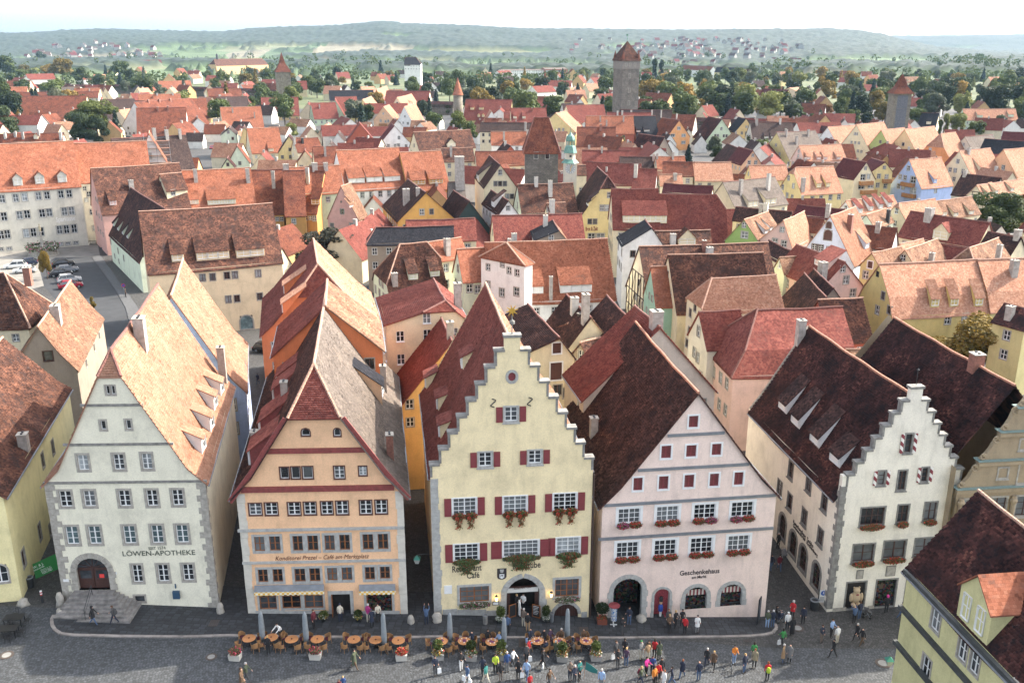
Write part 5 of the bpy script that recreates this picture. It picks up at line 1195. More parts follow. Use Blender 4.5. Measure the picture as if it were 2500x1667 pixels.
T('pair of small dark gables left of the gate tower','Z7',(965,415),(905,375),13,(1055,522),'g','darkred','redw',ch=[(935,385,1.6,.8,.8,'w')])
# --- middle (Z6/Z7)
SP=T('white fronted cafe with orange roof and three paired dormers','Z6',(1260,460),(1850,432),19,(1600,828),'e','orange','white',win=[(x,y,W_(.95,1.5))for x,y in[(1420,893),(1508,888),(1595,882),(1680,877),(1765,872),(1838,866),(1515,1040),(1600,1032),(1687,1024),(1760,1018)]],dm=[(1455,770,4.4,1.4,'shed',2),(1625,758,4.4,1.4,'shed',2),(1797,750,4.4,1.4,'shed',2)])
lettering(SP,'Café','Z6',(1585,1112),(1648,1106),plain('letter_grey',(.22,.23,.25),.6,var=0),wall='R',size=1.5,shear=.3);lettering(SP,'Spätzle','Z6',(1566,1146),(1655,1139),MATS['letter_grey'],wall='R',size=1.2,shear=.3)
T('golden ochre house with orange roof and two brown dormers','Z6',(1870,478),(2255,462),18,(2200,832),'e','orange','gold',win=[('Z7',228,900,'wd'),('Z7',285,896,'wd')],dm=[(2045,790,4.0,1.4,'shed',2),(2215,778,4.0,1.4,'shed',2)],sk=[(1965,598)])
T('ochre house with worn orange roof and thin chimneys','Z6',(440,648),(750,642),16,(700,1062),'e','rust','ochre',win=[(692,1117,'ws'),(738,1117,'ws'),(705,1275,'ws'),(745,1275,'ws')],ch=[(660,805,4.4,.8)],sk=[(720,930)])
T('narrow ochre stair tower house','Z6',(750,655),(940,650),16.5,(850,1082),'e','rust','ochre',win=[(852,1140),(862,1298)],Lx=0)
T('ochre house with white cross windows beside the dark tree','Z6',(945,652),(1140,655),16,(1050,1058),'e','rust','ochre',win=[(966,1108,'ws'),(1010,1106,'ws'),(1070,1112),(1000,1275),(1078,1285,W_(1.4,2.0))],dm=[(1060,980,2.2,1.5,'shed',1)],ch=[(988,780,4.6,.8)],sk=[(950,920)])
T('orange roof strip behind the ochre houses','Z6',(750,622),(1285,600),17,(1220,860),'e','orange','green',win=[(1180,930)],ch=[(1053,640,1.8,1.3),(1158,632,1.6,1.0),(718,635,1.6,1.3)])
T('pink gable house with flower box and hatches','Z6',(1305,800),(1395,770),14.5,(1470,1115),'g','tan','pink',win=[(1305,952,W_(.45,.5,cols=1,rows=1,sash=oak_dark,sur=None,surw=0,sill=False)),(1315,1045,'wd'),(1218,1180,'wd')],ch=[(1248,970,3.2,1.0,1.0,'w'),(1262,900,3.4,.9,.9,'w')],dm=[(1400,960,2.4,.8,'shed'),(1400,1000,2.4,.8,'shed')])
T('orange-yellow gable house with brown swept roof','Z6',(2115,862),(1945,735),15,('Z7',432,1107),'g','dark','gold',win=[('Z7',118,1050),('Z7',210,1045,'wd')],ch=[(1930,960,3.6,1.4),(2040,885,1.8,.8)])
T('dark green boarded barn with brown roof','Z7',(570,942),(420,842),13,(775,1212),'g','dark','dgreen')
T('cream gable house with half hip and corner dormer','Z7',(868,598),(765,507),17.5,(1022,808),'g','dark','cream',win=[(867,670,'wa'),(822,778,'wd'),(866,778,'wd'),(912,778,'wd'),(935,900,'wd'),(980,900,'wd')],dm=[(655,755,4.6,2.0,'shed',3)],ch=[(900,625,2.4,1.0,1.0,'w')])
T('small white gable with dark roof and box dormer','Z7',(945,940),(780,840),13.5,(1037,1062),'g','dark','white',win=[(943,1013,'ws')],dm=[(725,1105,2.6,1.5,'shed')])
T('mottled roof house in front of the gate tower','Z7',(1035,785),(1557,770),14.5,(1500,1052),'e','brown','pgreen',win=[(1090,940)],ch=[(1345,880,3.8,.9,.9,'w'),(1210,790,2.2,.8,.8,'w')])
BZ=T('yellow bakery gable house with half hip in the main street','Z7',(1905,712),None,17.5,(1645,1080),'g','dark','yellow',yaw=3,L=18,hipA=.3,win=[(1725,1140,'wd'),(1775,1140,'wd'),(1842,1010),(1890,1010),(1908,888,W_(.7,1.2)),(1742,1285,W_(1.6,1.5)),(1828,1285,W_(1.8,1.5))],dm=[(1740,955,3.4,.9,'shed'),(1715,1000,3.4,.9,'shed')])
lettering(BZ,'Brot & Zeit','Z7',(1683,1230),(1800,1226),plain('letter_red',(.2,.04,.03),.6,var=0),size=1.3,bold=.03)
T('red roof before the green barn','Z7',(-30,1127),(615,1107),13,(300,1320),'e','red','cream')
T('dark slate hipped roof with two white skylights','Z6',(1550,1195),(2372,1178),12.5,(1900,1345),'e','slate','brownpl',hipA=1,sk=[(1735,1310,1.2,1.6),(1897,1298,1.2,1.6)])
T('red roof below the gate tower house','Z7',(795,1082),(1640,1060),13,(1200,1325),'e','red','cream',ch=[(1000,1320,1.6,1.0,1.0,'w')])
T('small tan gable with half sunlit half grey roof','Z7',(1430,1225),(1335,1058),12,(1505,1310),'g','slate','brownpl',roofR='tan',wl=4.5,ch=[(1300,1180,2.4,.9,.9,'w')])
T('small tiled roof with roof terrace','Z7',(1320,965),(1480,957),12.5,(1400,1062),'e','brown','cream',ch=[(1195,1055,3,1.0,1.0,'w'),(1085,1060,3,.8)])
T('grey shingled gable behind the ochre gable','Z7',(370,765),(520,762),14,(500,940),'e','grey','brownpl',ch=[(478,760,8.0,2.2)])
T('long bright orange roof with two white dormers','R8',(530,120),(1365,92),15.5,(1100,522),'e','orange','white',dm=[(862,475,3.2,1.3,'shed',2),(1158,465,5.2,1.4,'shed',3)],sk=[(990,262),(1005,412)],ch=[(990,560,4.0,.5)],geo=True)
TWR=T('white tower-like wing with small orange hipped roof','R8',(645,128),(700,115),17.0,(800,272),'g','orange','white',win=[(692,315,'ws'),(642,468),(743,462)],hipA=1,hipB=1,hk=1.0)
T('orange roof left of the white wing','R8',(335,167),(530,155),14.5,(440,383),'e','orange','pgreen',win=[(418,438)])
T('peach roof with chimney behind the brown hipped house','R8',(40,130),(350,85),14.2,(330,222),'e','orange','cream',ch=[(262,190,2.8,.9)])
T('brown hipped house with three small dormers and white window band','R7',(1045,142),(1434,112),14.5,(1250,468),'e','brown','pgreen',hipA=.8,hipB=.35,win=[(1185,530,'wd',W_(1.1,1.4)),(1245,525,'wd',W_(1.1,1.4)),(1310,520,'wd',W_(1.1,1.4))],dm=[(1280,378,1.6,1.2,'shed',1),('R8',178,358,1.6,1.2,'shed',1)],ch=[(1150,405,2.0,.9)],geo=True)
# --- directly behind the row
T('orange walled house with half-hipped red roof behind the cafe','R7',(620,300),(585,95),19,(1062,708),'g','red','orange',geo=True,hipA=.42,roofR='pale',flare=.06,dm=[(375,600,2.6,1.4,'shed'),(385,470,2.6,1.4,'shed')],ch=[(632,420,3.4,.8)],ridge=mortar)  # right slope of the red roof paler: sunlight put into its tile colour
T('tan roofed rear wing of the cafe','R7',(668,560),(680,380),21.3,(1065,860),'g','red','orange',roofR='tan',geo=True,ridge=mortar)
T('red hipped house between cafe and stepped gable','R8',(262,548),(168,375),18,(400,655),'g','red','cream',geo=True,hipA=.4,roofL='red',wl=7,ch=[(335,570,3.4,.8)],dm=[(40,720,2.2,1.2,'shed'),(75,830,2.2,1.2,'shed')])
T('low red roof in the lane beside the stepped gable','R8',(295,805),(222,648),16.5,None,'g','red',(.66,.42,.16),wl=6.2,wr=3,heL=9,heR=12,geo=True,ch=[(283,770,1.8,.7)])
T('yellow gable house with brown shutters in the courtyard','R8',(1040,780),(825,550),16,(1145,915),'g','dark','cream',geo=True,win=[(1025,855,'sh'),(1020,1015,'sh',W_(1.3,2.0)),(1097,990,'sh',W_(1.1,1.4)),(1095,1165,'wd'),(1030,1145,'wd')],wl=6)
T('dark brown roof beyond the courtyard','R8',(1260,640),(1095,485),14.5,None,'g','dark','cream',wl=5,wr=4.5,heL=8,heR=9,geo=True,ch=[(1180,550,2,.9,.9,'w'),(1285,630,4.0,.8,1.0)],roofR='tan')
T('small flat-pitched courtyard roof with metal flue','R8',(1105,682),(1300,640),12.5,(1160,755),'e','brown','brownpl',pitch=24,ch=[(1228,780,2.6,.5,.5,'d')])
T('little tiled courtyard roof','R8',(1195,815),(1350,775),12,(1250,880),'e','brown','brownpl',pitch=25)
T('dark roof with skylights beside the main street','R9',(360,622),(235,490),15,None,'g','dark','cream',wl=8,wr=3,heL=6.5,heR=11,sk=[(230,630,.5,.7),(285,615,.5,.7),(260,690,.5,.7)])
T('tall house behind the gift shop with bare plaster gable','R9',(600,708),(430,565),19.5,(985,1142),'g','red','plaster',wl=7.6,geo=True,ch=[(575,690,1.6,1.1)])
HT1=T('half-timbered house with long brown roof','R9',(462,147),(1345,118),15,(560,560),'e','brown','cream',win=[(455,400,'wd'),(437,500,'ws'),(460,530,'ws'),(480,555,'ws')],ch=[(908,165,1.6,.6,.6,'b'),(945,205,1.4,1.0,1.0,'w')])
T('narrow sea-green house with orange roof','R9',(545,288),(700,285),13.5,(600,560),'e','orange',(.30,.48,.36),win=[(530,490,'ws'),(548,510,'ws'),(510,590,'ws'),(530,610,'ws'),(550,635,'ws')])
T('cream house with half mottled half red roof','R9',(665,205),(1310,190),15.5,(850,605),'e','brown','cream',geo=True,win=[(657,345,'wd'),(668,365,'wd'),(635,450,'wd'),(655,475,'wd'),(675,500,'wd'),(605,565),(640,605),(675,655)])
T('cream street house with big peach hipped roof','R9',(860,370),(1402,345),14.5,(1100,592),'e','pale','cream',hipA=.9,geo=True,win=[(735,755,'wd'),(790,820,'wd')])
T('grey gable with red roof behind the rose house','R9',(880,603),(1150,588),14,(1000,850),'e','red','grey',geo=True,win=[(842,885),(865,920),(885,950)])
RS=T('rose coloured house with mansard roof and large dormer on the side street','R9',None,None,None,None,'g','red','rose',a0=(25.4,107.6,15.5),yaw=-84,L=15,wl=5.6,wr=5.6,heL=9.0,heR=9.0,hipA=1,hk=.8,prof=[(0,0),(.74,.58),(1,1)],win=[(937,985),(977,1020),(1025,1060),(1068,1100),(962,1200),(1015,1245),(1058,1285)],ovh=.25)
T('brown tile roof with dormers behind the cream stepped gable','R10',(285,517),(578,505),15,(500,800),'e','brown','redw',geo=True,sk=[(370,560,.6,.6)])
T('small tan roof beside the brown tile roof','R10',(480,862),(640,860),12,(700,1035),'e','tan','cream')
T('pink gable house with red roof and broad side dormer','R10',(462,255),(130,135),13.5,(588,415),'g','red','rose',win=[(452,298,'ws'),(473,380),(520,470)],dm=[(300,290,4.0,1.2,'shed')],ch=[(410,460,4.2,1.0,1.3)])
T('dark barn roof in the yards','R10',(335,500),(185,335),12.5,None,'g','dark','brownpl',wl=6,wr=3.5,heL=5,heR=8)
T('second dark barn roof in the yards','R10',(385,435),(250,305),12.5,None,'g','dark','brownpl',wl=5,wr=3.5,heL=6,heR=8)
T('pale green low house with tan roof','R10',(15,222),(160,215),12,(120,325),'e','tan','pgreen',win=[(112,350)])
YM=T('long yellow house with mansard gable and small dormers','R10',(710,270),(1390,236),14.5,(1250,612),'e','pale',(.56,.45,.18),prof=[(0,0),(.72,.62),(1,1)],pitch=55,win=[(692,340,'dk'),(712,368,'dk'),(730,490,'wd'),(780,530,'wd'),(835,580,'wd'),(690,590),(1180,660),(1300,645),(1412,650)],dm=[(1222,565,1.5,1.5,'shed'),(1393,562,1.5,1.5,'shed'),(1088,568,1.5,1.5,'shed')])
T('peach roofed house continuing the long yellow one','R10',(1395,240),(1730,228),14.5,(1600,590),'e','pale','olive',prof=[(0,0),(.72,.62),(1,1)],pitch=55,sk=[(1455,375),(1597,508),(1692,520)],ch=[(1635,335,2.4,1.0)])
T('olive house with dark roof at the right edge','R10',(1580,545),(1800,600),12,(1640,700),'e','darkred','olive',pitch=45,ch=[(1608,640,1.8,.9)])
T('tan gable house with curved roof and olive gable','R10',(655,190),(850,150),13,(760,290),'e','tan','olive',win=[(640,275,'sh'),(608,345)])
T('peach roof attached to the tan gable house','R10',(850,130),(1005,95),13,(960,190),'e','pale','cream')
T('tan roofed house with small cream gable','R10',(885,172),(1105,95),13,(1100,262),'e','tan','cream',win=[(868,225,'ws')],ch=[(1063,262,2.0,.8)],sk=[(1005,230)])
T('sunlit tan roof with dark hip on the right','R10',(1300,165),(1530,88),13,(1480,270),'e','tan','olive',hipA=.9,ch=[(1525,265,3.8,.8)])
T('red lean-to roof between the tan roofs','R10',(1120,130),(1290,160),12,(1200,240),'e','red','cream',sk=[(1153,178)])
T('dark roof with tan end at the right edge','R10',(1465,45),(1690,85),13,(1500,200),'e','dark','cream',ch=[(1665,85,1.6,1.0)])
# --- right (Z9)
T('cream house with three rows of windows and sunlit roof','Z9',(555,213),(812,188),16,(705,470),'e','pale','cream',pitch=54,win=[(548,303,W_(1.6,1.0)),(505,383,'ws'),(540,386,'ws'),(577,390,'ws'),(463,452,'ws'),(513,460,'ws'),(566,467,'ws'),(600,472,'ws'),(480,535,'ws'),(560,545,'ws')],sk=[(720,300)])
T('green gable house with sunlit roof in the right row','Z9',(790,265),(1010,243),14.5,(900,505),'e','pale',(.36,.42,.16),pitch=54,win=[(782,378,'wd'),(722,445,'wd'),(742,447,'wd'),(804,457,'wd'),(712,520,'wd'),(797,528,'wd')])
T('buff gable house with stained sills in the right row','Z9',(1015,258),(1295,228),15,(1130,535),'e','pale',(.62,.49,.28),pitch=54,win=[(1000,402,'wd'),(965,480,'wd'),(1038,488,'wd')])
T('orange half-hipped house with sunlit roof','Z9',(1325,303),(1500,285),14,(1420,600),'e','pale',(.62,.26,.11),pitch=54,hipA=.45,win=[(1258,455),(1170,518),(1255,528),(1310,530)])
BL=T('light blue house with two wooden balconies','Z9',(1060,548),(1360,525),14,(1300,808),'e','pale','blue',pitch=54,win=[(1050,630),(970,712),(1017,722),(1095,742,W_(1.8,1.9)),(955,803),(1000,812),(1095,845,W_(1.8,1.9)),(1310,845)],dm=[(1305,770,1.6,1.3,'shed')])
MB1=T('cream gable house with maroon roof and wooden balconies','Z9',(648,572),(430,533),13.5,(730,725),'g','maroon','cream',win=[(640,632,'ws'),(615,718,W_(1.6,1.7)),(668,710),(600,805,W_(2,1.6)),(690,797,W_(1.8,1.4))])
MB2=T('yellow gable house between the balconies','Z9',(828,570),(700,535),13,(862,640),'g','maroon','yellow',wl=4,wr=2.6,win=[(820,625,'ws'),(768,707),(755,793)])
T('cream house with hipped roof dormer on the right','Z9',(1540,465),(1830,438),14,(1750,700),'e','pale','cream',pitch=53,win=[(1523,565),(1448,645),(1498,652),(1573,660),(1485,735)],dm=[(1775,690,3.6,2.0,'shed',3)],ch=[(1625,485,1.8,.9)])
T('peach gable house at the right edge','Z9',(1960,452),(2180,430),14,(2130,720),'e','pale','peach',pitch=53,win=[(1958,622),(2003,715)])
T('dark brown roof with skylights below the cream house','Z9',(1570,682),(1935,722),11.5,(1640,900),'e','dark','grey',sk=[(1630,760),(1728,768)],ch=[(1590,700,1.6,.9)])
HT2=T('half-timbered house with very pale roof','Z9',(1705,792),(2150,728),12,(1850,912),'e','pale','cream',win=[(1680,905,'wd')],dm=[(1810,890,1.6,1.0,'shed'),(1890,870,1.6,1.0,'shed'),(2040,850,1.6,1.0,'shed')])
T('freshly tiled pale roof with four red dormers','Z9',(455,942),(900,890),12.5,(700,1055),'e','pale','white',dm=[(590,1060,1.4,1.2,'shed',1,None,'red'),(690,1035,1.4,1.2,'shed',1,None,'red'),(785,1015,1.4,1.2,'shed',1,None,'red'),(870,1000,1.4,1.2,'shed',1,None,'red')])
T('large white gable house with arched hatches and brown framed windows','Z9',(305,1085),(540,1000),16.5,(530,1555),'g','pale','bluewh',geo=True,win=[(290,1165,'wa',dict(glassm=brown_paint,sash=brown_paint,w=1.0,h=1.2)),(280,1270,'wa',dict(glassm=brown_paint,sash=brown_paint,w=1.5,h=1.9)),(150,1385,'wb'),(210,1393,'wb'),(290,1412,'wb'),(350,1420,'wb')],ch=[(485,1215,3.2,.9,.9,'b')],dm=[(650,1400,2.4,1.4,'shed')])
T('cream hipped house with pale roof','Z9',(945,965),(1300,922),13.5,(1100,1095),'e','pale','cream',hipA=.3)
T('tan roof with three swept dormers','Z9',(1320,945),(1650,900),12.5,(1500,1095),'e','tan','cream',dm=[(1390,1085,1.8,1.0,'shed'),(1500,1090,1.8,1.0,'shed'),(1650,1070,1.8,1.0,'shed')])
T('pale green gable with tan roof and black chimney','Z9',(650,1075),(830,1015),12.5,(780,1180),'e','tan','pgreen',ch=[(850,1140,3.0,.7,.7,'d')])
T('long maroon roof with triangular dormer and cream end gable','Z9',(1078,1042),(1822,1150),14.5,(1300,1330),'e','red','cream',ch=[(1245,1105,2.2,1.4)],dm=[(1350,1310,3.0,1.6,'gable')])
T('dark brown roof beside the large tree','Z9',(1805,1237),(2115,1292),12,(1850,1400),'e','darkred','cream',ch=[(2090,1290,1.5,1.0)])
T('red roof behind the white gable','Z9',(640,1175),(935,1205),13,(800,1395),'e','rust','white',ch=[(757,1225,1.8,.9)])
T('low dark red roof left of the white gable','Z8',(1760,978),(2200,1025),12,(2000,1100),'e','maroon','cream',ch=[(2022,1130,2.8,.9)])
T('yellow house with sunlit half-hipped roof and two dormers','Z8',(1705,625),(2090,608),14.5,(1990,868),'e','pale','yellow',hipA=.25,win=[(1670,700),(1615,775),(1713,800),(1652,905,W_(1,2.2)),(1702,910),(1893,925),(1977,918),(2067,910),(2150,905)],dm=[(1955,815,1.5,1.3,'shed'),(2045,810,1.5,1.3,'shed')],ch=[(1800,840,3.8,.9)])
T('grey roofed house with two broad dormers','Z8',(1040,765),(1530,712),14,(1300,1010),'e','grey','cream',ch=[(1205,875,4.0,.8),(1467,855,5.2,.8,.8,'w')],dm=[(1325,1000,3.4,1.6,'shed',2),(1495,975,4.0,1.6,'shed',2)],sk=[(1145,858),(1225,855),(1280,845)])
T('peach roof behind the purple bush','Z8',(1290,602),(1640,598),13,(1560,735),'e','pale','yellow')
BR=T('broad red roof in the centre with roof window','Z8',(415,877),(1052,882),16.5,(1000,1362),'e','red','cream',hipB=.3,sk=[(615,1090,1.8,1.6)],geo=True)
T('red roof with terrace dormer left of the broad red roof','Z7',(1938,827),('Z8',412,828),17.5,('Z8',100,1207),'e','red','cream',dm=[('Z8',290,1150,9.0,1.6,'shed',4)],geo=True)
T('slate roofed house with white gable and box dormer','R9',(545,18),(500,-40),15,(628,140),'g','slate','white',wl=5,dm=[(400,200,3.0,2.2,'gable',2)])
T('grey-brown roof with eyebrow dormer and white chimney','R9',(575,40),(945,33),14,(760,142),'e','brown','cream',ch=[(690,140,2.4,.9,.9,'w')],dm=[(790,140,3.2,1.3,'gable')])
T('green gable house with sunlit mottled roof and two white dormers','Z8',(1245,1120),(1470,1045),13.5,(1400,1358),'e','tan','lime',win=[(1240,1175,'ws'),(1245,1268,W_(1.4,1.3))],dm=[(1450,1255,1.8,1.0,'shed',1,white_paint),(1500,1225,1.8,1.0,'shed',1,white_paint)])
T('pink gable house with grey bands and sunlit roof','Z8',(1620,1130),(1815,1042),14,(1705,1395),'g','pale','rose',win=[(1605,1218,'ws'),(1622,1355),(1535,1335)],wl=5.5)
T('dark mossy roof behind the green gable','Z8',(1170,1000),(1690,1045),12.5,(1560,1160),'e','dark','cream',ch=[(1400,1040,1.8,.7),(1447,1045,2,.9,.9,'w')])
T('dark barn roof below the pink gable','Z8',(1480,1320),(1810,1475),12,(1550,1500),'e','dark','cream')
T('red roof with grey skylight beside the white gable','Z8',(1845,1105),(2000,1120),12.5,(1920,1235),'e','rust','cream',sk=[(1915,1178)])
T('white gable with sunlit roof beside the fir tree','Z9',(280,236),(545,218),12.5,(430,402),'e','pale','white',win=[(267,350,'ws')],sk=[(358,345),(422,352)])
T('dark slate roof at the right edge','Z9',(1785,348),(2180,375),13,(1900,520),'e','slate','grey')
T('grey barn roof before the right trees','Z9',(1590,330),(1855,310),12.5,(1780,430),'e','grey','grey')
T('red roof with white gable at the far right','Z9',(1960,280),(2180,290),13,(2080,370),'e','maroon','cream')
timber(HT1);timber(HT2)
balcony(BL,(1055,800),4.2);balcony(BL,(1065,905),4.2);balcony(MB1,(630,785),4.2);balcony(MB1,(655,870),5.0);balcony(MB2,(835,765),2.4);balcony(MB3,('ZB',1215,1108),4.5);balcony(MB3,('ZB',1210,1172),4.5)
# ------------------------------------------------------------------ ground
def cobble(name,base,dark,scale_u,scale_v,rot=0.0,light=None):
 t=NT(name);p=t.pos();mp=t.n('ShaderNodeMapping');mp.inputs['Rotation'].default_value=(0,0,rot);t.l(p,mp.inputs[0])
 wv=t.noise(.5,p,2);ds=t.n('ShaderNodeVectorMath',operation='ADD');t.l(mp.outputs[0],ds.inputs[0])
 cb=t.n('ShaderNodeCombineXYZ');t.l(t.math('MULTIPLY',t.math('SUBTRACT',wv,.5),.5),cb.inputs[1]);t.l(cb.outputs[0],ds.inputs[1])
 sp=t.n('ShaderNodeSeparateXYZ');t.l(ds.outputs[0],sp.inputs[0])
 vr=t.math('DIVIDE',sp.outputs[1],scale_v);row=t.math('FLOOR',vr)
 rw=t.n('ShaderNodeTexWhiteNoise',noise_dimensions='1D');t.l(row,rw.inputs['W'])
 ur=t.math('ADD',t.math('DIVIDE',sp.outputs[0],scale_u),rw.outputs['Value']);col=t.math('FLOOR',ur)
 cc=t.n('ShaderNodeCombineXYZ');t.l(col,cc.inputs[0]);t.l(row,cc.inputs[1]);wn_=t.n('ShaderNodeTexWhiteNoise',noise_dimensions='2D');t.l(cc.outputs[0],wn_.inputs['Vector'])
 fu=t.math('ABSOLUTE',t.math('SUBTRACT',t.math('FRACT',ur),.5));fv=t.math('ABSOLUTE',t.math('SUBTRACT',t.math('FRACT',vr),.5))
 ed=t.math('MAXIMUM',fu,fv);mr=t.n('ShaderNodeMapRange');mr.inputs[1].default_value=.38;mr.inputs[2].default_value=.48;t.l(ed,mr.inputs[0])
 f=t.math('ADD',t.math('MULTIPLY',wn_.outputs['Value'],.75),t.math('MULTIPLY',t.math('SUBTRACT',t.noise(.12,p,4),.45),.9),True)
 c=t.ramp(f,[(0,[x*.55 for x in base]),(.5,base),(.9,[x*1.5 for x in base]),(1,[x*2.3 for x in base])])
 t.l(t.mix(mr.outputs[0],c,dark),t.b.inputs['Base Color']);t.b.inputs['Roughness'].default_value=.75
 h=t.math('ADD',t.math('SUBTRACT',1.0,mr.outputs[0]),t.math('MULTIPLY',wn_.outputs['Value'],.4));t.bump(h,.6,.04)
 return t.mat
cob=cobble('cobbles',(.056,.062,.069),(.012,.013,.015),.24,.17,.12)
cob2=cobble('lane_cobbles',(.055,.054,.052),(.014,.014,.014),.24,.18,.2)
asph=plain('asphalt',(.034,.037,.041),.9,var=.2,scale=.6)
slabs=cobble('pavement_slabs',(.030,.033,.038),(.015,.016,.018),.6,.36)
townm=plain('town_ground',(.17,.16,.145),.9,var=.25,scale=.15)
xs=np.concatenate([np.linspace(-900,-60,12),np.linspace(-50,60,56),np.linspace(80,900,12)]);ys=np.concatenate([np.linspace(-150,50,10),np.linspace(52,120,69),np.linspace(130,720,25)])
def sheet(name,xs,ys,mat,dz=0.0,parent=None):
 v=[(x,y,gz(x,y)+dz)for y in ys for x in xs];nx=len(xs);f=[(j*nx+i,j*nx+i+1,(j+1)*nx+i+1,(j+1)*nx+i)for j in range(len(ys)-1)for i in range(nx-1)]
 me=bpy.data.meshes.new(name);me.from_pydata(v,[],f);me.materials.append(mat);o=place(name,me,parent);o['kind']='structure';return o
ground=sheet('ground',xs,ys,cob2)
square=sheet('market_square',np.linspace(-60,48,55),np.linspace(30,67.2,30),cob,.02)
# ------------------------------------------------------------------ towers and town wall
def masonry(name,cols,bw=.7,bh=.35):
 t=NT(name);p=t.obj();br=t.n('ShaderNodeTexBrick');sp=t.n('ShaderNodeSeparateXYZ');t.l(p,sp.inputs[0]);cb=t.n('ShaderNodeCombineXYZ')
 t.l(t.math('ADD',sp.outputs[0],sp.outputs[1]),cb.inputs[0]);t.l(sp.outputs[2],cb.inputs[1]);t.l(cb.outputs[0],br.inputs['Vector'])
 br.inputs['Scale'].default_value=1;br.inputs['Brick Width'].default_value=bw;br.inputs['Row Height'].default_value=bh;br.inputs['Mortar Size'].default_value=.025
 br.inputs['Color1'].default_value=cols[0]+(1,);br.inputs['Color2'].default_value=cols[1]+(1,);br.inputs['Mortar'].default_value=cols[2]+(1,)
 c=t.mix(1.0,br.outputs['Color'],t.ramp(t.noise(.5,p,5,.7),[(.3,(.6,.6,.6)),(.7,(1.25,1.22,1.18))]),'MULTIPLY')
 t.l(c,t.b.inputs['Base Color']);t.b.inputs['Roughness'].default_value=.92;t.bump(br.outputs['Fac'],-.6,.04);return t.mat
stonework=masonry('stonework',[(.13,.12,.105),(.19,.172,.148),(.09,.085,.08)])
stonework2=masonry('stonework_warm',[(.16,.142,.112),(.23,.205,.16),(.11,.10,.085)],.9,.4)
boards=plain('weathered_boards',(.115,.12,.135),.9,var=.25,scale=1.5)
TR=ROOFC['rust']
def sq(s,z,rot=0):return[(s*a,s*b,z)for a,b in((-1,-1),(1,-1),(1,1),(-1,1))]
def pyr_roof(m,s0,z0,levels,uvs=True):
 """stacked four-sided roof: levels [(half, z)]"""
 pts=[(s0,z0)]+levels
 for(a,za),(b,zb)in zip(pts,pts[1:]):
  A,B=sq(a,za),sq(b,zb);ln=math.hypot(a-b,zb-za)
  for i in range(4):
   j=(i+1)%4
   if b<.02:m.poly([A[i],A[j],B[i]],0,[(-a,ln),(a,ln),(0,0)])
   else:m.poly([A[i],A[j],B[j],B[i]],0,[(-a,ln),(a,ln),(b,0),(-b,0)])
def tower_root(label,x,y,rz):return thing('tower',label,'tower',(x,y,0),rz,'towers of the town')
def tw_windows(root,s,pts,w=.9,h=1.4):
 fme,_=window_mesh(w,h,1,2,metal_dark,stone_mat,.15,False,True)
 for face,u,z in pts:
  loc,rz={0:((u,-s,z),0),1:((s,u,z),math.pi/2)}[face];place('window',fme,root,loc,rz)
  # gate tower with tall steep roof in the middle of the town
q=at_y('Z7',(1105,600),232);q2=at_y('Z7',(1420,600),232);he_=at_y('Z7',(1260,472),232).z;zr_=at_y('Z7',(1265,146),236).z
wd=q2.x-q.x
GT=house('square stone gate tower with tall steep mottled roof','Z7',None,None,None,None,'g','rust',(.3,.3,.3),a0=(q.x,232+wd/2,zr_),yaw=-90,L=wd,wl=wd/2,wr=wd/2,heL=he_,heR=he_,hipA=1,hipB=1,hk=.56,name='gate_tower',cat='tower',group='towers of the town',wallmat=stonework,ovh=.5,ovg=.5,win=[(1210,510,dict(w=.9,h=1.5,cols=1,rows=1,sash=metal_dark,sur=stone_mat,surw=.15,sill=False)),(1318,512,dict(w=.9,h=1.5,cols=1,rows=1,sash=metal_dark,sur=stone_mat,surw=.15,sill=False))],roofL='brown')
# slim clock turret with copper cupola
cpr=plain('verdigris',(.10,.22,.18),.55,var=.2,scale=3)
q=at_y('Z7',(1535,640),226);zc=lambda v:at_y('Z7',(1535,v),226).z
ct=thing('clock_turret','slim clock turret with green copper cupola beside the gate tower','tower',(q.x,226,0),0,'towers of the town');s_=1.55
m=MB();m.box((-s_,-s_,0),(s_,s_,zc(575)));m.build('wall',plaster('plaster_cream2',(.56,.52,.42),.4),ct)
def octa(r,z):return[(r*math.cos(math.pi/8+i*math.pi/4),r*math.sin(math.pi/8+i*math.pi/4),z)for i in range(8)]
m=MB();m.rings([octa(1.9,zc(575)),octa(1.35,zc(545)),octa(1.3,zc(480))]);m.build('drum',plaster('plaster_cream2',(.56,.52,.42),.4),ct)
m=MB();m.rings([octa(2.25,zc(578)),octa(1.35,zc(543))]);m.rings([octa(1.75,zc(482)),octa(1.25,zc(420)),octa(1.1,zc(415))]);m.rings([octa(1.15,zc(372)),octa(1.2,zc(355)),octa(.95,zc(325)),octa(.4,zc(305)),octa(.1,zc(285)),octa(.04,zc(235))]);m.build('cupola',cpr,ct)
for i in range(8):
 an=math.pi/8+i*math.pi/4;m=MB();m.tube([(.95*math.cos(an),.95*math.sin(an),zc(418)),(.95*math.cos(an),.95*math.sin(an),zc(370))],.1,5);m.build('lantern_post',cpr,ct)
m=MB();c_=(0,-s_-.06,zc(626));m.poly([(1.25*math.cos(i*math.pi/12),c_[1],c_[2]+1.25*math.sin(i*math.pi/12))for i in range(24)])
dial=m.build('clock_dial',plain('dial_grey',(.35,.37,.36),.6),ct)
for i in range(12):
 an=i*math.pi/6;m=MB();d1=Vector((math.cos(an),0,math.sin(an)));m.beam(Vector((0,c_[1]-.03,c_[2]))+d1*.85,Vector((0,c_[1]-.03,c_[2]))+d1*1.15,.12,.03,up=(0,1,0));m.build('hour_mark',plain('dial_white',(.7,.7,.66),.5),dial)
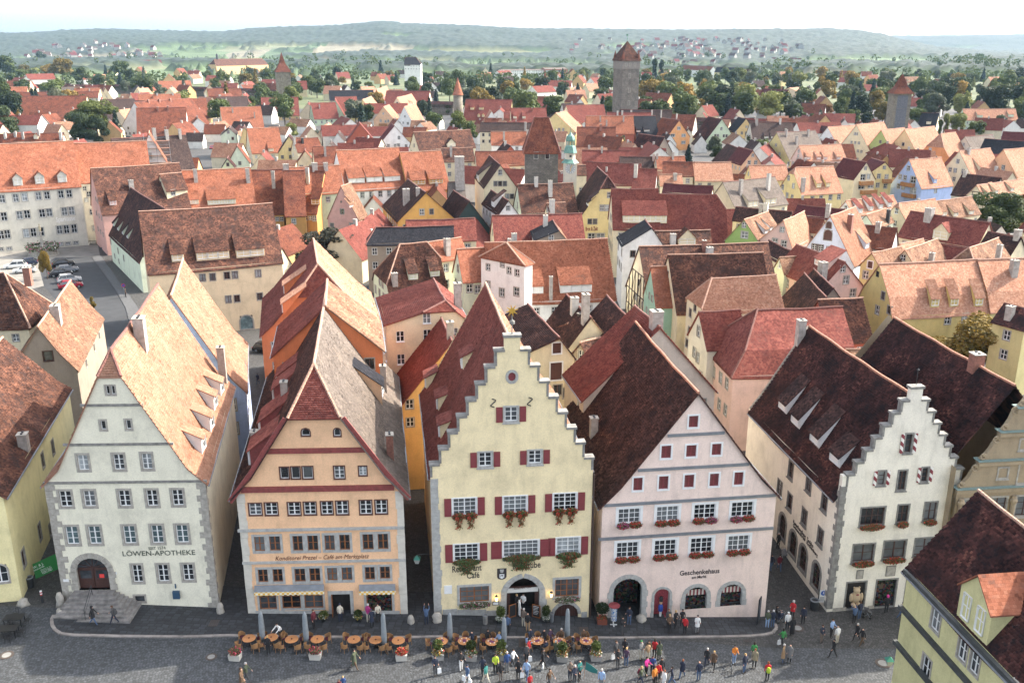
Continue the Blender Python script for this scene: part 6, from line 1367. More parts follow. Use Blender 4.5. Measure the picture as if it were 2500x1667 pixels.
for an,ln in((1.1,.9),(-1.5,.6)):
 m=MB();d1=Vector((math.cos(an),0,math.sin(an)));m.beam(Vector((0,c_[1]-.05,c_[2])),Vector((0,c_[1]-.05,c_[2]))+d1*ln,.12,.03,up=(0,1,0));m.build('clock_hand',gold,dial)
m=MB();m.box((-.25,-1.35,zc(520)),(.25,-1.28,zc(500)));m.build('window',metal_dark,ct)
T('low gatehouse with small brown roof beside the clock turret','Z7',(1585,600),(1678,598),14.5,(1640,690),'e','brown','cream',name='gatehouse')
# tall stone gate tower on the far side of town
Y0=520
def zat_(k,p,Y=Y0):return at_y(k,p,Y).z
xc=at_y('ZC',(1200,700),Y0).x
RT=tower_root('tallest stone tower with pyramid roof and corner turrets rising over the trees',xc,Y0+6,R_(22));s_=5.15
zu,ze,zt=zat_('ZC',(1200,612)),zat_('ZC',(1200,535)),zat_('ZC',(1213,372))+.6
m=MB();m.box((-s_,-s_,-.5),(s_,s_,zu));m.build('shaft',stonework,RT)
m=MB();m.box((-s_-.25,-s_-.25,zu),(s_+.25,s_+.25,ze));m.build('upper_storey',plain('tower_boards',(.19,.175,.155),.9,var=.15),RT)
m=MB();pyr_roof(m,s_+.9,ze-.3,[(s_-.3,ze+2.2),(0,zt)])
ro=m.build('roof',roofm('brown'),RT)
for a in(-1,1):
 for b in(-1,1):
  m=MB();c0=(a*(s_-.5),b*(s_-.5));m.rings([[(c0[0]+r*math.cos(i*math.pi/3),c0[1]+r*math.sin(i*math.pi/3),z)for i in range(6)]for r,z in((1.2,ze+.2),(.9,ze+2.2),(.05,ze+5.2))]);m.build('corner_turret',roofm('rust'),ro)
m=MB();m.tube([(0,0,zt-.3),(0,0,zt+3.6)],.12);m.lathe([(.1,0),(.4,.4),(.1,.8)],8,(0,0,zt+.6));m.box((-.9,-.05,zt+2.6),(.4,.05,zt+3.3));m.build('weather_vane',cpr,ro)
tw_windows(RT,s_+.25,[(0,u,(zu+ze)/2)for u in(-3.2,-.8,2.2)]+[(1,1.5,(zu+ze)/2)],1.0,1.5)
tw_windows(RT,s_,[(0,-.6,zat_('ZC',(1165,672))),(0,-.6,zat_('ZC',(1162,800))),(0,-.6,zat_('ZC',(1158,912)))],1.0,2.2)
# spired tower on the left
Y1=800;xc=at_y('ZB',(330,700),Y1).x
LT=tower_root('stone tower with slender orange spire on the far left',xc,Y1,R_(20));s_=5.6
ze,zt=at_y('ZB',(330,632),Y1).z,at_y('ZB',(312,457),Y1).z
m=MB();m.box((-s_,-s_,-.5),(s_,s_,ze));m.build('shaft',stonework2,LT);m=MB();pyr_roof(m,s_+.8,ze-.4,[(s_*.42,ze+(zt-ze)*.42),(0,zt)]);m.build('roof',roofm('rust'),LT)
tw_windows(LT,s_,[(0,-1,ze-6),(0,-1,ze-17)],1.6,3.0)
# round tower with pointed cap
Y2=560;xc=at_y('ZB',(1875,900),Y2).x;ze,zt=at_y('ZB',(1875,836),Y2).z,at_y('ZB',(1873,687),Y2).z
RD=tower_root('small round stone tower with pointed orange cap on the town wall',xc,Y2,0)
m=MB();m.lathe([(2.75,-.5),(2.75,ze)],20);m.build('shaft',stonework2,RD,True);m=MB();n=20
m.rings([[(r*math.cos(2*math.pi*i/n),r*math.sin(2*math.pi*i/n),z)for i in range(n)]for r,z in((3.3,ze-.3),(2.6,ze+1.2),(.05,zt))]);m.build('roof',roofm('orange'),RD)
tw_windows(RD,2.75,[(0,0,ze-2.4)],.7,1.0)
# boarded tower on the right
Y3=440;xc=at_y('ZD',(1310,900),Y3).x;ze,zt=at_y('ZD',(1310,762),Y3).z,at_y('ZD',(1330,605),Y3).z
BT=tower_root('stone and grey boarded tower with bell-shaped roof on the right',xc+.6,Y3,R_(-2));s_=3.9
m=MB();m.box((-s_,-s_,-.5),(s_,s_,ze));m.build('shaft',stonework2,BT)
for i in range(3):
 zb_=ze-1-(i+1)*6.0
 for j in range(5):m=MB();x0=-2.4+j*.96;m.box((x0+.01,-s_-.12,zb_+.1),(x0+.95,-s_+.02,zb_+6.0));m.build('board',boards,BT)
m=MB();pyr_roof(m,s_+.9,ze-.3,[(s_*.62,ze+2.6),(s_*.3,ze+6.0),(0,zt)]);m.build('roof',roofm('rust'),BT);m=MB();m.tube([(0,0,zt-.3),(0,0,zt+2.2)],.07);m.build('weather_vane',metal_dark,BT)
# town wall with covered walk
def town_wall(label,k,pts,z=9.0):
 P=[at_z(k,p,z)for p in pts];c=P[0];root=thing('town_wall',label,'town wall',(c.x,c.y,0),0,'covered town wall')
 wm,rm_,rl=MB(),MB(),MB();cc=Vector((c.x,c.y,0))
 for a,b in zip(P,P[1:]):
  d=(b-a).normalized();n=Vector((d.y,-d.x,0));a,b=a-cc,b-cc;ln=(b-a).length
  az,bz=Vector((a.x,a.y,0)),Vector((b.x,b.y,0))
  wm.hexa([az+n*1.2,bz+n*1.2,bz-n*1.2,az-n*1.2]+[p+Vector((0,0,4.6))for p in(az+n*1.2,bz+n*1.2,bz-n*1.2,az-n*1.2)])
  for sg in(1,-1):
   q4=[a,b,b+n*sg*2.3-Vector((0,0,2.0)),a+n*sg*2.3-Vector((0,0,2.0))];rm_.poly(q4,0,[(0,0),(ln,0),(ln,3),(0,3)])
  for i in range(max(1,int(ln/4))):
   p=az.lerp(bz,(i+.5)/max(1,int(ln/4)))+n*1.9;rl.box((p.x-.12,p.y-.12,4.2),(p.x+.12,p.y+.12,z-1.6))
  rl.beam(az+n*1.95+Vector((0,0,5.4)),bz+n*1.95+Vector((0,0,5.4)),.12,.15);wm.hexa([az-n*1.0+Vector((0,0,4.6)),bz-n*1.0+Vector((0,0,4.6)),bz-n*1.2+Vector((0,0,4.6)),az-n*1.2+Vector((0,0,4.6))]+[p+Vector((0,0,z-1))for p in(az-n*1.0,bz-n*1.0,bz-n*1.2,az-n*1.2)])
 wm.build('wall',stonework,root);rm_.build('roof',roofm('darkred'),root);rl.build('railing',oak_dark,root)
town_wall('covered town wall walk on the far left','ZA',[(280,745),(600,748),(1000,745),(1400,755)])
town_wall('covered town wall walk beside the spired tower','ZA',[(1690,765),(2000,775),(2352,790),(2450,800)])
town_wall('covered town wall walk left of the round tower','ZB',[(1560,893),(1835,900)])
town_wall('covered town wall walk behind the red barns','ZC',[(190,935),(420,942),(650,955)])
town_wall('covered town wall walk between the right gables','Z8',[(760,142),(1130,160),(1400,178),(1720,195),(2060,230)])
town_wall('covered town wall walk by the boarded tower','Z9',[(0,195),(140,203),(330,222),(560,250)])
# ------------------------------------------------------------------ trees
def leafmat(name,cols,rnd=.5):
 t=NT(name);oi=t.n('ShaderNodeObjectInfo').outputs['Random'];f=t.math('ADD',t.math('MULTIPLY',t.noise(.55,t.pos(),3),.8),t.math('MULTIPLY',t.math('SUBTRACT',oi,.5),rnd),True)
 w=t.n('ShaderNodeTexWhiteNoise',noise_dimensions='2D');t.l(t.uv(),w.inputs['Vector'])
 f=t.math('ADD',f,t.math('MULTIPLY',t.math('SUBTRACT',w.outputs['Value'],.5),.35),True)
 c=t.ramp(f,[(i/(len(cols)-1)*.7+.15,c)for i,c in enumerate(cols)]);t.l(c,t.b.inputs['Base Color']);t.b.inputs['Roughness'].default_value=.7
 t.b.inputs['Specular IOR Level'].default_value=.25
 # thin leaves let some light through
 tr=t.n('ShaderNodeBsdfTranslucent');t.l(c,tr.inputs[0]);mx=t.n('ShaderNodeMixShader');mx.inputs[0].default_value=.28;out=t.t.nodes['Material Output']
 t.l(t.b.outputs[0],mx.inputs[1]);t.l(tr.outputs[0],mx.inputs[2]);t.l(mx.outputs[0],out.inputs[0]);return t.mat
LF={'green':leafmat('leaves_green',[(.032,.048,.013),(.072,.10,.026),(.125,.15,.045)]),'dark':leafmat('leaves_dark',[(.016,.028,.012),(.036,.055,.02),(.065,.09,.032)]),'light':leafmat('leaves_light',[(.07,.09,.02),(.15,.17,.045),(.25,.25,.09)]),'autumn':leafmat('leaves_autumn',[(.09,.075,.018),(.22,.15,.03),(.36,.22,.05)]),'orange':leafmat('leaves_orange',[(.16,.07,.02),(.34,.15,.04),(.45,.24,.09)]),'purple':leafmat('leaves_purple',[(.016,.02,.014),(.035,.036,.024),(.065,.06,.04)]),'fir':leafmat('fir_needles',[(.010,.022,.018),(.02,.038,.028),(.035,.06,.04)]),'grey':leafmat('leaves_grey',[(.05,.065,.04),(.10,.115,.07),(.16,.17,.11)])}
bark=plain('bark',(.09,.07,.05),.95,var=.3,scale=5,bump=.4)
def leaf_mesh(name,C,size,rs,mat,up=.2,flat=None):
 """a cloud of single leaf sprays (two crossed triangles each) at the points C"""
 n=len(C);nrm=rs.normal(0,1,(n,3));
 if flat is not None:nrm=nrm*.6+flat
 nrm[:,2]+=up;nrm/=np.linalg.norm(nrm,axis=1)[:,None]
 t=np.cross(nrm,rs.normal(0,1,(n,3)));t/=np.linalg.norm(t,axis=1)[:,None];b=np.cross(nrm,t)
 sz=size*rs.uniform(.6,1.35,(n,1));a,d=t*sz,b*sz*rs.uniform(.5,.9,(n,1))
 V=np.stack([C-a*.9,C-d*.75+nrm*sz*.15,C+a,C+d*.75-nrm*sz*.12],1).reshape(-1,3)
 me=bpy.data.meshes.new(name);me.vertices.add(len(V));me.vertices.foreach_set('co',V.ravel());me.loops.add(n*4);me.loops.foreach_set('vertex_index',np.arange(n*4))
 me.polygons.add(n);me.polygons.foreach_set('loop_start',np.arange(n)*4);me.polygons.foreach_set('loop_total',np.full(n,4))
 ul=me.uv_layers.new(name='UVMap');ul.data.foreach_set('uv',np.repeat(rs.uniform(0,100,(n,2)),4,axis=0).ravel())
 me.update(calc_edges=True);me.materials.append(mat);return me
def broad_pts(rs,h,r,n,lobes=11,low=.28):
 """points in the shells of many lobes that fill an uneven crown"""
 L=[]
 for i in range(lobes):
  an=rs.uniform(0,2*np.pi);rr=r*rs.uniform(.15,.72);zz=h*rs.uniform(low+.12,.86);sh=math.sqrt(max(.15,1-((zz/h-.58)/.46)**2))
  L.append((rr*sh*math.cos(an),rr*sh*math.sin(an),zz,r*rs.uniform(.28,.52),h*rs.uniform(.10,.19)))
 L.append((0,0,h*.8,r*.42,h*.18))
 L=np.array(L);w=L[:,3]**2;idx=rs.choice(len(L),n,p=w/w.sum());d=rs.normal(0,1,(n,3));d/=np.linalg.norm(d,axis=1)[:,None]
 rad=rs.uniform(.55,1.0,n)**.5;c=L[idx];P=np.stack([c[:,0]+d[:,0]*rad*c[:,3],c[:,1]+d[:,1]*rad*c[:,3],c[:,2]+d[:,2]*rad*c[:,4]],1);return P,d
def conif_pts(rs,h,r,n):
 z=1-np.sqrt(rs.uniform(0,1,n));tier=np.floor(z*12)/12;fr=(z-tier)*12;rad=r*(1-tier)*(1-.55*fr)+.1;an=rs.uniform(0,2*np.pi,n)
 k=rs.uniform(.35,1,n)**.6;wob=1+.22*np.sin(an*5+tier*40);P=np.stack([rad*k*wob*np.cos(an),rad*k*wob*np.sin(an),h*(.06+.94*z)-.35*k*rad],1)
 return P,np.stack([np.cos(an),np.sin(an),np.full(n,.4)],1)
PROTO={}
def trunk_mesh(rs,h,r0,spread,limbs=6):
 m=MB();m.tube([(0,0,-.3),(.05*h*rs.uniform(-1,1)*.3,0,h*.3),(0,.02*h,h*.62),(0,0,h*.8)],[r0,r0*.75,r0*.45,r0*.15],7)
 for i in range(limbs):
  an=rs.uniform(0,6.28);z0=h*rs.uniform(.28,.55);m.tube([(0,0,z0),(spread*.35*math.cos(an),spread*.35*math.sin(an),z0+h*.12),(spread*.7*math.cos(an),spread*.7*math.sin(an),z0+h*.24)],[r0*.4,r0*.28,r0*.08],5)
 return m.mesh('trunk')
def proto(kind,seed,near=False):
 key=(kind,seed,near)
 if key in PROTO:return PROTO[key]
 rs=np.random.RandomState(seed*7+len(kind));h=10.0
 if kind=='fir':P,d=conif_pts(rs,h,2.3,5200 if near else 1500);me=leaf_mesh('crown',P,.26 if near else.45,rs,LF['fir'],0,d)
 elif kind=='poplar':P,d=broad_pts(rs,h,1.25,1500,9,.1);me=leaf_mesh('crown',P,.42,rs,LF['light'],.1,d)
 elif kind=='bush':P,d=broad_pts(rs,h,6.0,6000 if near else 1500,12,.02);me=leaf_mesh('crown',P,.35 if near else.7,rs,LF['green'],.3,d)
 else:P,d=broad_pts(rs,h,4.3,9000 if near else 1900,15 if near else 12);me=leaf_mesh('crown',P,.24 if near else.52,rs,LF['green'],.25,d)
 tm=trunk_mesh(rs,h,.26 if kind!='bush' else.2,3.2 if kind!='fir' and kind!='poplar' else.7);tm.materials.append(bark)
 PROTO[key]=(me,tm);return PROTO[key]
def tree(label,kind,loc,h,leaf='green',seed=1,near=False,wide=1.0,group=None,name=None,cat='tree'):
 me,tm=proto(kind,seed,near);o=thing(name or('fir_tree' if kind=='fir' else 'tree'),label,cat,loc,rng.uniform(0,6.28),group);s=h/10
 t_=place('trunk',tm,o,scale=(s*wide,s*wide,s));c_=place('crown',me,o,scale=(s*wide,s*wide,s))
 if kind!='fir' or leaf not in('fir','green'):
  c_.material_slots[0].link='OBJECT';c_.material_slots[0].material=LF[leaf]
 return o
def tree_px(label,kind,k,base,top,leaf='green',seed=1,near=False,wide=1.0,z0=0.0,**kw):
 """foot and tip of the tree in the photograph; z0 is the height of the hidden foot"""
 b=at_z(k,base,z0);d=ray(*px(k,top));zt=CAMH+d.z*b.y/d.y
 return tree(label,kind,(b.x,b.y,0),max(2.5,zt),leaf,seed,near,wide,**kw)
tree_px('dark purple-leaved tree behind the peaked red roof','broad','R7',(720,290),(735,10),'purple',1,True,1.5,2.0)
tree_px('yellow-green shrub in the lane behind the cafe','bush','R7',(1080,800),(1065,570),'light',2,True,.7,3.0,name='shrub',cat='shrub')
tree_px('large yellowing tree behind the dark roof on the right','broad','R10',(1330,940),(1300,640),'autumn',3,True,1.5,2.5)
tree_px('large round tree by the maroon roof at the right edge','broad','Z9',(1930,1260),(1900,850),'green',4,True,1.35,2.0)
tree_px('thin yellow street tree among the parked cars','broad','T3',(760,760),(700,330),'autumn',5,True,.55,.5)
tree_px('small yellow bush by the street bend','bush','T3',(1480,1230),(1490,1105),'autumn',6,True,.5,.5,name='shrub',cat='shrub')
tree_px('dark clipped tree at the left edge','bush','Z5',(70,310),(20,20),'dark',7,True,.85,1.0)
tree_px('dark rounded tree behind the bank','bush','Z5',(780,385),(720,90),'dark',8,True,.8,1.0)
tree_px('dark rounded tree touching the tall pale one','bush','Z5',(930,385),(900,120),'dark',9,True,.75,1.0)
tree_px('tall pale green willow behind the bank','broad','Z5',(930,330),(860,-30),'light',10,True,1.35,1.0)
tree_px('pale birch at the left edge behind the dark tree','broad','Z5',(130,180),(90,-60),'grey',11,False,1.0,1.0)
tree_px('blue-green spruce beside the pale willow','fir','Z5',(1125,330),(1090,60),'fir',2,False,1.0,1.0)
for i,(lb,kd,k,b,t,lf,wd_)in enumerate([('bright green tree in front of the cream house','broad','Z6',(825,340),(825,190),'light',1.0),('pale green tree in the garden by the awning','broad','Z6',(1060,370),(1060,265),'grey',1.0),('round tree left of the spruce','broad','Z6',(1300,380),(1310,225),'green',1.0),('tall ragged spruce before the peach gable','fir','Z6',(1510,320),(1490,-10),'fir',1.0),('slim tall spruce beside the white gable','fir','Z6',(2155,250),(2160,-60),'fir',.8),('green tree below the slim spruce','broad','Z6',(2200,270),(2200,90),'green',1.1),('round yellow-green tree before the brown roof','broad','Z7',(480,290),(470,80),'light',1.05),('tree behind the mottled roof edge','broad','Z7',(590,400),(595,180),'green',.8),('small shrub by the grey patched roof','bush','Z7',(2030,450),(2020,320),'light',.6),('small dark fir in a yard','fir','Z7',(2275,520),(2275,455),'fir',1.2),('fir beside the orange gable','fir','Z8',(705,540),(705,400),'fir',1.3),('pale tree before the green gable','broad','Z8',(960,480),(965,320),'grey',1.0),('green tree below the green gable','broad','Z8',(985,540),(985,410),'green',1.0),('round tree by the yellow slate-roofed gable','broad','Z8',(1330,440),(1340,300),'light',1.1),('dark green tree left of the olive gable','broad','Z8',(1430,540),(1430,350),'green',1.1),('large dark fir behind the white gable','fir','Z8',(1955,290),(1985,60),'fir',1.2),('purple bush before the peach roof','bush','Z8',(1265,740),(1265,680),'purple',.7),('shrub between brown and yellow roofs','bush','Z8',(970,870),(970,800),'green',.5),('planted roof garden by the blue house','bush','Z9',(880,910),(880,800),'green',.6),('twin poplar on the right','poplar','Z9',(1400,300),(1385,100),'light',1.3),('smaller poplar beside the twin poplar','poplar','Z9',(1345,300),(1340,160),'light',1.3),('green shrub behind the ochre houses','bush','R7',(455,270),(455,165),'green',.5),('yellow-green shrub by the white stair','bush','R7',(385,310),(385,200),'light',.5),('tree top over the orange roof by the lane','broad','ZA',(2230,960),(2230,845),'green',1.2),('small round tree by the town wall','broad','ZA',(1640,860),(1640,790),'green',1.1)]):
 tree_px(lb,kd,k,b,t,lf,i%4+1,False,wd_,1.5,group='trees in the old town')
 # ------------------------------------------------------------------ beyond the wall: houses, trees, fields and hills
def far_proto(w,L,he,zr,wall,roof,seed):
 root=bpy.data.objects.new('house',None);m=MB();a=w/2
 m.poly([(-a,0,0),(a,0,0),(a,0,he),(0,0,zr),(-a,0,he)]);m.poly([(-a,L,0),(-a,L,he),(0,L,zr),(a,L,he),(a,L,0)]);m.poly([(a,0,0),(a,L,0),(a,L,he),(a,0,he)]);m.poly([(-a,0,0),(-a,0,he),(-a,L,he),(-a,L,0)])
 wm=m.mesh('wall');wm.materials.append(wall);r=MB();ln=math.hypot(a,zr-he)+.4;f=1+.35/a
 for sg in(1,-1):r.poly([(0,-.3,zr+.1),(0,L+.3,zr+.1),(sg*a*f,L+.3,zr-(zr-he)*f+.1),(sg*a*f,-.3,zr-(zr-he)*f+.1)],0,[(0,0),(L,0),(L,ln),(0,ln)])
 rm_=r.mesh('roof');rm_.materials.append(roof);fme,_=window_mesh(1.2,1.4,2,1,white_paint,None,0,False,True);cm=MB();cm.box((-.4,L*.5,zr-1),(.4,L*.5+.8,zr+1.1));cme=cm.mesh('chimney');cme.materials.append(render_grey)
 def put(loc,rz,sc=1.0,label=None,group=None):
  o=thing('house',label,'house',loc,rz,group);o.scale=(sc,sc,sc);place('wall',wm,o);ro=place('roof',rm_,o);place('chimney',cme,ro)
  for x_,z_ in((-a*.45,he*.5),(a*.45,he*.5),(0,he+.2)):place('window',fme,o,(x_,0,z_))
  for y_ in(L*.25,L*.7):place('window',fme,o,(a,y_,he*.55),math.pi/2);place('window',fme,o,(-a,y_,he*.55),-math.pi/2)
  return o
 return put
pw,pc,py=plaster('plaster_far_white',(.68,.67,.62)),plaster('plaster_far_cream',(.62,.54,.38)),plaster('plaster_far_ochre',(.55,.36,.17))
FP=[far_proto(9,12,5.2,10.5,pw,roofm('rust'),1),far_proto(10,14,5.5,11.5,pc,roofm('red'),2),far_proto(8,11,5,10,pw,roofm('greybrown'),3),far_proto(11,16,6,12,py,roofm('rust'),4),far_proto(12,24,6.5,11.5,pw,roofm('red'),5),far_proto(9,13,5.5,11,pc,roofm('pale'),6),far_proto(10,15,5,9.5,pw,roofm('tan'),7)]
# named houses beyond the wall
T('long maroon roofed school wing among the trees on the far left','ZA',(935,535),(1420,530),16,(1180,642),'e','maroon','yellow',win=[(1215,662),(1265,662)],group='houses beyond the wall')
SC=T('big ochre schoolhouse with broad hipped roof and gabled dormer','ZA',(1870,525),(2330,517),24,(2100,655),'e','brown',(.58,.38,.18),hipA=.8,hipB=.8,win=[(x,y,W_(2.2,3.4))for x in(2085,2220,2262)for y in(680,)]+[(2270,748,W_(2.2,3.4)),('ZB',45,680,W_(2.2,3.4)),('ZB',92,680,W_(2.2,3.4)),('ZB',97,748,W_(2.2,3.4))],dm=[(2118,640,7,5,'gable',1),(2225,628,4,2.4,'shed',1),(2322,625,4,2.4,'shed',1),(1890,618,4,2.4,'shed',1)],group='houses beyond the wall',name='schoolhouse',cat='building')
m=MB();q=SC.root;m.lathe([(1.6,0),(1.6,5.5),(2.0,5.6),(1.4,8),(.1,9.5)],8,(0,12,23.5));m.build('roof_cupola',metal_dark,SC.root)
T('white granary with dark hipped roof on the plain','ZB',(1405,507),(1548,507),34,(1455,572),'e','slate','white',hipA=.2,hipB=.9,win=[(1400,605,W_(6,1.2)),(1400,578,W_(6,1.2))],group='houses beyond the wall',name='granary',cat='building',pitch=42)
T('maroon roofed villa with sunlit gable among the trees','ZD',(215,728),(420,738),15,(300,868),'e','maroon','yellow',win=[(260,880)],dm=[(240,835,2.4,1.4,'gable'),(328,858,2.4,1.4,'gable')],group='houses beyond the wall')
T('bright roof of the villa gable among the trees','ZD',(425,722),(500,716),15,(545,775),'g','pale','cream',group='houses beyond the wall')
T('long pale roofed apartment house behind the right trees','ZD',(1850,893),(2280,893),12.5,(2000,985),'e','pale','green',win=[(1832,945),(1862,950)],dm=[(1990,965,3,1.4,'shed'),(2245,960,3,1.4,'shed')],group='houses beyond the wall')
T('dark roofed house below the pale apartment house','ZD',(1510,925),(1655,930),10,(1580,1040),'e','slate','cream',dm=[(1568,1020,2.4,1.6,'shed')],group='houses beyond the wall')
T('white villa with red roof on the far right','ZD',(2085,662),(2255,668),12,(2150,712),'e','rust','white',group='houses beyond the wall',sk=[(2160,690),(2230,685)])
T('tan roofed block left of the boarded tower cap','ZD',(1365,632),(1495,630),14,(1430,680),'e','tan','cream',hipA=.4,hipB=.4,dm=[(1405,668,2.4,1.4,'shed'),(1475,668,2.4,1.4,'shed')],group='houses beyond the wall')
T('tan hipped house on the far plain','ZD',(345,590),(440,588),16,(390,632),'e','tan','yellow',hipA=.5,hipB=.5,group='houses beyond the wall')
T('brown roofed barracks with many dormers','ZD',(40,570),(115,572),17,(60,612),'e','greybrown','cream',group='houses beyond the wall')
T('rust roofed long house on the far plain','ZC',(1700,578),(1960,590),16,(1830,622),'e','rust','white',group='houses beyond the wall')
T('dark roofed long house on the far plain','ZC',(1990,595),(2160,598),16,(2080,640),'e','slate','yellow',group='houses beyond the wall')
T('red hipped house right of the tallest tower','ZC',(1325,638),(1440,638),14,(1400,700),'e','red','white',hipB=.8,group='houses beyond the wall')
T('white factory hall with flat roof on the plain','ZC',(70,615),(455,612),12,(260,622),'e','grey','white',pitch=12,group='houses beyond the wall',name='factory_hall',cat='building')
T('brick red works building on the plain','ZC',(455,600),(650,598),14,(550,612),'e','grey','redw',pitch=14,win=[(500,630,W_(8,2.5)),(590,630,W_(8,2.5))],group='houses beyond the wall',name='factory_hall',cat='building')
rs=np.random.RandomState(5);taken=[]
FN=['white house with rust roof','cream house with red roof','white house with grey-brown roof','ochre house with rust roof','long white house with red roof','cream house with peach roof','white house with tan roof']
ZN=lambda t_:'left' if t_<-.2 else 'middle' if t_<.2 else 'right'
CN_=dict(green='green',dark='deep green',grey='silvery',light='pale green',autumn='yellowing')
def free(x,y,r):
 for(a,b,c)in taken:
  if(a-x)**2+(b-y)**2<(c+r)**2:return False
 for H in FOOT:
  q=Vector((x,y,0))-H.root.location;cs,sn=math.cos(H.psi),math.sin(H.psi);lx,ly=q.x*cs+q.y*sn,-q.x*sn+q.y*cs
  if-H.wl-r<lx<H.wr+r and-r<ly<H.L+r:return False
 return True
 # low filler houses in the gaps of the old town
KEEP={}
KEEP.update({'fill':'100000101011110001001101111110011110111100010100001111101111111011011000101011000110011110001111110010100100111001011001111111111111000110111111111010001011110100111000010110110100000000011111111000000111010010111011111011010010110','scat':'000011000011111111101000101100011011110101100100010101001011011001110110101111101110000011101000001111110111001111101011110010001011100110111011101101011011110001000110100011011101101111111000101001111','tree':'011111111011111100111101001011110011101111111111011011111110011101111111011110111111111111111101111100111010110111100110001001111101100001111110110111101000011110001010011111101100110111111101111000001111010100101110001011101001111011110011110001011111110111111111100001101100001111111001101101101110111110111101111110000000111011111111100101010101111101111101111111001011111101111010101011101100010111111110011001001010'})
def keep(k,i):return k not in KEEP or(i<len(KEEP[k])and KEEP[k][i]=='1')
FILL=[];SCAT=[];LTREE=[]
nf=0
for _ in range(2600):
 Y=rs.uniform(150,560)**1.0;t_=rs.uniform(-.6,.62);X=t_*Y
 if X<-58 and Y<224 and X>-135 and Y>150:continue
 u=CX_+F_*X/(Y*_c+46*_s)
 if 560<u<590 and Y<330:continue
 if abs(X-(.12*Y-2))<4 and Y<260:continue
 if not free(X,Y,4.3):continue
 ip=rs.randint(0,7);f=FP[ip];sc=rs.uniform(.7,.95);zn=ZN(t_);a_=rs.choice([0,1.57,.3,-.3,1.2])+rs.normal(0,.12);FILL.append(keep('fill',nf)and f((X,Y,-.2),a_,sc,'low %s among taller roofs, %s part of the old town'%(FN[ip],zn),'low houses in gaps between the roofs'));taken.append((X,Y,5.0));nf+=1
 if nf>230:break
no=0
for _ in range(2600):
 Y=580+920*rs.uniform(0,1)**1.6;t_=rs.uniform(-.6,.62);X=t_*Y
 if t_>.25 and rs.rand()<.6:continue
 if not free(X,Y,9):continue
 ip=rs.randint(0,7);f=FP[ip];a_,b_=rs.uniform(0,3.14),rs.uniform(.9,1.25);SCAT.append(keep('scat',no)and f((X,Y,-.2),a_,b_,'small %s beyond the town wall, %s'%(FN[ip],ZN(t_)),'scattered houses beyond the wall'));taken.append((X,Y,10));no+=1
 if no>200:break
kinds=['broad']*7+['fir']*2+['bush'];leafs=['green']*5+['dark']*3+['grey']*2+['light','autumn','green','green','autumn']
nt=0
for _ in range(4000):
 Y=560+rs.uniform(0,1)**1.35*760;t_=rs.uniform(-.6,.62);X=t_*Y
 if t_<.12 and rs.rand()<.45:continue
 if not free(X,Y,3.0):continue
 k_=kinds[rs.randint(0,10)];h=rs.uniform(11,21);lf=leafs[rs.randint(0,15)]
 if t_>.1 and Y<800:h=rs.uniform(14,22)
 sd_,wd_=rs.randint(1,5),rs.uniform(.85,1.2)
 LTREE.append(keep('tree',nt)and tree(('dark fir tree beyond the town wall, %s of the view' if k_=='fir' else('low bushy ' if k_=='bush' else '')+CN_[lf]+' tree beyond the town wall, %s of the view')%ZN(t_),k_,(X,Y,-.3),h*(1.0 if k_!='bush' else.5),lf,sd_,False,wd_,group='firs beyond the wall' if k_=='fir' else 'trees beyond the wall'))
 taken.append((X,Y,2.2));nt+=1
 if nt>=420:break
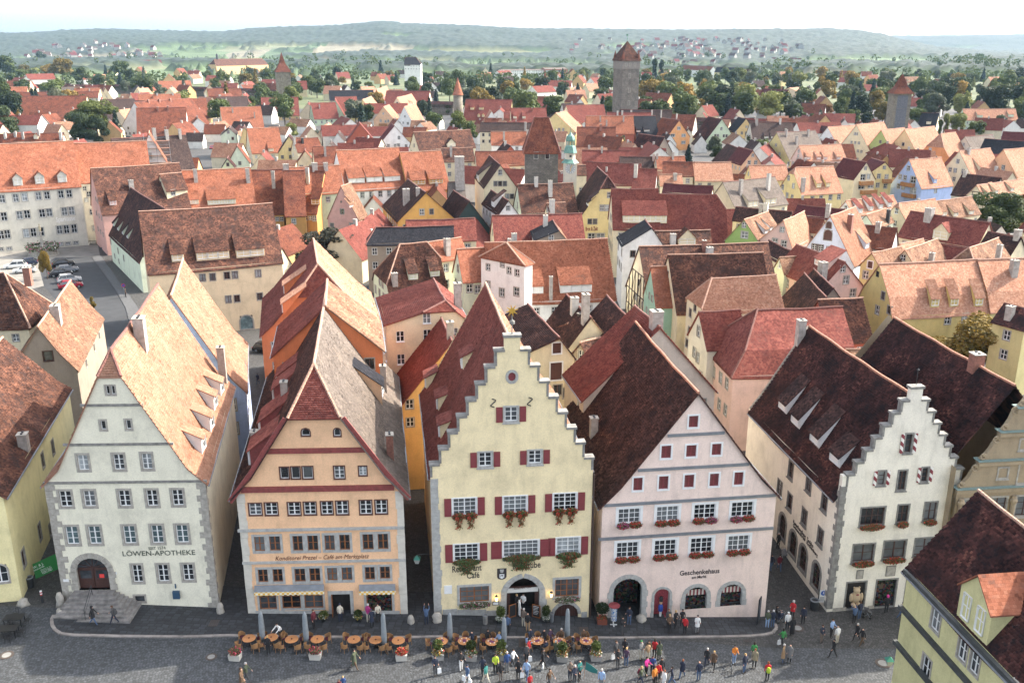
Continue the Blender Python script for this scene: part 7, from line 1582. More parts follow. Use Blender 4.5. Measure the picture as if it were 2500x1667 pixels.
for i,(k,b,t,lf,kd)in enumerate([('ZC',(1400,960),(1370,690),'autumn','broad'),('ZC',(1560,980),(1540,720),'green','broad'),('ZC',(1700,980),(1680,730),'autumn','broad'),('ZC',(1660,1005),(1660,880),'dark','broad'),('ZC',(1890,1010),(1890,860),'autumn','broad'),('ZC',(2140,1040),(2130,890),'dark','broad'),('ZC',(1950,960),(1940,720),'green','broad'),('ZC',(760,900),(770,730),'fir','fir'),('ZC',(970,930),(960,770),'green','broad'),('ZC',(190,920),(190,770),'green','broad'),('ZC',(2260,990),(2230,740),'light','broad'),('ZD',(480,1000),(480,850),'green','broad'),('ZD',(580,880),(560,760),'orange','broad'),('ZD',(780,1000),(760,950),'light','broad'),('ZD',(930,1010),(930,890),'green','broad'),('ZD',(1090,870),(1090,790),'light','broad'),('ZD',(1450,1040),(1450,880),'green','broad'),('ZD',(1780,1080),(1780,930),'light','broad'),('ZD',(1950,1109),(1950,990),'green','broad'),('ZD',(2150,1070),(2150,940),'grey','broad'),('ZD',(740,930),(730,860),'orange','broad'),('ZC',(1440,690),(1440,510),'dark','poplar'),('ZC',(1495,690),(1495,520),'dark','poplar'),('ZA',(60,700),(40,490),'green','broad'),('ZA',(560,720),(560,505),'autumn','broad'),('ZA',(430,700),(440,570),'autumn','broad'),('ZA',(210,680),(200,570),'autumn','broad'),('ZA',(730,740),(740,590),'green','broad'),('ZA',(1070,700),(1060,530),'green','broad'),('ZA',(940,690),(930,570),'fir','fir'),('ZA',(1065,740),(1055,620),'fir','fir'),('ZA',(1960,770),(1950,620),'light','broad'),('ZA',(2180,780),(2190,640),'autumn','broad'),('ZA',(1370,830),(1360,710),'grey','broad'),('ZA',(1190,800),(1180,680),'green','broad'),('ZA',(360,560),(360,450),'dark','broad'),('ZB',(740,815),(740,700),'grey','broad'),('ZB',(560,810),(560,670),'green','broad'),('ZB',(1195,680),(1195,530),'fir','fir'),('ZB',(1330,740),(1330,630),'fir','fir'),('ZB',(1090,800),(1090,720),'light','broad'),('ZB',(2165,690),(2165,555),'fir','fir'),('ZB',(2050,710),(2050,655),'orange','broad'),('ZB',(1715,700),(1715,625),'dark','broad'),('ZB',(2320,890),(2320,780),'green','broad')]):
 q=at_z(k,b,2.0)
 d=ray(*px(k,t));zt=CAMH+d.z*q.y/d.y
 tree({'autumn':'yellowing tree beyond the town wall','orange':'orange autumn tree beyond the town wall','fir':'dark conifer beyond the town wall','grey':'silvery tree beyond the town wall','light':'pale green tree beyond the town wall','dark':'deep green tree beyond the town wall'}.get(lf,'full green tree beyond the town wall'),kd,(q.x,q.y,0),max(6,zt),lf,i%4+1,False,1.15,group={'autumn':'yellowing trees beyond the wall','orange':'orange trees beyond the wall','fir':'conifers beyond the wall','grey':'silvery trees beyond the wall','light':'pale trees beyond the wall','dark':'deep green trees beyond the wall'}.get(lf,'full green trees beyond the wall'))
 # plain and hills
def vnoise(x,y,seed):
 xi,yi=np.floor(x).astype(np.int64),np.floor(y).astype(np.int64);fx,fy=x-xi,y-yi;fx=fx*fx*(3-2*fx);fy=fy*fy*(3-2*fy)
 def hsh(a,b):
  n=(a*374761393+b*668265263+seed*974711)&0x7fffffff;n=((n^(n>>13))*1274126177)&0x7fffffff;return((n^(n>>16))&0xffff)/65535.0
 return(hsh(xi,yi)*(1-fx)+hsh(xi+1,yi)*fx)*(1-fy)+(hsh(xi,yi+1)*(1-fx)+hsh(xi+1,yi+1)*fx)*fy
def fbm(x,y,seed,o=4):
 s=0;a=.5
 for i in range(o):s=s+a*vnoise(x*2**i,y*2**i,seed+i);a*=.5
 return s
CRX=np.array([-300,0,100,150,250,350,450,520,600,700,780,830,880,930,1000,1080,1150,1200,1300,1400,1500,1600,1700,1800,1900,1960,2010,2060,2150,2352,2700])*1.063
CRV=np.array([80,80,78,74,70,73,75,76,68,65,63,58,53,58,60,62,66,68,69,70,72,72,70,71,70,73,80,92,110,125,130])*1.063+5
CR2=np.interp(CRX,[0,1900,2100,2352*1.063,2900],[104,95,90,84,84])+4
def hill_mesh(name,y0,y1,ny,tmax,nt_,crest_v,yr,foot,mat,back=1.25,seed=3):
 t=np.linspace(-tmax,tmax,nt_);s=np.linspace(0,1,ny);Yg=y0*(y1/y0)**s;T_,Yy=np.meshgrid(t,Yg);X=T_*Yy
 u=CX_+F_*T_/(_c+(CAMH/5000)*_s);cv=np.interp(u,CRX,crest_v);yy=(cv-CY_)/F_;zc=CAMH+yr*((-_s-yy*_c)/(_c-yy*_s))
 f=np.clip((Yy-foot)/(yr-foot),0,1);f=f*f*(3-2*f);f=np.where(Yy>yr,np.clip(1-(Yy-yr)/(yr*(back-1)),0,1)**.7,f)
 rel=(fbm(X/700,Yy/700,seed)-.47)*2
 z=zc*f*(1+.35*rel*(1-f)*2)+rel*6*np.clip((Yy-900)/1500,0,1)
 fm=1.15*f+(fbm(X/420,Yy/300,seed+9,5)-.47)*1.7+.12*(Yy>yr*.8);forest=np.clip((fm-.12)/.06,0,1)
 forest=np.where(Yy<1500,0,forest)
 hedge=np.clip((np.abs(fbm(X/260,Yy/200,seed+21,3)-.44)*-1+.012)/.01,0,1)*(Yy>1300);forest=np.maximum(forest,hedge*.9)
 can=forest*(6+9*vnoise(X/13,Yy/13,seed+30)+5*vnoise(X/31,Yy/31,seed+31));z=z+can-.25
 V=np.stack([X,Yy,z],2).reshape(-1,3);i=np.arange(ny-1)[:,None]*nt_+np.arange(nt_-1)[None];i=i.ravel();Fc=np.stack([i,i+1,i+1+nt_,i+nt_],1)
 me=bpy.data.meshes.new(name);me.vertices.add(len(V));me.vertices.foreach_set('co',V.ravel());me.loops.add(len(Fc)*4);me.loops.foreach_set('vertex_index',Fc.ravel());me.polygons.add(len(Fc));me.polygons.foreach_set('loop_start',np.arange(len(Fc))*4);me.polygons.foreach_set('loop_total',np.full(len(Fc),4))
 me.update(calc_edges=True);at=me.attributes.new('forest','FLOAT','POINT');at.data.foreach_set('value',forest.ravel().astype(np.float32));me.materials.append(mat)
 o=place(name,me);o['kind']='structure'
 return lambda x,y:float(np.interp(y,Yg,z[:,int(np.clip(np.searchsorted(t,x/y),0,nt_-1))]))
t=NT('countryside');fa=t.n('ShaderNodeAttribute',attribute_name='forest').outputs['Fac'];p=t.pos();mp=t.n('ShaderNodeMapping');mp.inputs['Scale'].default_value=(.0042,.0022,0);t.l(p,mp.inputs[0])
vo=t.n('ShaderNodeTexVoronoi');vo.inputs['Scale'].default_value=1;t.l(mp.outputs[0],vo.inputs['Vector']);sp=t.n('ShaderNodeSeparateColor');t.l(vo.outputs['Color'],sp.inputs[0])
fld=t.ramp(sp.outputs[0],[(0,(.05,.085,.03)),(.3,(.075,.115,.04)),(.5,(.115,.125,.06)),(.65,(.06,.095,.03)),(.8,(.15,.135,.09)),(.95,(.085,.13,.045))],'CONSTANT');fld=t.mix(1.0,fld,t.ramp(t.noise(.02,p,4),[(.3,(.75,.75,.75)),(.7,(1.2,1.2,1.2))]),'MULTIPLY')
wd_=t.ramp(t.noise(.06,p,5,.7),[(.3,(.006,.013,.010)),(.55,(.013,.026,.015)),(.75,(.03,.045,.02))]);sy_=t.n('ShaderNodeSeparateXYZ');t.l(p,sy_.inputs[0]);mr=t.n('ShaderNodeMapRange');mr.inputs[1].default_value=1100;mr.inputs[2].default_value=1700;t.l(sy_.outputs[1],mr.inputs[0]);gdn=t.ramp(t.noise(.03,p,5,.7),[(.3,(.03,.05,.018)),(.5,(.07,.09,.03)),(.7,(.15,.14,.08))]);fld=t.mix(mr.outputs[0],gdn,fld)
t.l(t.mix(fa,fld,wd_),t.b.inputs['Base Color']);t.b.inputs['Roughness'].default_value=.95;country=t.mat
hz1=hill_mesh('hills',560,6500,330,.78,900,CRV,4800,2300,country)
hz2=hill_mesh('far_hills',5600,9500,60,.78,500,CR2,7600,5600,country,seed=17)
# far woods on the plain read as one mass
rs=np.random.RandomState(9);C=[];
for _ in range(1500):
 Y=1150+rs.uniform(0,1)**1.5*1500;X=rs.uniform(-.62,.64)*Y
 if vnoise(np.array([X/170]),np.array([Y/120]),77)[0]<(.42 if X/Y>.1 else.55):continue
 h=rs.uniform(7,15);k=46;d=rs.normal(0,1,(k,3));d/=np.linalg.norm(d,axis=1)[:,None];zb=hz1(X,Y);C.append(np.stack([X+d[:,0]*h*.42,Y+d[:,1]*h*.42,zb+h*.5+d[:,2]*h*.5],1))
C=np.concatenate(C);me=leaf_mesh('far_woods',C,2.1,rs,LF['green'],.4);o=place('far_woods',me);o['kind']='stuff'
# villages far out on the plain read as a speckle of roofs
vm=MB()
for lo,hi,y0,y1,cnt in((-.50,-.36,2500,3300,60),(.13,.30,2300,3500,100),(.06,.2,2900,3500,25)):
 for _ in range(cnt):
  Y=rs.uniform(y0,y1);X=rs.uniform(lo,hi)*Y;zb=hz1(X,Y)+1.5;sc=rs.uniform(.9,1.5);an=rs.uniform(0,3.14);ca,sa=math.cos(an)*sc,math.sin(an)*sc;a,L,he,zr=5,12,5,10;mi=rs.randint(1,3)
  w_=lambda P:[(X+x*ca-y*sa,Y+x*sa+y*ca,zb+z*sc)for x,y,z in P]
  vm.poly(w_([(-a,0,-3),(a,0,-3),(a,0,he),(0,0,zr),(-a,0,he)]));vm.poly(w_([(-a,L,-3),(-a,L,he),(0,L,zr),(a,L,he),(a,L,-3)]));vm.poly(w_([(a,0,-3),(a,L,-3),(a,L,he),(a,0,he)]));vm.poly(w_([(-a,0,-3),(-a,0,he),(-a,L,he),(-a,L,-3)]))
  for sg in(1,-1):vm.poly(w_([(0,-.4,zr+.1),(0,L+.4,zr+.1),(sg*a*1.08,L+.4,he-.3),(sg*a*1.08,-.4,he-.3)]),mi)
o=vm.build('far_villages',[plaster('plaster_village',(.34,.33,.30)),roofm('maroon'),roofm('greybrown')]);o['kind']='stuff'
# haze: the air over the plain
hb=MB();hb.box((-9000,-400,-6),(9000,10500,230));hz=hb.build('haze',[]);hz.data.materials.clear()
hm=bpy.data.materials.new('haze_air');hm.use_nodes=True;hm.node_tree.nodes.clear();ho=hm.node_tree.nodes.new('ShaderNodeOutputMaterial');hv=hm.node_tree.nodes.new('ShaderNodeVolumePrincipled')
hv.inputs['Color'].default_value=(.46,.72,1.0,1);hv.inputs['Density'].default_value=3.4e-5;hv.inputs['Anisotropy'].default_value=.0
hm.node_tree.links.new(hv.outputs[0],ho.inputs['Volume']);hz.data.materials.append(hm);hz['kind']='stuff'
# ------------------------------------------------------------------ pavement, kerb and street furniture
kpx=[('R1',(318,1180)),('R1',(306,1205)),('R1',(308,1235)),('R1',(325,1262)),('R1',(355,1282)),('R1',(420,1290)),('R1',(700,1297)),('R1',(1050,1300)),('S1',(0,470)),('S1',(500,478)),('S1',(1000,487)),('S1',(1700,490)),('S2',(0,490)),('S2',(600,492)),('S2',(1200,495)),('S2',(2000,498)),('S3',(500,497)),('S3',(1000,490)),('S3',(1500,485)),('S3',(1800,476)),('S3',(1950,462)),('S3',(2040,440)),('S3',(2080,395)),('S3',(2070,345)),('S3',(1990,310))]
KP=[on_ground(k,p)for k,p in kpx]
def up(p,dz):return Vector((p.x,p.y,gz(p.x,p.y)+dz))
xs=np.linspace(KP[1].x+.05,KP[-3].x-.1,90)
def kerb_y(x):
 best=1e9
 for a,b in zip(KP,KP[1:]):
  lo,hi=min(a.x,b.x),max(a.x,b.x)
  if lo-1e-6<=x<=hi+1e-6 and hi-lo>1e-6:best=min(best,a.y+(b.y-a.y)*(x-a.x)/(b.x-a.x))
 return best
v=[];f=[]
for i,x in enumerate(xs):
 y0=kerb_y(x);y1=71.6+max(0,x)*.13
 for j in range(9):y=y0+(y1-y0)*j/8;v.append((x,y,gz(x,y)+.12))
for i in range(len(xs)-1):
 for j in range(8):a=i*9+j;f.append((a,a+9,a+10,a+1))
me=bpy.data.meshes.new('pavement');me.from_pydata(v,[],f);me.materials.append(slabs);pav=place('pavement',me);pav['kind']='structure'
kst=plain('kerb_granite',(.22,.20,.185),.85,var=.3,scale=1.2,bump=.2)
path=[];
for a,b in zip(KP,KP[1:]):
 n=max(1,int((b-a).length/1.05))
 for i in range(n):path.append(a.lerp(b,i/n))
for a,b in zip(path,path[1:]):
 d=(b-a);n_=Vector((d.y,-d.x,0)).normalized();a2,b2=a.lerp(b,.01),a.lerp(b,.99);m=MB()
 m.hexa([up(a2-n_*.02,-.2),up(b2-n_*.02,-.2),up(b2+n_*.24,-.2),up(a2+n_*.24,-.2),up(a2-n_*.02,.126),up(b2-n_*.02,.126),up(b2+n_*.24,.118),up(a2+n_*.24,.118)]);m.build('kerb_stone',kst,pav)
iron=plain('cast_iron',(.075,.06,.052),.7,.3,var=.2)
def manhole(k,p,r,label):
 q=on_ground(k,p);o=thing('manhole_cover',label,'manhole cover',(q.x,q.y,gz(q.x,q.y)+.022));m=MB();m.lathe([(r*1.25,0),(r*1.25,.03),(r*.8,.035)],24,cap=False);m.build('rim',iron,o);m=MB();m.lathe([(r*.8,.0),(r*.8,.03)],24);m.build('lid',plain('concrete_lid',(.22,.22,.21),.9),o)
manhole('R1',(38,1408),.42,'round manhole cover near the lower left corner');manhole('R1',(1212,1418),.36,'round manhole cover left of the flower tub');manhole('R5',(718,1455),.5,'round manhole cover in the sunlit cobbles');manhole('R5',(228,1253),.45,'round manhole cover at the alley mouth')
def drain(k,p,w,h,label):
 q=on_ground(k,p);z=gz(q.x,q.y)+(.125 if kerb_y(q.x)<q.y<69 else.022);o=thing('drain_grate',label,'drain',(q.x,q.y,z));m=MB();m.box((-w/2,-h/2,0),(w/2,h/2,.012));m.build('plate',iron,o)
 for i in range(6):m=MB();x=-w/2+w*(i+.5)/6;m.box((x-.02,-h/2+.05,.012),(x+.02,h/2-.05,.025));m.build('bar',metal_dark,o)
drain('R1',(1220,1230),1.0,.9,'dark square hatch in the pavement before the pharmacy');drain('R4',(995,1325),.6,.35,'small drain grate by the kerb');drain('R3',(635,1333),1.5,1.3,'dark doormat plate at the kerb among the tables');drain('R3',(985,1273),1.2,1.0,'dark hatch in the pavement behind the last table')
# flower boxes
def flowers(n,sx,sy,sz,rs,red=.45,leaf=.07,trail=0.0):
 P=rs.normal(0,1,(n,3));P/=np.linalg.norm(P,axis=1)[:,None];P*=rs.uniform(.55,1,(n,1));P*=(sx,sy,sz)
 if trail:k=n//4;P[:k,2]=-rs.uniform(.3,1,k)**1.5*trail;P[:k,0]*=.55+.25*np.sin(P[:k,2]*9);P[:k,1]*=.5
 return P
def petalm(name,cols):
 t=NT(name);w=t.n('ShaderNodeTexWhiteNoise',noise_dimensions='2D');t.l(t.uv(),w.inputs['Vector']);t.l(t.ramp(w.outputs['Value'],[(i/len(cols),c)for i,c in enumerate(cols)],'CONSTANT'),t.b.inputs['Base Color']);t.b.inputs['Roughness'].default_value=.65;return t.mat
gr1,gr2,rd,rd2,pk_,wh_,ye_=(.035,.075,.02),(.07,.13,.035),(.42,.02,.02),(.55,.05,.03),(.55,.10,.22),(.65,.63,.58),(.6,.42,.03)
FM={'red':petalm('geranium_red',[gr1,rd,gr2,rd2,rd,gr1,rd2]),'mixed':petalm('geranium_mixed',[gr1,rd2,gr2,gr1,rd2,gr2,rd,gr2]),'green':petalm('trailing_green',[gr1,gr2,gr1,gr2,(.09,.10,.03),rd,gr1,gr2]),'pink':petalm('pink_mixed',[gr1,gr2,pk_,gr1,gr2,gr1,wh_,gr2]),'hot':petalm('hot_pink',[gr1,(.6,.03,.10),gr2,(.65,.06,.14),gr1,gr2]),'white':petalm('white_flowers',[gr1,wh_,gr2,wh_,gr1]),'purplemix':petalm('purple_mixed',[gr1,(.35,.04,.16),gr2,(.5,.12,.3),rd,gr1]),'tub':petalm('tub_mixed',[gr1,gr2,gr1,rd2,gr2,ye_,wh_,gr1])}
rsf=np.random.RandomState(21);FMESH={}
def flower_box(H,x,z,w,kind,label,trail=0.0,group=None,hgt=.34):
 p=H.tow((x,-.22,z));o=thing('flower_box',label,'flower box',p,H.psi,group);m=MB();m.box((-w/2,-.12,-.1),(w/2,.16,.1));m.build('box',plain('box_brown',(.06,.035,.025),.8),o)
 key=(round(w,1),kind,trail)
 if key not in FMESH:FMESH[key]=leaf_mesh('flowers',flowers(int(w*520*(1+trail)),w/2+.12,.3,hgt,rsf,trail=trail)+np.array([0,-.06,.05]),.075,rsf,FM[kind],.3)
 place('flowers',FMESH[key],o)
ordn=['leftmost','second','third','rightmost']
for(row,i),(s0,z0,s1,z1)in PWIN.items():
 for j,sg in enumerate((-1,1)):flower_box(PK,(s0+s1)/2+sg*(s1-s0)*.28,z0-.12,(s1-s0)*.52,'red' if(i+j)%3 else('purplemix' if row=='upper' else 'red'),'%s geranium box, %s window of the gift shop %s row'%(('first','second')[j],ordn[i],row),group='geranium boxes of the gift shop')
for(row,i),(s0,z0,s1,z1)in YWIN.items():
 nm=('first','middle','last')[i]if row!='street' else('first','last')[i]
 if row=='street':flower_box(YW,(s0+s1)/2,z0-.2,(s1-s0)*1.05,'pink','pink flower box under the %s ground floor window of the yellow house'%nm,.0)
 else:
  n=2 if row=='upper' else 1
  for j in range(n):flower_box(YW,(s0+s1)/2+((j-.5)*(s1-s0)*.52 if n==2 else 0),z0-.05,(s1-s0)*(.48 if n==2 else 1.05),'green' if row=='lower' else 'mixed','trailing %sflower box, %s window, %s row of the yellow house'%((('first ','second ')[j])if n==2 else '',nm,row),1.15)
for(row,i),(s0,z0,s1,z1)in WWIN.items():flower_box(WH,(s0+s1)/2,z0-.2,(s1-s0)*1.0,'mixed','red flower box, %s window, %s row of the cream stepped house'%(('first','middle','last')[i],row))
# cafe furniture
wood_top=plain('table_top',(.42,.19,.075),.45,var=.15,scale=5);wick=plain('wicker',(.27,.145,.06),.8,var=.3,scale=25);cush=plain('cushion',(.075,.018,.03),.9)
def table_parts():
 m=MB();m.lathe([(.0,.70),(.50,.70),(.53,.715),(.53,.735),(.5,.745),(0,.745)],28,cap=False);a=m.mesh('table_top');a.materials.append(wood_top)
 m=MB();m.lathe([(.045,.03),(.04,.70)],8);
 for i in range(4):an=i*math.pi/2+.4;m.beam((0,0,.05),(.33*math.cos(an),.33*math.sin(an),.02),.06,.05)
 b=m.mesh('base');b.materials.append(metal_dark);m=MB();m.lathe([(.06,.746),(.075,.79),(.05,.80)],10);c=m.mesh('ashtray');c.materials.append(plain('ashtray',(.10,.03,.02),.5));return a,b,c
def chair_parts():
 out=[]
 m=MB();m.lathe([(.0,.42),(.25,.42),(.26,.44),(.24,.47),(0,.475)],16,cap=False);out.append(('seat',m.mesh('seat'),cush))
 m=MB();n=12;R1,R2=.28,.31
 rows=[]
 for z,k in((.40,.27),(.62,.29),(.80,.30),(.90,.29)):
  rows.append([(k*math.cos(a),k*math.sin(a),z+(.0 if z<.85 else-.10*abs(math.cos(a))**2)-(.0 if z<.7 else.14*max(0,abs(math.cos(a))-.55)))for a in[math.pi*(-.12+1.24*i/n)for i in range(n+1)]])
 m.rings(rows,cap=False,close=False);rows2=[[(x*.93,y*.93,z)for x,y,z in r]for r in rows];m.rings(rows2,cap=False,close=False);m.rings([rows[-1],rows2[-1]],cap=False,close=False);out.append(('backrest',m.mesh('backrest'),wick))
 for i,(x,y)in enumerate(((-.2,-.2),(.2,-.2),(-.2,.2),(.2,.2))):m=MB();m.tube([(x*1.15,y*1.15,0),(x,y,.43)],.018,6);out.append(('leg',m.mesh('leg'),wick))
 for _,me_,mt in out:me_.materials.append(mt)
 return out
TP,CP=table_parts(),chair_parts()
CHC=[0]
def chair(x,y,face,label):
 o=thing('wicker_chair',label,'chair',(x,y,gz(x,y)+.02),face,'wicker chairs of the street cafes')
 for nm,me_,_ in CP:place(nm,me_,o)
tbl=[('S1',225,505,1),('S1',480,495,1),('S1',715,515,1),('S1',1010,515,1),('S1',1430,518,1),('S1',1680,523,1),('S1',1940,530,1),('S2',222,537,1),('S2',487,535,0),('S2',803,545,0),('S2',1325,535,0),('S2',1580,540,0),('S2',1885,535,0)]
TABLES=[]
num=['first','second','third','fourth','fifth','sixth','seventh','eighth','ninth','tenth','eleventh','twelfth','thirteenth']
cloth_p=plain('purple_mat',(.12,.03,.09),.8);china=plain('china',(.75,.74,.7),.3,var=0)
for i,(k,x,y,em)in enumerate(tbl):
 z=0
 for _ in range(5):q=at_z(k,(x,y),z);z=gz(q.x,q.y)+.74
 g=gz(q.x,q.y)+.02;o=thing('cafe_table','round wooden cafe table, %s from the pharmacy end of the row'%num[i],'table',(q.x,q.y,g),i*.7,'round tables of the street cafes');place('table_top',TP[0],o);place('base',TP[1],o)
 if i<7:place('ashtray',TP[2],o)
 else:
  t_=thing('place_setting','purple mat with white cups on the %s cafe table'%num[i],'tableware',(q.x,q.y,g+.747),i);m=MB();m.box((-.2,-.14,0),(.2,.14,.006));m.build('mat',cloth_p,t_)
  for j in range(2 if i<8 else 5):a=j*1.3+i;m=MB();m.lathe([(.03,.007),(.05,.06),(.045,.065)],8,(.3*math.cos(a),.3*math.sin(a),0));m.build('cup',china,t_)
 TABLES.append(q)
 if em or i>=8:
  side=[(-.72,.52,'back'),(.72,.5,'back'),(-.68,-.6,'front'),(.62,-.68,'front')]if em else[(-.70,.55,'back'),(.75,.40,'back'),(-.72,-.5,'front'),(.66,-.62,'front'),(0.05,.85,'back')]
  if i==7:side=[(-1.0,-.05,'front'),(.35,.85,'back'),(.65,-.7,'front')]
  for j,(dx,dy,sd)in enumerate(side):chair(q.x+dx,q.y+dy,math.atan2(dy,dx)-math.pi/2+rng.uniform(-.2,.2),'wicker chair, %s side of the %s cafe table%s'%(('pavement' if sd=='back' else 'square'),num[i],(', nearer the pharmacy' if dx<-.1 else ', nearer the gift shop' if dx>.3 else ', in the middle')))
cover=plain('parasol_cover',(.19,.215,.23),.8,var=.15,scale=3)
for i,(k,b,t)in enumerate([('S1',(388,560),(355,200)),('S1',(888,575),(860,205)),('S1',(1782,610),(1755,215)),('S2',(325,560),(317,215)),('S2',(945,600),(935,265)),('S2',(1668,535),(1675,165))]):
 q=on_ground(k,b);d=ray(*px(k,t));h=CAMH+d.z*q.y/d.y-gz(q.x,q.y);o=thing('closed_parasol','folded parasol in grey cover, %s along the cafe tables'%num[i],'parasol',(q.x,q.y,gz(q.x,q.y)+.02),0,'folded parasols');m=MB()
 m.rings([[((r+.025*(j%2))*math.cos(2*math.pi*j/12),(r+.025*(j%2))*math.sin(2*math.pi*j/12),z)for j in range(12)]for r,z in((.14,.18),(.2,.5),(.22,1.2),(.19,2.0),(.16,h-.35),(.10,h-.08),(.02,h))]);m.build('cover',cover,o,True);m=MB();m.lathe([(.3,0),(.3,.06),(.05,.1),(.035,.3)],12);m.build('foot',zinc,o)
conc=plain('pale_concrete',(.46,.44,.39),.9,var=.12)
for i,(k,b,kd,lb)in enumerate([('S1',(60,768),'hot','pale stone tub of pink geraniums at the square\'s left'),('S1',(983,758),'hot','pale stone tub of pink geraniums below the fourth table'),('S1',(1973,768),'red','pale stone tub of dark red geraniums by the last cafe table'),('S2',(185,765),'tub','concrete tub with small standard bush below the eighth table'),('S2',(567,772),'tub','concrete tub with small standard bush and red flowers, second of the row'),('S2',(910,762),'tub','concrete tub with small standard bush behind the lime jacket'),('S2',(1612,782),'tub','concrete tub with small standard bush by the seated men'),('S2',(1998,772),'tub','concrete tub with small standard bush and red flowers at the row end')]):
 q=on_ground(k,b);o=thing('flower_tub',lb,'planter',(q.x,q.y+.25,gz(q.x,q.y)+.02),rng.uniform(-.1,.1));m=MB();m.rings([[(-.42,-.3,0),(.42,-.3,0),(.42,.3,0),(-.42,.3,0)],[(-.46,-.34,.52),(.46,-.34,.52),(.46,.34,.52),(-.46,.34,.52)]]);m.build('tub',conc if kd!='tub' else plain('grey_concrete',(.30,.29,.27),.9),o)
 place('flowers',leaf_mesh('flowers',flowers(520,.52,.42,.32,rsf)+np.array([0,0,.72 if kd!='tub' else.6]),.085,rsf,FM[kd],.3),o)
 if kd=='tub':place('bush',leaf_mesh('bush',flowers(520,.42,.42,.42,rsf)+np.array([0,0,1.35]),.085,rsf,LF['green'],.3),o);m=MB();m.tube([(0,0,.5),(0,0,1.3)],.03);m.build('stem',bark,o)
for k,b,r,h,kd,lb in(('S1',(1085,300),.55,.7,'tub','mixed flower pot left of the cafe door'),('S1',(1480,305),.5,.85,'tub','leafy flower pot right of the cafe door'),('S2',(905,325),.55,1.3,'white','leafy pot with white flowers left of the pointed doorway'),('S2',(1425,315),.5,1.3,'white','leafy pot with white flowers right of the pointed doorway')):
 q=on_ground(k,b,.12);o=thing('flower_pot',lb,'planter',(q.x,q.y,gz(q.x,q.y)+.12));m=MB();m.lathe([(.2,0),(.28,.4)],12);m.build('pot',metal_dark,o);place('flowers',leaf_mesh('flowers',flowers(420,r*.8,r*.7,.3,rsf)+np.array([0,-.05,.5]),.08,rsf,FM[kd],.3),o);place('bush',leaf_mesh('bush',flowers(520,r*.75,r*.7,h*.42,rsf)+np.array([0,0,h*.85]),.085,rsf,LF['green'],.3),o)
q=on_ground('S2',(2070,345),.12);o=thing('potted_bay_tree','potted bay tree in a wooden box beside the gift shop arch','plant',(q.x,q.y+.2,gz(q.x,q.y)+.12));m=MB();m.box((-.42,-.32,0),(.42,.32,.5));m.build('box',plain('terracotta',(.20,.06,.035),.8),o);m=MB();m.tube([(0,0,.5),(0,0,1.1)],.03);m.build('stem',bark,o);place('crown',leaf_mesh('crown',flowers(900,.62,.55,.5,rsf)+np.array([0,0,1.5]),.09,rsf,LF['dark'],.3),o);place('flowers',leaf_mesh('flowers',flowers(260,.5,.4,.2,rsf)+np.array([0,0,.55]),.08,rsf,FM['mixed'],.3),o)
q=on_ground('S3',(225,350),.12);o=thing('postcard_stand','white revolving postcard stand in front of the gift shop arch','postcard stand',(q.x,q.y,gz(q.x,q.y)+.12));m=MB();m.tube([(0,0,.05),(0,0,1.9)],.03);m.box((-.3,-.05,0),(.3,.05,.06));m.box((-.05,-.3,0),(.05,.3,.06));m.build('post',white_paint,o)
cards=shop_goods('postcards',[(.6,.6,.58),(.1,.2,.45),(.65,.64,.6),(.3,.4,.5),(.5,.35,.2)],14)
for i in range(4):an=i*math.pi/2;m=MB();m.beam((.22*math.cos(an),.22*math.sin(an),.5),(.22*math.cos(an),.22*math.sin(an),1.8),.32,.05,up=(math.cos(an),math.sin(an),0));m.build('card_rack',cards,o)
m=MB();m.lathe([(.02,2.05),(.5,1.95),(.48,1.9)],16,cap=False);m.build('red_disc',maroon_paint,o)
# boards, signs, bins, stones
def board(k,b,w,h,rz,label,colm,fr=wood_mat,name='menu_board_stand'):
 q=on_ground(k,b,.12);o=thing(name,label,'sign',(q.x,q.y,gz(q.x,q.y)+.12),rz);m=MB();m.box((-w/2,-.03,0),(w/2,.03,h));m.build('frame',fr,o);m=MB();m.box((-w/2+.06,-.04,.12),(w/2-.06,-.029,h-.06));m.build('panel',colm,o);return o
blackb=plain('blackboard',(.02,.02,.022),.8)
board('S2',(1040,260),.7,1.25,.5,'chalk menu board left of the pointed doorway',blackb);o_=board('S2',(1312,265),.75,1.25,-.4,'chalk menu board right of the pointed doorway',blackb)
for i in range(6):m=MB();m.box((-.25,-.046,1.08-i*.15),(.25-.06*(i%3),-.041,1.12-i*.15));m.build('chalk_line',white_paint,o_)
q=on_ground('S4',(735,150));o=thing('pedestrian_zone_sign','blue and white pedestrian zone sign at the alley corner','sign',(q.x,q.y,gz(q.x,q.y)),R_(5));m=MB();m.box((-.45,-.04,0),(-.38,.04,1.9));m.box((.38,-.04,0),(.45,.04,1.9));m.build('post',metal_dark,o);m=MB();m.box((-.38,-.03,.55),(.38,.0,1.85));bd=m.build('panel',white_paint,o);m=MB();m.poly([(.26*math.cos(i*math.pi/12),-.036,1.53+.26*math.sin(i*math.pi/12))for i in range(24)]);m.build('blue_disc',plain('sign_blue',(.02,.09,.38),.5,var=0),bd)
m=MB();m.poly([(-.05,-.04,1.42),(-.02,-.04,1.42),(0,-.04,1.52),(.05,-.04,1.41),(.08,-.04,1.41),(.03,-.04,1.56),(.05,-.04,1.64),(-.03,-.04,1.64),(-.06,-.04,1.53)]);m.poly([(.035*math.cos(i)+.01,-.04,1.69+.035*math.sin(i))for i in range(6)]);m.build('pictogram',white_paint,bd)
for i in range(4):m=MB();m.box((-.3,-.036,1.08-i*.12),(.3-.1*(i%2),-.031,1.12-i*.12));m.build('text_line',letter_dark,bd)
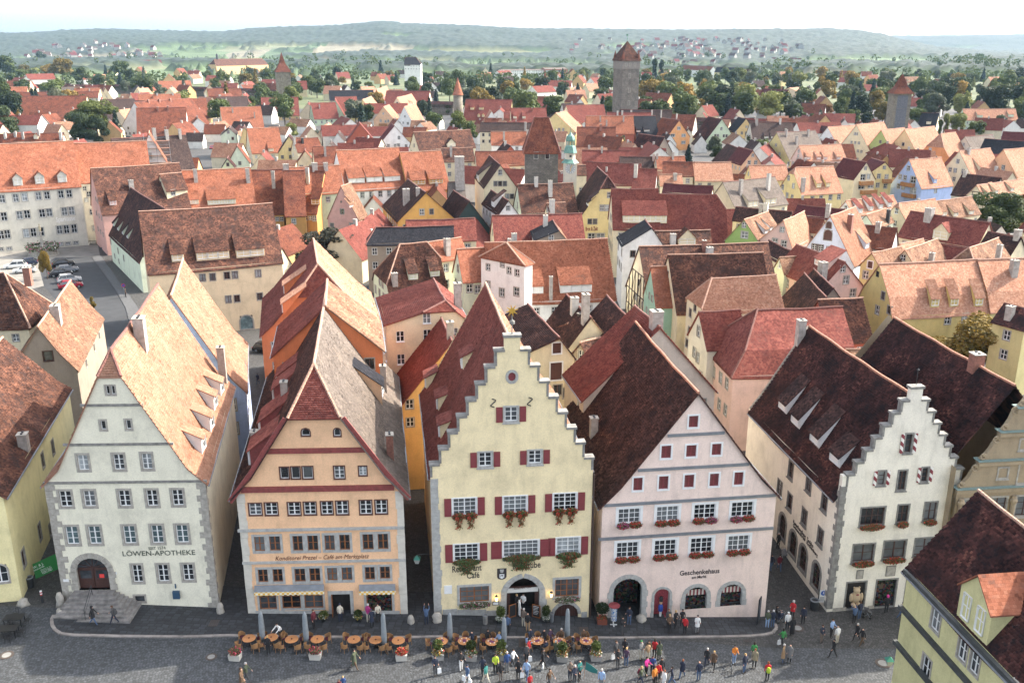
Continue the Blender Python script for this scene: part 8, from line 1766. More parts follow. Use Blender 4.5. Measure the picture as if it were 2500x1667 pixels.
def binn(k,b,r,h,label,mt=metal_dark):
 q=on_ground(k,b,.06);o=thing('litter_bin',label,'litter bin',(q.x,q.y,gz(q.x,q.y)+(.12 if kerb_y(q.x)<q.y<70 else.0)));m=MB();m.lathe([(r*.9,0),(r,.1),(r,h*.9),(r*1.05,h*.92)],16);m.build('body',mt,o);m=MB();m.lathe([(r*1.08,h*.92),(r*1.1,h),(r*.8,h*1.02),(r*.75,h*.93)],16,cap=False);m.build('rim',zinc,o)
binn('S4',(645,165),.38,1.0,'round black litter bin beside the pedestrian sign');binn('S2',(728,345),.2,.85,'small stone-coloured bin under the menu box',stone_dark);binn('S2',(1490,320),.18,.85,'narrow grey bin right of the pointed doorway',zinc);binn('S5',(370,395),.32,.95,'dark litter bin with yellow lamp by the lane banner')
def guard(k,b,h,r,label):
 q=on_ground(k,b,.1);o=MB();n=9;rr_=np.random.RandomState(int(b[0]));o.rings([[(r*f*(1+.18*rr_.normal())*math.cos(2*math.pi*j/n),r*f*(1+.18*rr_.normal())*math.sin(2*math.pi*j/n),z*h)for j in range(n)]for f,z in((1.1,-.1),(1.0,.3),(.85,.7),(.5,1.0))]);ob=o.build('guard_stone',stone_mat,None,True,(q.x,q.y,gz(q.x,q.y)+.05));tag(ob,label,'guard stone')
guard('S1',(2085,325),.75,.3,'worn guard stone at the apricot house corner');guard('S2',(175,300),.8,.42,'rough guard stone at the yellow house corner');guard('R1',(1265,1160),.95,.32,'leaning guard stone at the pharmacy right corner');guard('S5',(735,620),1.2,.35,'tall guard stone left of the stair');guard('S5',(730,725),.5,.36,'low boulder at the foot of the stair');guard('S5',(285,610),.55,.45,'pale boulder at the yellow house corner');guard('S3',(540,295),.55,.42,'rough stone block right of the gift shop arch')
q=on_ground('S5',(515,592));o=thing('bollard','black bollard with red and white bands in the lane','bollard',(q.x,q.y,gz(q.x,q.y)));m=MB();m.lathe([(.11,0),(.09,.7)],10);m.build('post',metal_dark,o)
for i in range(4):m=MB();m.lathe([(.095,.7+i*.11),(.095,.8+i*.11)],10);m.build('band',white_paint if i%2 else plain('band_red',(.45,.03,.03),.6),o)
q=on_ground('S3',(1885,335),.12);o=thing('info_pillar','slim dark information panel at the gift shop corner','sign',(q.x,q.y,gz(q.x,q.y)+.12),R_(60));m=MB();m.box((-.35,-.05,0),(.35,.05,2.6));m.build('panel',metal_dark,o);m=MB();m.box((-.28,-.06,.3),(.28,-.049,2.4));m.build('face',plain('panel_face',(.06,.07,.085),.4),o)
# banner across the lane
a,b=LE.tow((5.75,3.2,0)),AP.tow((-6.5,3.0,0));a.z=at_y('R1',(205,970),a.y).z;b.z=at_y('R1',(345,905),b.y).z
a=at_y('R1',(205,970),71.0);b=at_y('R1',(345,908),72.0);a2=at_y('R1',(186,886),71.2);b2=at_y('R1',(332,820),72.2)
ban=thing('lane_banner','green and white firm banner hung across the lane beside the pharmacy','banner',(a.x,a.y,a.z));m=MB();e=Vector((0,.05,0));m.hexa([p-a for p in(a,b,b+e,a+e,a2,b2,b2+e,a2+e)]);m.build('cloth',plain('banner_green',(.012,.17,.03),.6,var=.08),ban)
class BH:pass
def free_text(root,text,p0,ux,uy,size_w,mat,off):
 me,wd=text_mesh(text,.004);me.materials.append(mat);o=place('lettering',me,root);nrm=ux.cross(uy);s=size_w/wd
 o.matrix_local=Matrix.Translation(p0+nrm*off)@Matrix((ux,uy,nrm)).transposed().to_4x4()@Matrix.Diagonal((s,s,1,1));return o
ux=(b-a).normalized();uy=(a2-a);hgt=uy.length;uy=(uy-ux*uy.dot(ux)).normalized();W=(b-a).length
free_text(ban,'W. & J. HEPP',ux*W*.08+uy*hgt*.68,ux,uy,W*.8,white_paint,.02);free_text(ban,'BAUUNTERNEHMUNG',ux*W*.06+uy*hgt*.52,ux,uy,W*.86,white_paint,.02)
for i in range(4):free_text(ban,('Dombühler Str. 10','91541 Rothenburg o.d.T.','Telefon 09861 / 3456','Telefax 09861 / 7890')[i][:14],ux*W*.3+uy*hgt*(.38-.09*i),ux,uy,W*.42,white_paint,.02)
# black terrace tables at the left
blk=plain('black_steel',(.014,.014,.017),.5,.2)
for i,(x,y)in enumerate(((165,770),(90,905))):
 z=0
 for _ in range(5):q=at_z('S5',(x,y),z);z=gz(q.x,q.y)+.74
 o=thing('terrace_table','black square terrace table, %s one at the left edge'%('upper','lower')[i],'table',(q.x,q.y,gz(q.x,q.y)+.02),.1);m=MB();m.box((-.75,-.45,.70),(.75,.45,.74));m.build('table_top',blk,o)
 for sx in(-1,1):
  for sy in(-1,1):m=MB();m.box((sx*.65-.03,sy*.36-.03,0),(sx*.65+.03,sy*.36+.03,.7));m.build('leg',blk,o)
 for j,(dx,dy,an)in enumerate(((1.0,.1,-1.57),(-.35,.75,0),(.4,-.75,3.14))):
  x_,y_=q.x+dx,q.y+dy;c=thing('terrace_chair','black steel chair, %s the %s black terrace table'%(('right of','behind','before')[j],('upper','lower')[i]),'chair',(x_,y_,gz(x_,y_)+.02),an);m=MB();m.box((-.22,-.22,.43),(.22,.22,.46));m.build('seat',blk,c);m=MB();m.tube([(-.22,.22,.45),(-.2,.27,.9),(.2,.27,.9),(.22,.22,.45)],.02);m.tube([(0,.22,.45),(0,.27,.9)],.015);m.build('backrest',blk,c)
  for sx in(-1,1):
   for sy in(-1,1):m=MB();m.tube([(sx*.21,sy*.21,0),(sx*.2,sy*.2,.44)],.016,5);m.build('leg',blk,c)
   # lanterns on brackets
lgreen=plain('lantern_green',(.05,.22,.17),.4,.3)
def lantern(p,root,label):
 o=thing('street_lantern',label,'lantern',p);m=MB();m.rings([[(r*a_,r*b_,z)for a_,b_ in((-1,-1),(1,-1),(1,1),(-1,1))]for r,z in((.3,.35),(.05,.62),(.02,.7))]);m.build('cap',lgreen,o);m=MB();m.rings([[(r*a_,r*b_,z)for a_,b_ in((-1,-1),(1,-1),(1,1),(-1,1))]for r,z in((.14,-.1),(.27,.35))]);m.build('glass',plain('lantern_pane',(.35,.38,.36),.2),o);m=MB();m.tube([(0,0,.7),(root.x*.5,root.y*.5,root.z*.5+.5),(root.x,root.y,root.z)],.03);m.build('bracket',metal_dark,o)
p=YW.tow((-8.0,1.5,3.9));lantern(p,Vector((1.3,.2,.5)),'green lantern on a bracket in the lane by the yellow house')
p=at_y('R5',(752,1455),61.5);lantern(p,Vector((3.2,-.8,-.6)),'green lantern on a long bracket before the olive corner house')
# toy soldier and plush bear in the shops
cx,a_,z0_,zs_,z1_,_,_=gs[1];p=PK.tow((cx,.2,z0_+.02));o=thing('soldier_figure','tall wooden nutcracker soldier in blue coat in the arched niche','figure',p,PK.psi);m=MB();m.lathe([(.1,0),(.11,.5),(.2,.55),(.22,.95),(.16,1.15),(.07,1.2),(.13,1.28),(.14,1.5),(.16,1.52),(.17,1.85),(.12,1.95)],12);me=m.mesh('body')
for c_ in(white_paint,plain('soldier_blue',(.02,.06,.3),.5),plain('skin_a',(.5,.3,.2),.6,var=0),blackb):me.materials.append(c_)
for pl in me.polygons:z=pl.center.z;pl.material_index=0 if z<.5 else 1 if z<1.2 else 2 if z<1.5 else 3
place('body',me,o)
p=WH.tow(((rect(WH,'R5',(507,990,612,1138))[0]+rect(WH,'R5',(507,990,612,1138))[2])/2,-.1,0));s_=rect(WH,'R5',(507,990,612,1138));p.z=s_[1]+.25;o=thing('plush_bear','giant pale plush bear with red bow in the shop doorway','plush toy',p,WH.psi);m=MB()
def ell(m,c,r):m.rings([[(c[0]+r[0]*math.sin(t1)*math.cos(t2),c[1]+r[1]*math.sin(t1)*math.sin(t2),c[2]+r[2]*math.cos(t1))for t2 in[2*math.pi*j/10 for j in range(10)]]for t1 in[math.pi*(i+.2)/7.4 for i in range(8)]])
ell(m,(0,0,1.0),(.5,.3,.6));ell(m,(0,-.05,1.75),(.32,.28,.3));ell(m,(-.25,0,2.0),(.1,.08,.1));ell(m,(.25,0,2.0),(.1,.08,.1));ell(m,(-.5,-.1,1.05),(.16,.16,.45));ell(m,(.5,-.1,1.05),(.16,.16,.45));ell(m,(-.25,-.2,.35),(.2,.3,.2));ell(m,(.25,-.2,.35),(.2,.3,.2));m.build('body',plain('plush',(.42,.32,.2),.95),o,True);m=MB();ell(m,(0,-.3,1.42),(.16,.06,.08));m.build('bow',maroon_paint,o)
# ------------------------------------------------------------------ cars and the square with the fountain
rubber=plain('tyre_rubber',(.015,.015,.016),.9,var=0);carglass=glass('car_glass',(.02,.025,.03),.05,.8)
def carpaint(nm,c):return plain('car_paint_'+nm,c,.22,.25,var=0)
def car(x,y,rz,col,label,van=0.0,s=1.0):
 o=thing('parked_car',label,'car',(x,y,gz(x,y)+.02),rz,'parked cars');o.scale=(s,s,s);pc_=carpaint(*col);L,W,H=2.1,.86,1.42+.25*van
 lo=[(-L,.45),(-L*.98,.75),(-L*.55,.88),(L*.62,.90),(L*.98,.80),(L,.45)];m=MB()
 sec=lambda x_,zt,w_:[(x_,-w_,.28),(x_,-w_*1.02,.55),(x_,-w_*.94,zt),(x_,w_*.94,zt),(x_,w_*1.02,.55),(x_,w_,.28)]
 m.rings([sec(-L,.62,W*.82),sec(-L*.93,.74,W*.95),sec(-L*.5,.90,W),sec(0,.93,W),sec(L*.55,.95,W),sec(L*.93,.86,W*.95),sec(L,.62,W*.85)]);m.build('body',pc_,o)
 m=MB();x0,x1,x2,x3=-L*.5,-L*.18,L*(.55+.25*van),L*(.85+.08*van);wt=W*.74;m.rings([[(x0,-W*.92,.9),(x0,W*.92,.9),(x0+.05,W*.92,.91),(x0+.05,-W*.92,.91)],[(x1,-wt,H),(x1,wt,H),(x1+.05,wt,H),(x1+.05,-wt,H)]],cap=False)
 m=MB();m.hexa([(x0,-W*.93,.88),(x3,-W*.93,.9),(x3,W*.93,.9),(x0,W*.93,.88),(x1,-wt,H-.03),(x2,-wt,H-.03),(x2,wt,H-.03),(x1,wt,H-.03)]);m.build('window',carglass,o)
 m=MB();m.hexa([(x1-.05,-wt-.02,H-.05),(x2+.08,-wt-.02,H-.05),(x2+.08,wt+.02,H-.05),(x1-.05,wt+.02,H-.05),(x1+.1,-wt*.9,H+.03),(x2-.05,-wt*.9,H+.03),(x2-.05,wt*.9,H+.03),(x1+.1,wt*.9,H+.03)])
 for sg in(-1,1):
  for xa,xb,za,zb in((x0,x1,.9,H-.03),(x3,x2,.9,H-.03),((x0+x3)/2,(x1+x2)/2,.9,H-.03)):m.beam((xa,sg*W*.93,za),(xb,sg*wt,zb),.07,.05)
 m.build('roof',pc_,o)
 for xx in(-L*.62,L*.62):
  for sg in(-1,1):
   m=MB();m.rings([[(xx+.32*math.cos(t1),sg*(W*.78),.32+.32*math.sin(t1))for t1 in[2*math.pi*j/14 for j in range(14)]],[(xx+.32*math.cos(t1),sg*(W*1.0),.32+.32*math.sin(t1))for t1 in[2*math.pi*j/14 for j in range(14)]]]);wl=m.build('wheel',rubber,o)
   m=MB();m.poly([(xx+.19*math.cos(t1),sg*(W*1.01),.32+.19*math.sin(t1))for t1 in[2*math.pi*j/10 for j in range(10)]]);m.build('rim',zinc,wl)
 for sg in(-1,1):
  m=MB();m.box((-L-.01,sg*W*.6-.14,.6),(-L+.12,sg*W*.6+.14,.72));m.build('headlight',china,o);m=MB();m.box((L-.12,sg*W*.68-.1,.66),(L+.01,sg*W*.68+.1,.84));m.build('tail_light',plain('tail_red',(.35,.01,.01),.3,var=0),o)
for p,rz,col,van,lb in(((430,570),.15,('navy',(.015,.022,.05)),0,'dark blue parked car behind the white ones'),((255,620),.1,('white',(.62,.62,.6)),.4,'white estate car with roof rails left of the chimney'),((400,690),.1,('white',(.62,.62,.6)),0,'white car partly hidden by the chimney'),((1015,590),math.pi+.3,('black',(.012,.012,.015)),0,'black car nearest the fountain'),((1070,680),math.pi+.3,('grey',(.22,.23,.25)),0,'grey car second from the fountain'),((970,745),math.pi+.3,('black',(.012,.012,.015)),0,'black car in the middle of the parked row'),((1110,840),math.pi+.3,('silver',(.45,.46,.47)),.6,'silver estate car beside the red one'),((1130,935),math.pi+.3,('red',(.28,.01,.03)),.2,'dark red parked car at the row end')):
 q=at_z('T3',p,0);car(q.x,q.y,rz+.25,col,lb,van,1.08)
q=on_ground('R7',(258,880));car(q.x,q.y,2.9,('black',(.012,.012,.015)),'black compact car on sunlit cobbles behind the apricot house',.5)
for p,lb in(((2030,375),'small red car far down the lane, upper'),((2032,445),'small red car far down the lane, lower')):q=at_z('Z5',p,0);car(q.x,q.y,1.6,('red',(.28,.01,.03)),lb)
q=at_z('T3',(610,450),0);o=thing('fountain','stone fountain with flower rim and statue column on the car park square','fountain',(q.x,q.y+2.6,0));m=MB();m.lathe([(3.5,0),(3.5,.3),(2.9,.3),(2.9,1.9),(3.05,2.0),(2.6,2.0),(2.6,1.2)],8,cap=False);m.build('basin',stone_mat,o);d=ray(*px('T3',(555,-90)));zt=CAMH+d.z*(q.y+2.6)/d.y
m=MB();m.lathe([(.55,.5),(.5,2.2),(.3,2.5),(.24,zt-2.2),(.4,zt-2.0),(.35,zt-1.8)],10);m.build('column',stone_mat,o);m=MB();m.lathe([(.25,zt-1.8),(.32,zt-1.2),(.25,zt-.6),(.1,zt-.45),(.17,zt-.25),(.1,zt)],8);m.build('statue',plain('statue_stone',(.42,.36,.24),.9),o)
an=rsf.uniform(0,6.28,2600);P=np.stack([3.0*np.cos(an),3.0*np.sin(an),np.full(2600,2.0)],1)+rsf.normal(0,.28,(2600,3));place('flowers',leaf_mesh('flowers',P,.2,rsf,FM['pink'],.3),o)
# street by the bank and the pale paving round the fountain
def poly_sheet(name,k,pts,mat,dz):
 me=bpy.data.meshes.new(name);v=[at_z(k,p,0)+Vector((0,0,dz))for p in pts];me.from_pydata([tuple(p)for p in v],[],[tuple(range(len(v)))]);me.materials.append(mat);o=place(name,me);o['kind']='structure'
poly_sheet('road','T3',[(880,455),(1450,445),(1600,640),(1850,990),(2000,1260),(2080,1568),(2100,1900),(1500,1900),(1200,1500),(700,900),(620,600)],asph,.012);poly_sheet('side_pavement','T3',[(1460,440),(1610,430),(1850,760),(2200,1250),(2300,1568),(2085,1568),(2005,1260),(1855,990),(1605,640)],plain('side_paving',(.075,.077,.08),.9,var=.2),.10);poly_sheet('paved_square','T3',[(-700,330),(1560,250),(1600,440),(880,455),(620,600),(700,900),(-700,1300)],plain('pale_paving',(.20,.19,.17),.9,var=.25,scale=.4),.008)
# scaffold in front of the white gable
q=SCG.tow((0,0,0));o=thing('scaffold','metal scaffold round the white gable under repair','scaffold',(q.x,q.y,0),SCG.psi);zt=SCG.zr
for x in(-SCG.wl-1.2,-SCG.wl*.4,SCG.wl*.4,SCG.wl+1.2):
 for y in(-.5,-1.5):m=MB();m.tube([(x,y,0),(x,y,zt-(2 if abs(x)>3 else 0))],.06,5);m.build('pole',zinc,o)
for z in np.arange(zt-10,zt,2.0):
 m=MB();m.box((-SCG.wl-1.3,-1.6,z),(SCG.wl+1.3,-.4,z+.06));m.build('deck',wood_mat,o);m=MB();m.tube([(-SCG.wl-1.3,-1.5,z+1),(SCG.wl+1.3,-1.5,z+1)],.04,5);m.build('rail',zinc,o)
 # ------------------------------------------------------------------ people
def skin_body(J,E,root):
 """grow one continuous body over a skeleton: J name -> (x, y, z, r); E edges (a, b, slot)"""
 names=list(J);idx={n:i for i,n in enumerate(names)};me=bpy.data.meshes.new('skeleton');me.from_pydata([J[n][:3]for n in names],[(idx[a],idx[b])for a,b,_ in E],[])
 o=bpy.data.objects.new('skeleton',me);TMP.collection.objects.link(o);md=o.modifiers.new('skin','SKIN');sv=me.skin_vertices[0].data
 for i,n in enumerate(names):r=J[n][3];sv[i].radius=(r,r)if not isinstance(r,tuple)else r;sv[i].use_root=(n==root)
 sd=o.modifiers.new('sub','SUBSURF');sd.levels=1;sd.render_levels=1;TMP.view_layers[0].update()
 out=bpy.data.meshes.new_from_object(o.evaluated_get(TMP.view_layers[0].depsgraph));bpy.data.objects.remove(o);bpy.data.meshes.remove(me)
 A=np.array([J[a][:3]for a,b,_ in E]);B=np.array([J[b][:3]for a,b,_ in E]);sl=[s for _,_,s in E];rad=np.array([.5*((J[a][3]if not isinstance(J[a][3],tuple)else J[a][3][0])+(J[b][3]if not isinstance(J[b][3],tuple)else J[b][3][0]))for a,b,_ in E])
 for p in out.polygons:
  c=np.array(p.center);ab=B-A;t=np.clip(((c-A)*ab).sum(1)/np.maximum((ab**2).sum(1),1e-9),0,1);d=np.linalg.norm(A+ab*t[:,None]-c,axis=1)-rad;p.material_index=sl[int(np.argmin(d))];p.use_smooth=True
 out.name='body';return out
def pose(arms=((0,0),(0,0)),legs=((0,0),(0,0)),sit=False,lean=0.0):
 """arms: (swing forward, elbow bend) in radians per side; legs: (thigh swing, knee bend); the figure faces -Y"""
 zp=.93 if not sit else.53;J={'pelvis':(0,0,zp,(.16,.12)),'spine':(0,-.02*lean*5,zp+.2,(.145,.11)),'chest':(0,-.45*math.sin(lean),zp+.42*math.cos(lean)+.02,(.175,.12))}
 cx_,cy_,cz=J['chest'][:3];J['neck']=(0,cy_-.16*math.sin(lean),cz+.16,.058);nz=J['neck'][2];ny=J['neck'][1];J['head0']=(0,ny-.02,nz+.09,(.078,.09));J['head1']=(0,ny-.025,nz+.19,(.078,.095));J['nose']=(0,ny-.115,nz+.13,.015)
 E=[('pelvis','spine',0),('spine','chest',0),('chest','neck',0),('neck','head0',3),('head0','head1',3),('head0','nose',3)]
 for s,(sw,eb),(th,kn)in((-1,arms[0],legs[0]),(1,arms[1],legs[1])):
  t='l' if s<0 else 'r';sh=(s*.185,cy_,cz+.07);J['sh'+t]=sh+(.065,);ua,fa=.28,.25
  el=(sh[0]+s*.05,sh[1]-ua*math.sin(sw),sh[2]-ua*math.cos(sw));J['el'+t]=el+(.048,);a2=sw+eb;wr=(el[0]-s*.05*min(1,eb),el[1]-fa*math.sin(a2),el[2]-fa*math.cos(a2));J['wr'+t]=wr+(.034,)
  dv=np.array([-s*.02,-math.sin(a2),-math.cos(a2)]);hd=tuple(np.array(wr)+dv*.08);J['ha'+t]=hd+((.034,.022),);E+=[('chest','sh'+t,0),('sh'+t,'el'+t,0),('el'+t,'wr'+t,0),('wr'+t,'ha'+t,3)]
  side=np.array([0,math.cos(a2),-math.sin(a2)])
  for k,(o_,ln)in enumerate(((-.027,.06),(-.009,.075),(.009,.07),(.027,.055))):
   f0=np.array(hd)+side*o_+dv*.03;f1=f0+dv*ln+np.array([-s*.018,0,0]);J['f%d%s'%(k,t)]=tuple(f1)+(.009,);E.append(('ha'+t,'f%d%s'%(k,t),3))
  th_=np.array(wr)+dv*.05+side*-.055;J['t'+t]=tuple(th_)+(.011,);E.append(('wr'+t,'t'+t,3))
  hp=(s*.095,0,zp-.05);J['hp'+t]=hp+(.1,)
  if sit:kn_=(s*.11,-.42,zp-.03);an=(s*.11,-.45,.09)
  else:
   kn_=(s*.10,-.42*math.sin(th),hp[2]-.42*math.cos(th));an=(s*.10,kn_[1]-.42*math.sin(th-kn),kn_[2]-.42*math.cos(th-kn))
  J['kn'+t]=kn_+(.068,);J['an'+t]=an+(.045,);J['to'+t]=(an[0]+s*.02,an[1]-.17,max(.035,an[2]-.05),(.042,.03));E+=[('pelvis','hp'+t,1),('hp'+t,'kn'+t,1),('kn'+t,'an'+t,1),('an'+t,'to'+t,2)]
 dz=0
 if not sit:
  mn=min(J['an'+t][2]for t in 'lr');dz=.08-mn
  J={k:(v[0],v[1],v[2]+dz,v[3])for k,v in J.items()}
 return J,E
POSES={'stand':pose(((.08,.15),(.05,.1)),((.04,0),(-.04,0))),'hold':pose(((.35,1.5),(.3,1.4)),((.05,0),(-.05,0))),'walk':pose(((-.4,.3),(.45,.4)),((.42,.08),(-.32,.3))),'walk2':pose(((.4,.5),(-.35,.3)),((-.3,.32),(.4,.06))),'photo':pose(((1.5,1.3),(1.5,1.3)),((.06,0),(-.05,0))),'sit':pose(((.5,1.0),(.45,.9)),sit=True),'lean':pose(((.9,.4),(.9,.3)),((.1,.05),(-.1,.0)),lean=.5),'one':pose(((.6,1.9),(.05,.2)),((.05,0),(-.05,0)))}
TMP=bpy.data.scenes.new('workshop')
BODY={k:(skin_body(J,E,'pelvis'),J)for k,(J,E)in POSES.items()}
bpy.data.scenes.remove(TMP)
for k in BODY:
 for s_ in range(4):BODY[k][0].materials.append(None)
CLO={'black':(.014,.014,.016),'navy':(.018,.024,.045),'blue':(.03,.07,.2),'denim':(.06,.10,.18),'ltblue':(.25,.36,.55),'white':(.68,.68,.66),'cream':(.55,.50,.40),'grey':(.17,.17,.17),'dgrey':(.06,.06,.062),'brown':(.10,.06,.035),'tan':(.34,.22,.12),'khaki':(.25,.22,.14),'olive':(.07,.085,.05),'green':(.04,.22,.06),'lime':(.38,.50,.04),'teal':(.02,.14,.13),'red':(.45,.02,.025),'orange':(.60,.20,.03),'magenta':(.35,.03,.16),'pinkh':(.6,.04,.25),'maroon':(.11,.015,.025),'purple':(.06,.03,.06),'taupe':(.14,.11,.09),'hairb':(.02,.014,.01),'hairg':(.42,.41,.39),'hairbr':(.07,.035,.018),'hairbl':(.40,.27,.11),'hairr':(.16,.05,.02)}
def cm(n):return plain('cloth_'+n,CLO[n],.85,var=.1,scale=6)
SKIN=plain('skin',(.46,.27,.19),.6,var=.05);shoe=plain('shoe_leather',(.025,.018,.014),.6,var=0)
HAIRM={}
def hair_mesh(kind):
 if kind in HAIRM:return HAIRM[kind]
 m=MB();ph=[math.pi*i/12 for i in range(13)];cut={'short':1.75,'long':2.3,'bald':0.0,'cap':1.45,'hood':2.4}[kind];s=1.12 if kind!='hood' else 1.35
 rows=[[(s*.086*math.sin(t)*math.cos(a),s*.105*math.sin(t)*math.sin(a)+.012,s*.115*math.cos(t)-(.06 if(kind=='long' and t>1.7)else 0))for a in[2*math.pi*j/12 for j in range(12)]]for t in np.linspace(.12,max(cut,.5),7)]
 # open the face: pull the front of the lower rings up
 for r in rows:
  for j,(x,y,z)in enumerate(r):
   if y<-.02 and z<.035:r[j]=(x,y*.55,max(z,.03)if kind!='hood' else z)
 m.rings(rows,cap=True);HAIRM[kind]=m.mesh('hair');HAIRM[kind].materials.append(None);return HAIRM[kind]
COATM={}
def coat_mesh(ln):
 if ln not in COATM:
  m=MB();m.rings([[(r*math.cos(2*math.pi*j/12),r*.78*math.sin(2*math.pi*j/12),z)for j in range(12)]for r,z in((.165,1.06),(.185,.98),(.20,.9),(.215,1.0-ln))],cap=False);COATM[ln]=m.mesh('coat_skirt');COATM[ln].materials.append(None)
 return COATM[ln]
def slot(o,i,m):o.material_slots[i].link='OBJECT';o.material_slots[i].material=m
PEOPLE=[]
def person(k,p,ps,face,top,legs,hair,hk,label,coat=0,ground=None,h=1.0,group=None):
 q=on_ground(k,p)if ground is None else Vector(ground);onp=kerb_y(q.x)<q.y<71;z=gz(q.x,q.y)+(.125 if onp else.02)
 if ground is not None and len(ground)>2:z=ground[2]
 o=thing('person',label,'person',(q.x,q.y,z),R_(face),group);s=h*rng.uniform(.97,1.03);o.scale=(s,s,s);me,J=BODY[ps];b=place('body',me,o)
 for i,mt in enumerate((cm(top),cm(legs),shoe,SKIN)):slot(b,i,mt)
 hx=J['head1']
 if hk!='bald':hb=place('hair' if hk in('short','long')else 'hat',hair_mesh(hk),o,(hx[0],hx[1],hx[2]-.035));slot(hb,0,cm(hair))
 if coat:c=place('coat_skirt',coat_mesh(coat),o);slot(c,0,cm(top))
 PEOPLE.append(o);return o
N,S_,E_,W__=180,0,90,-90
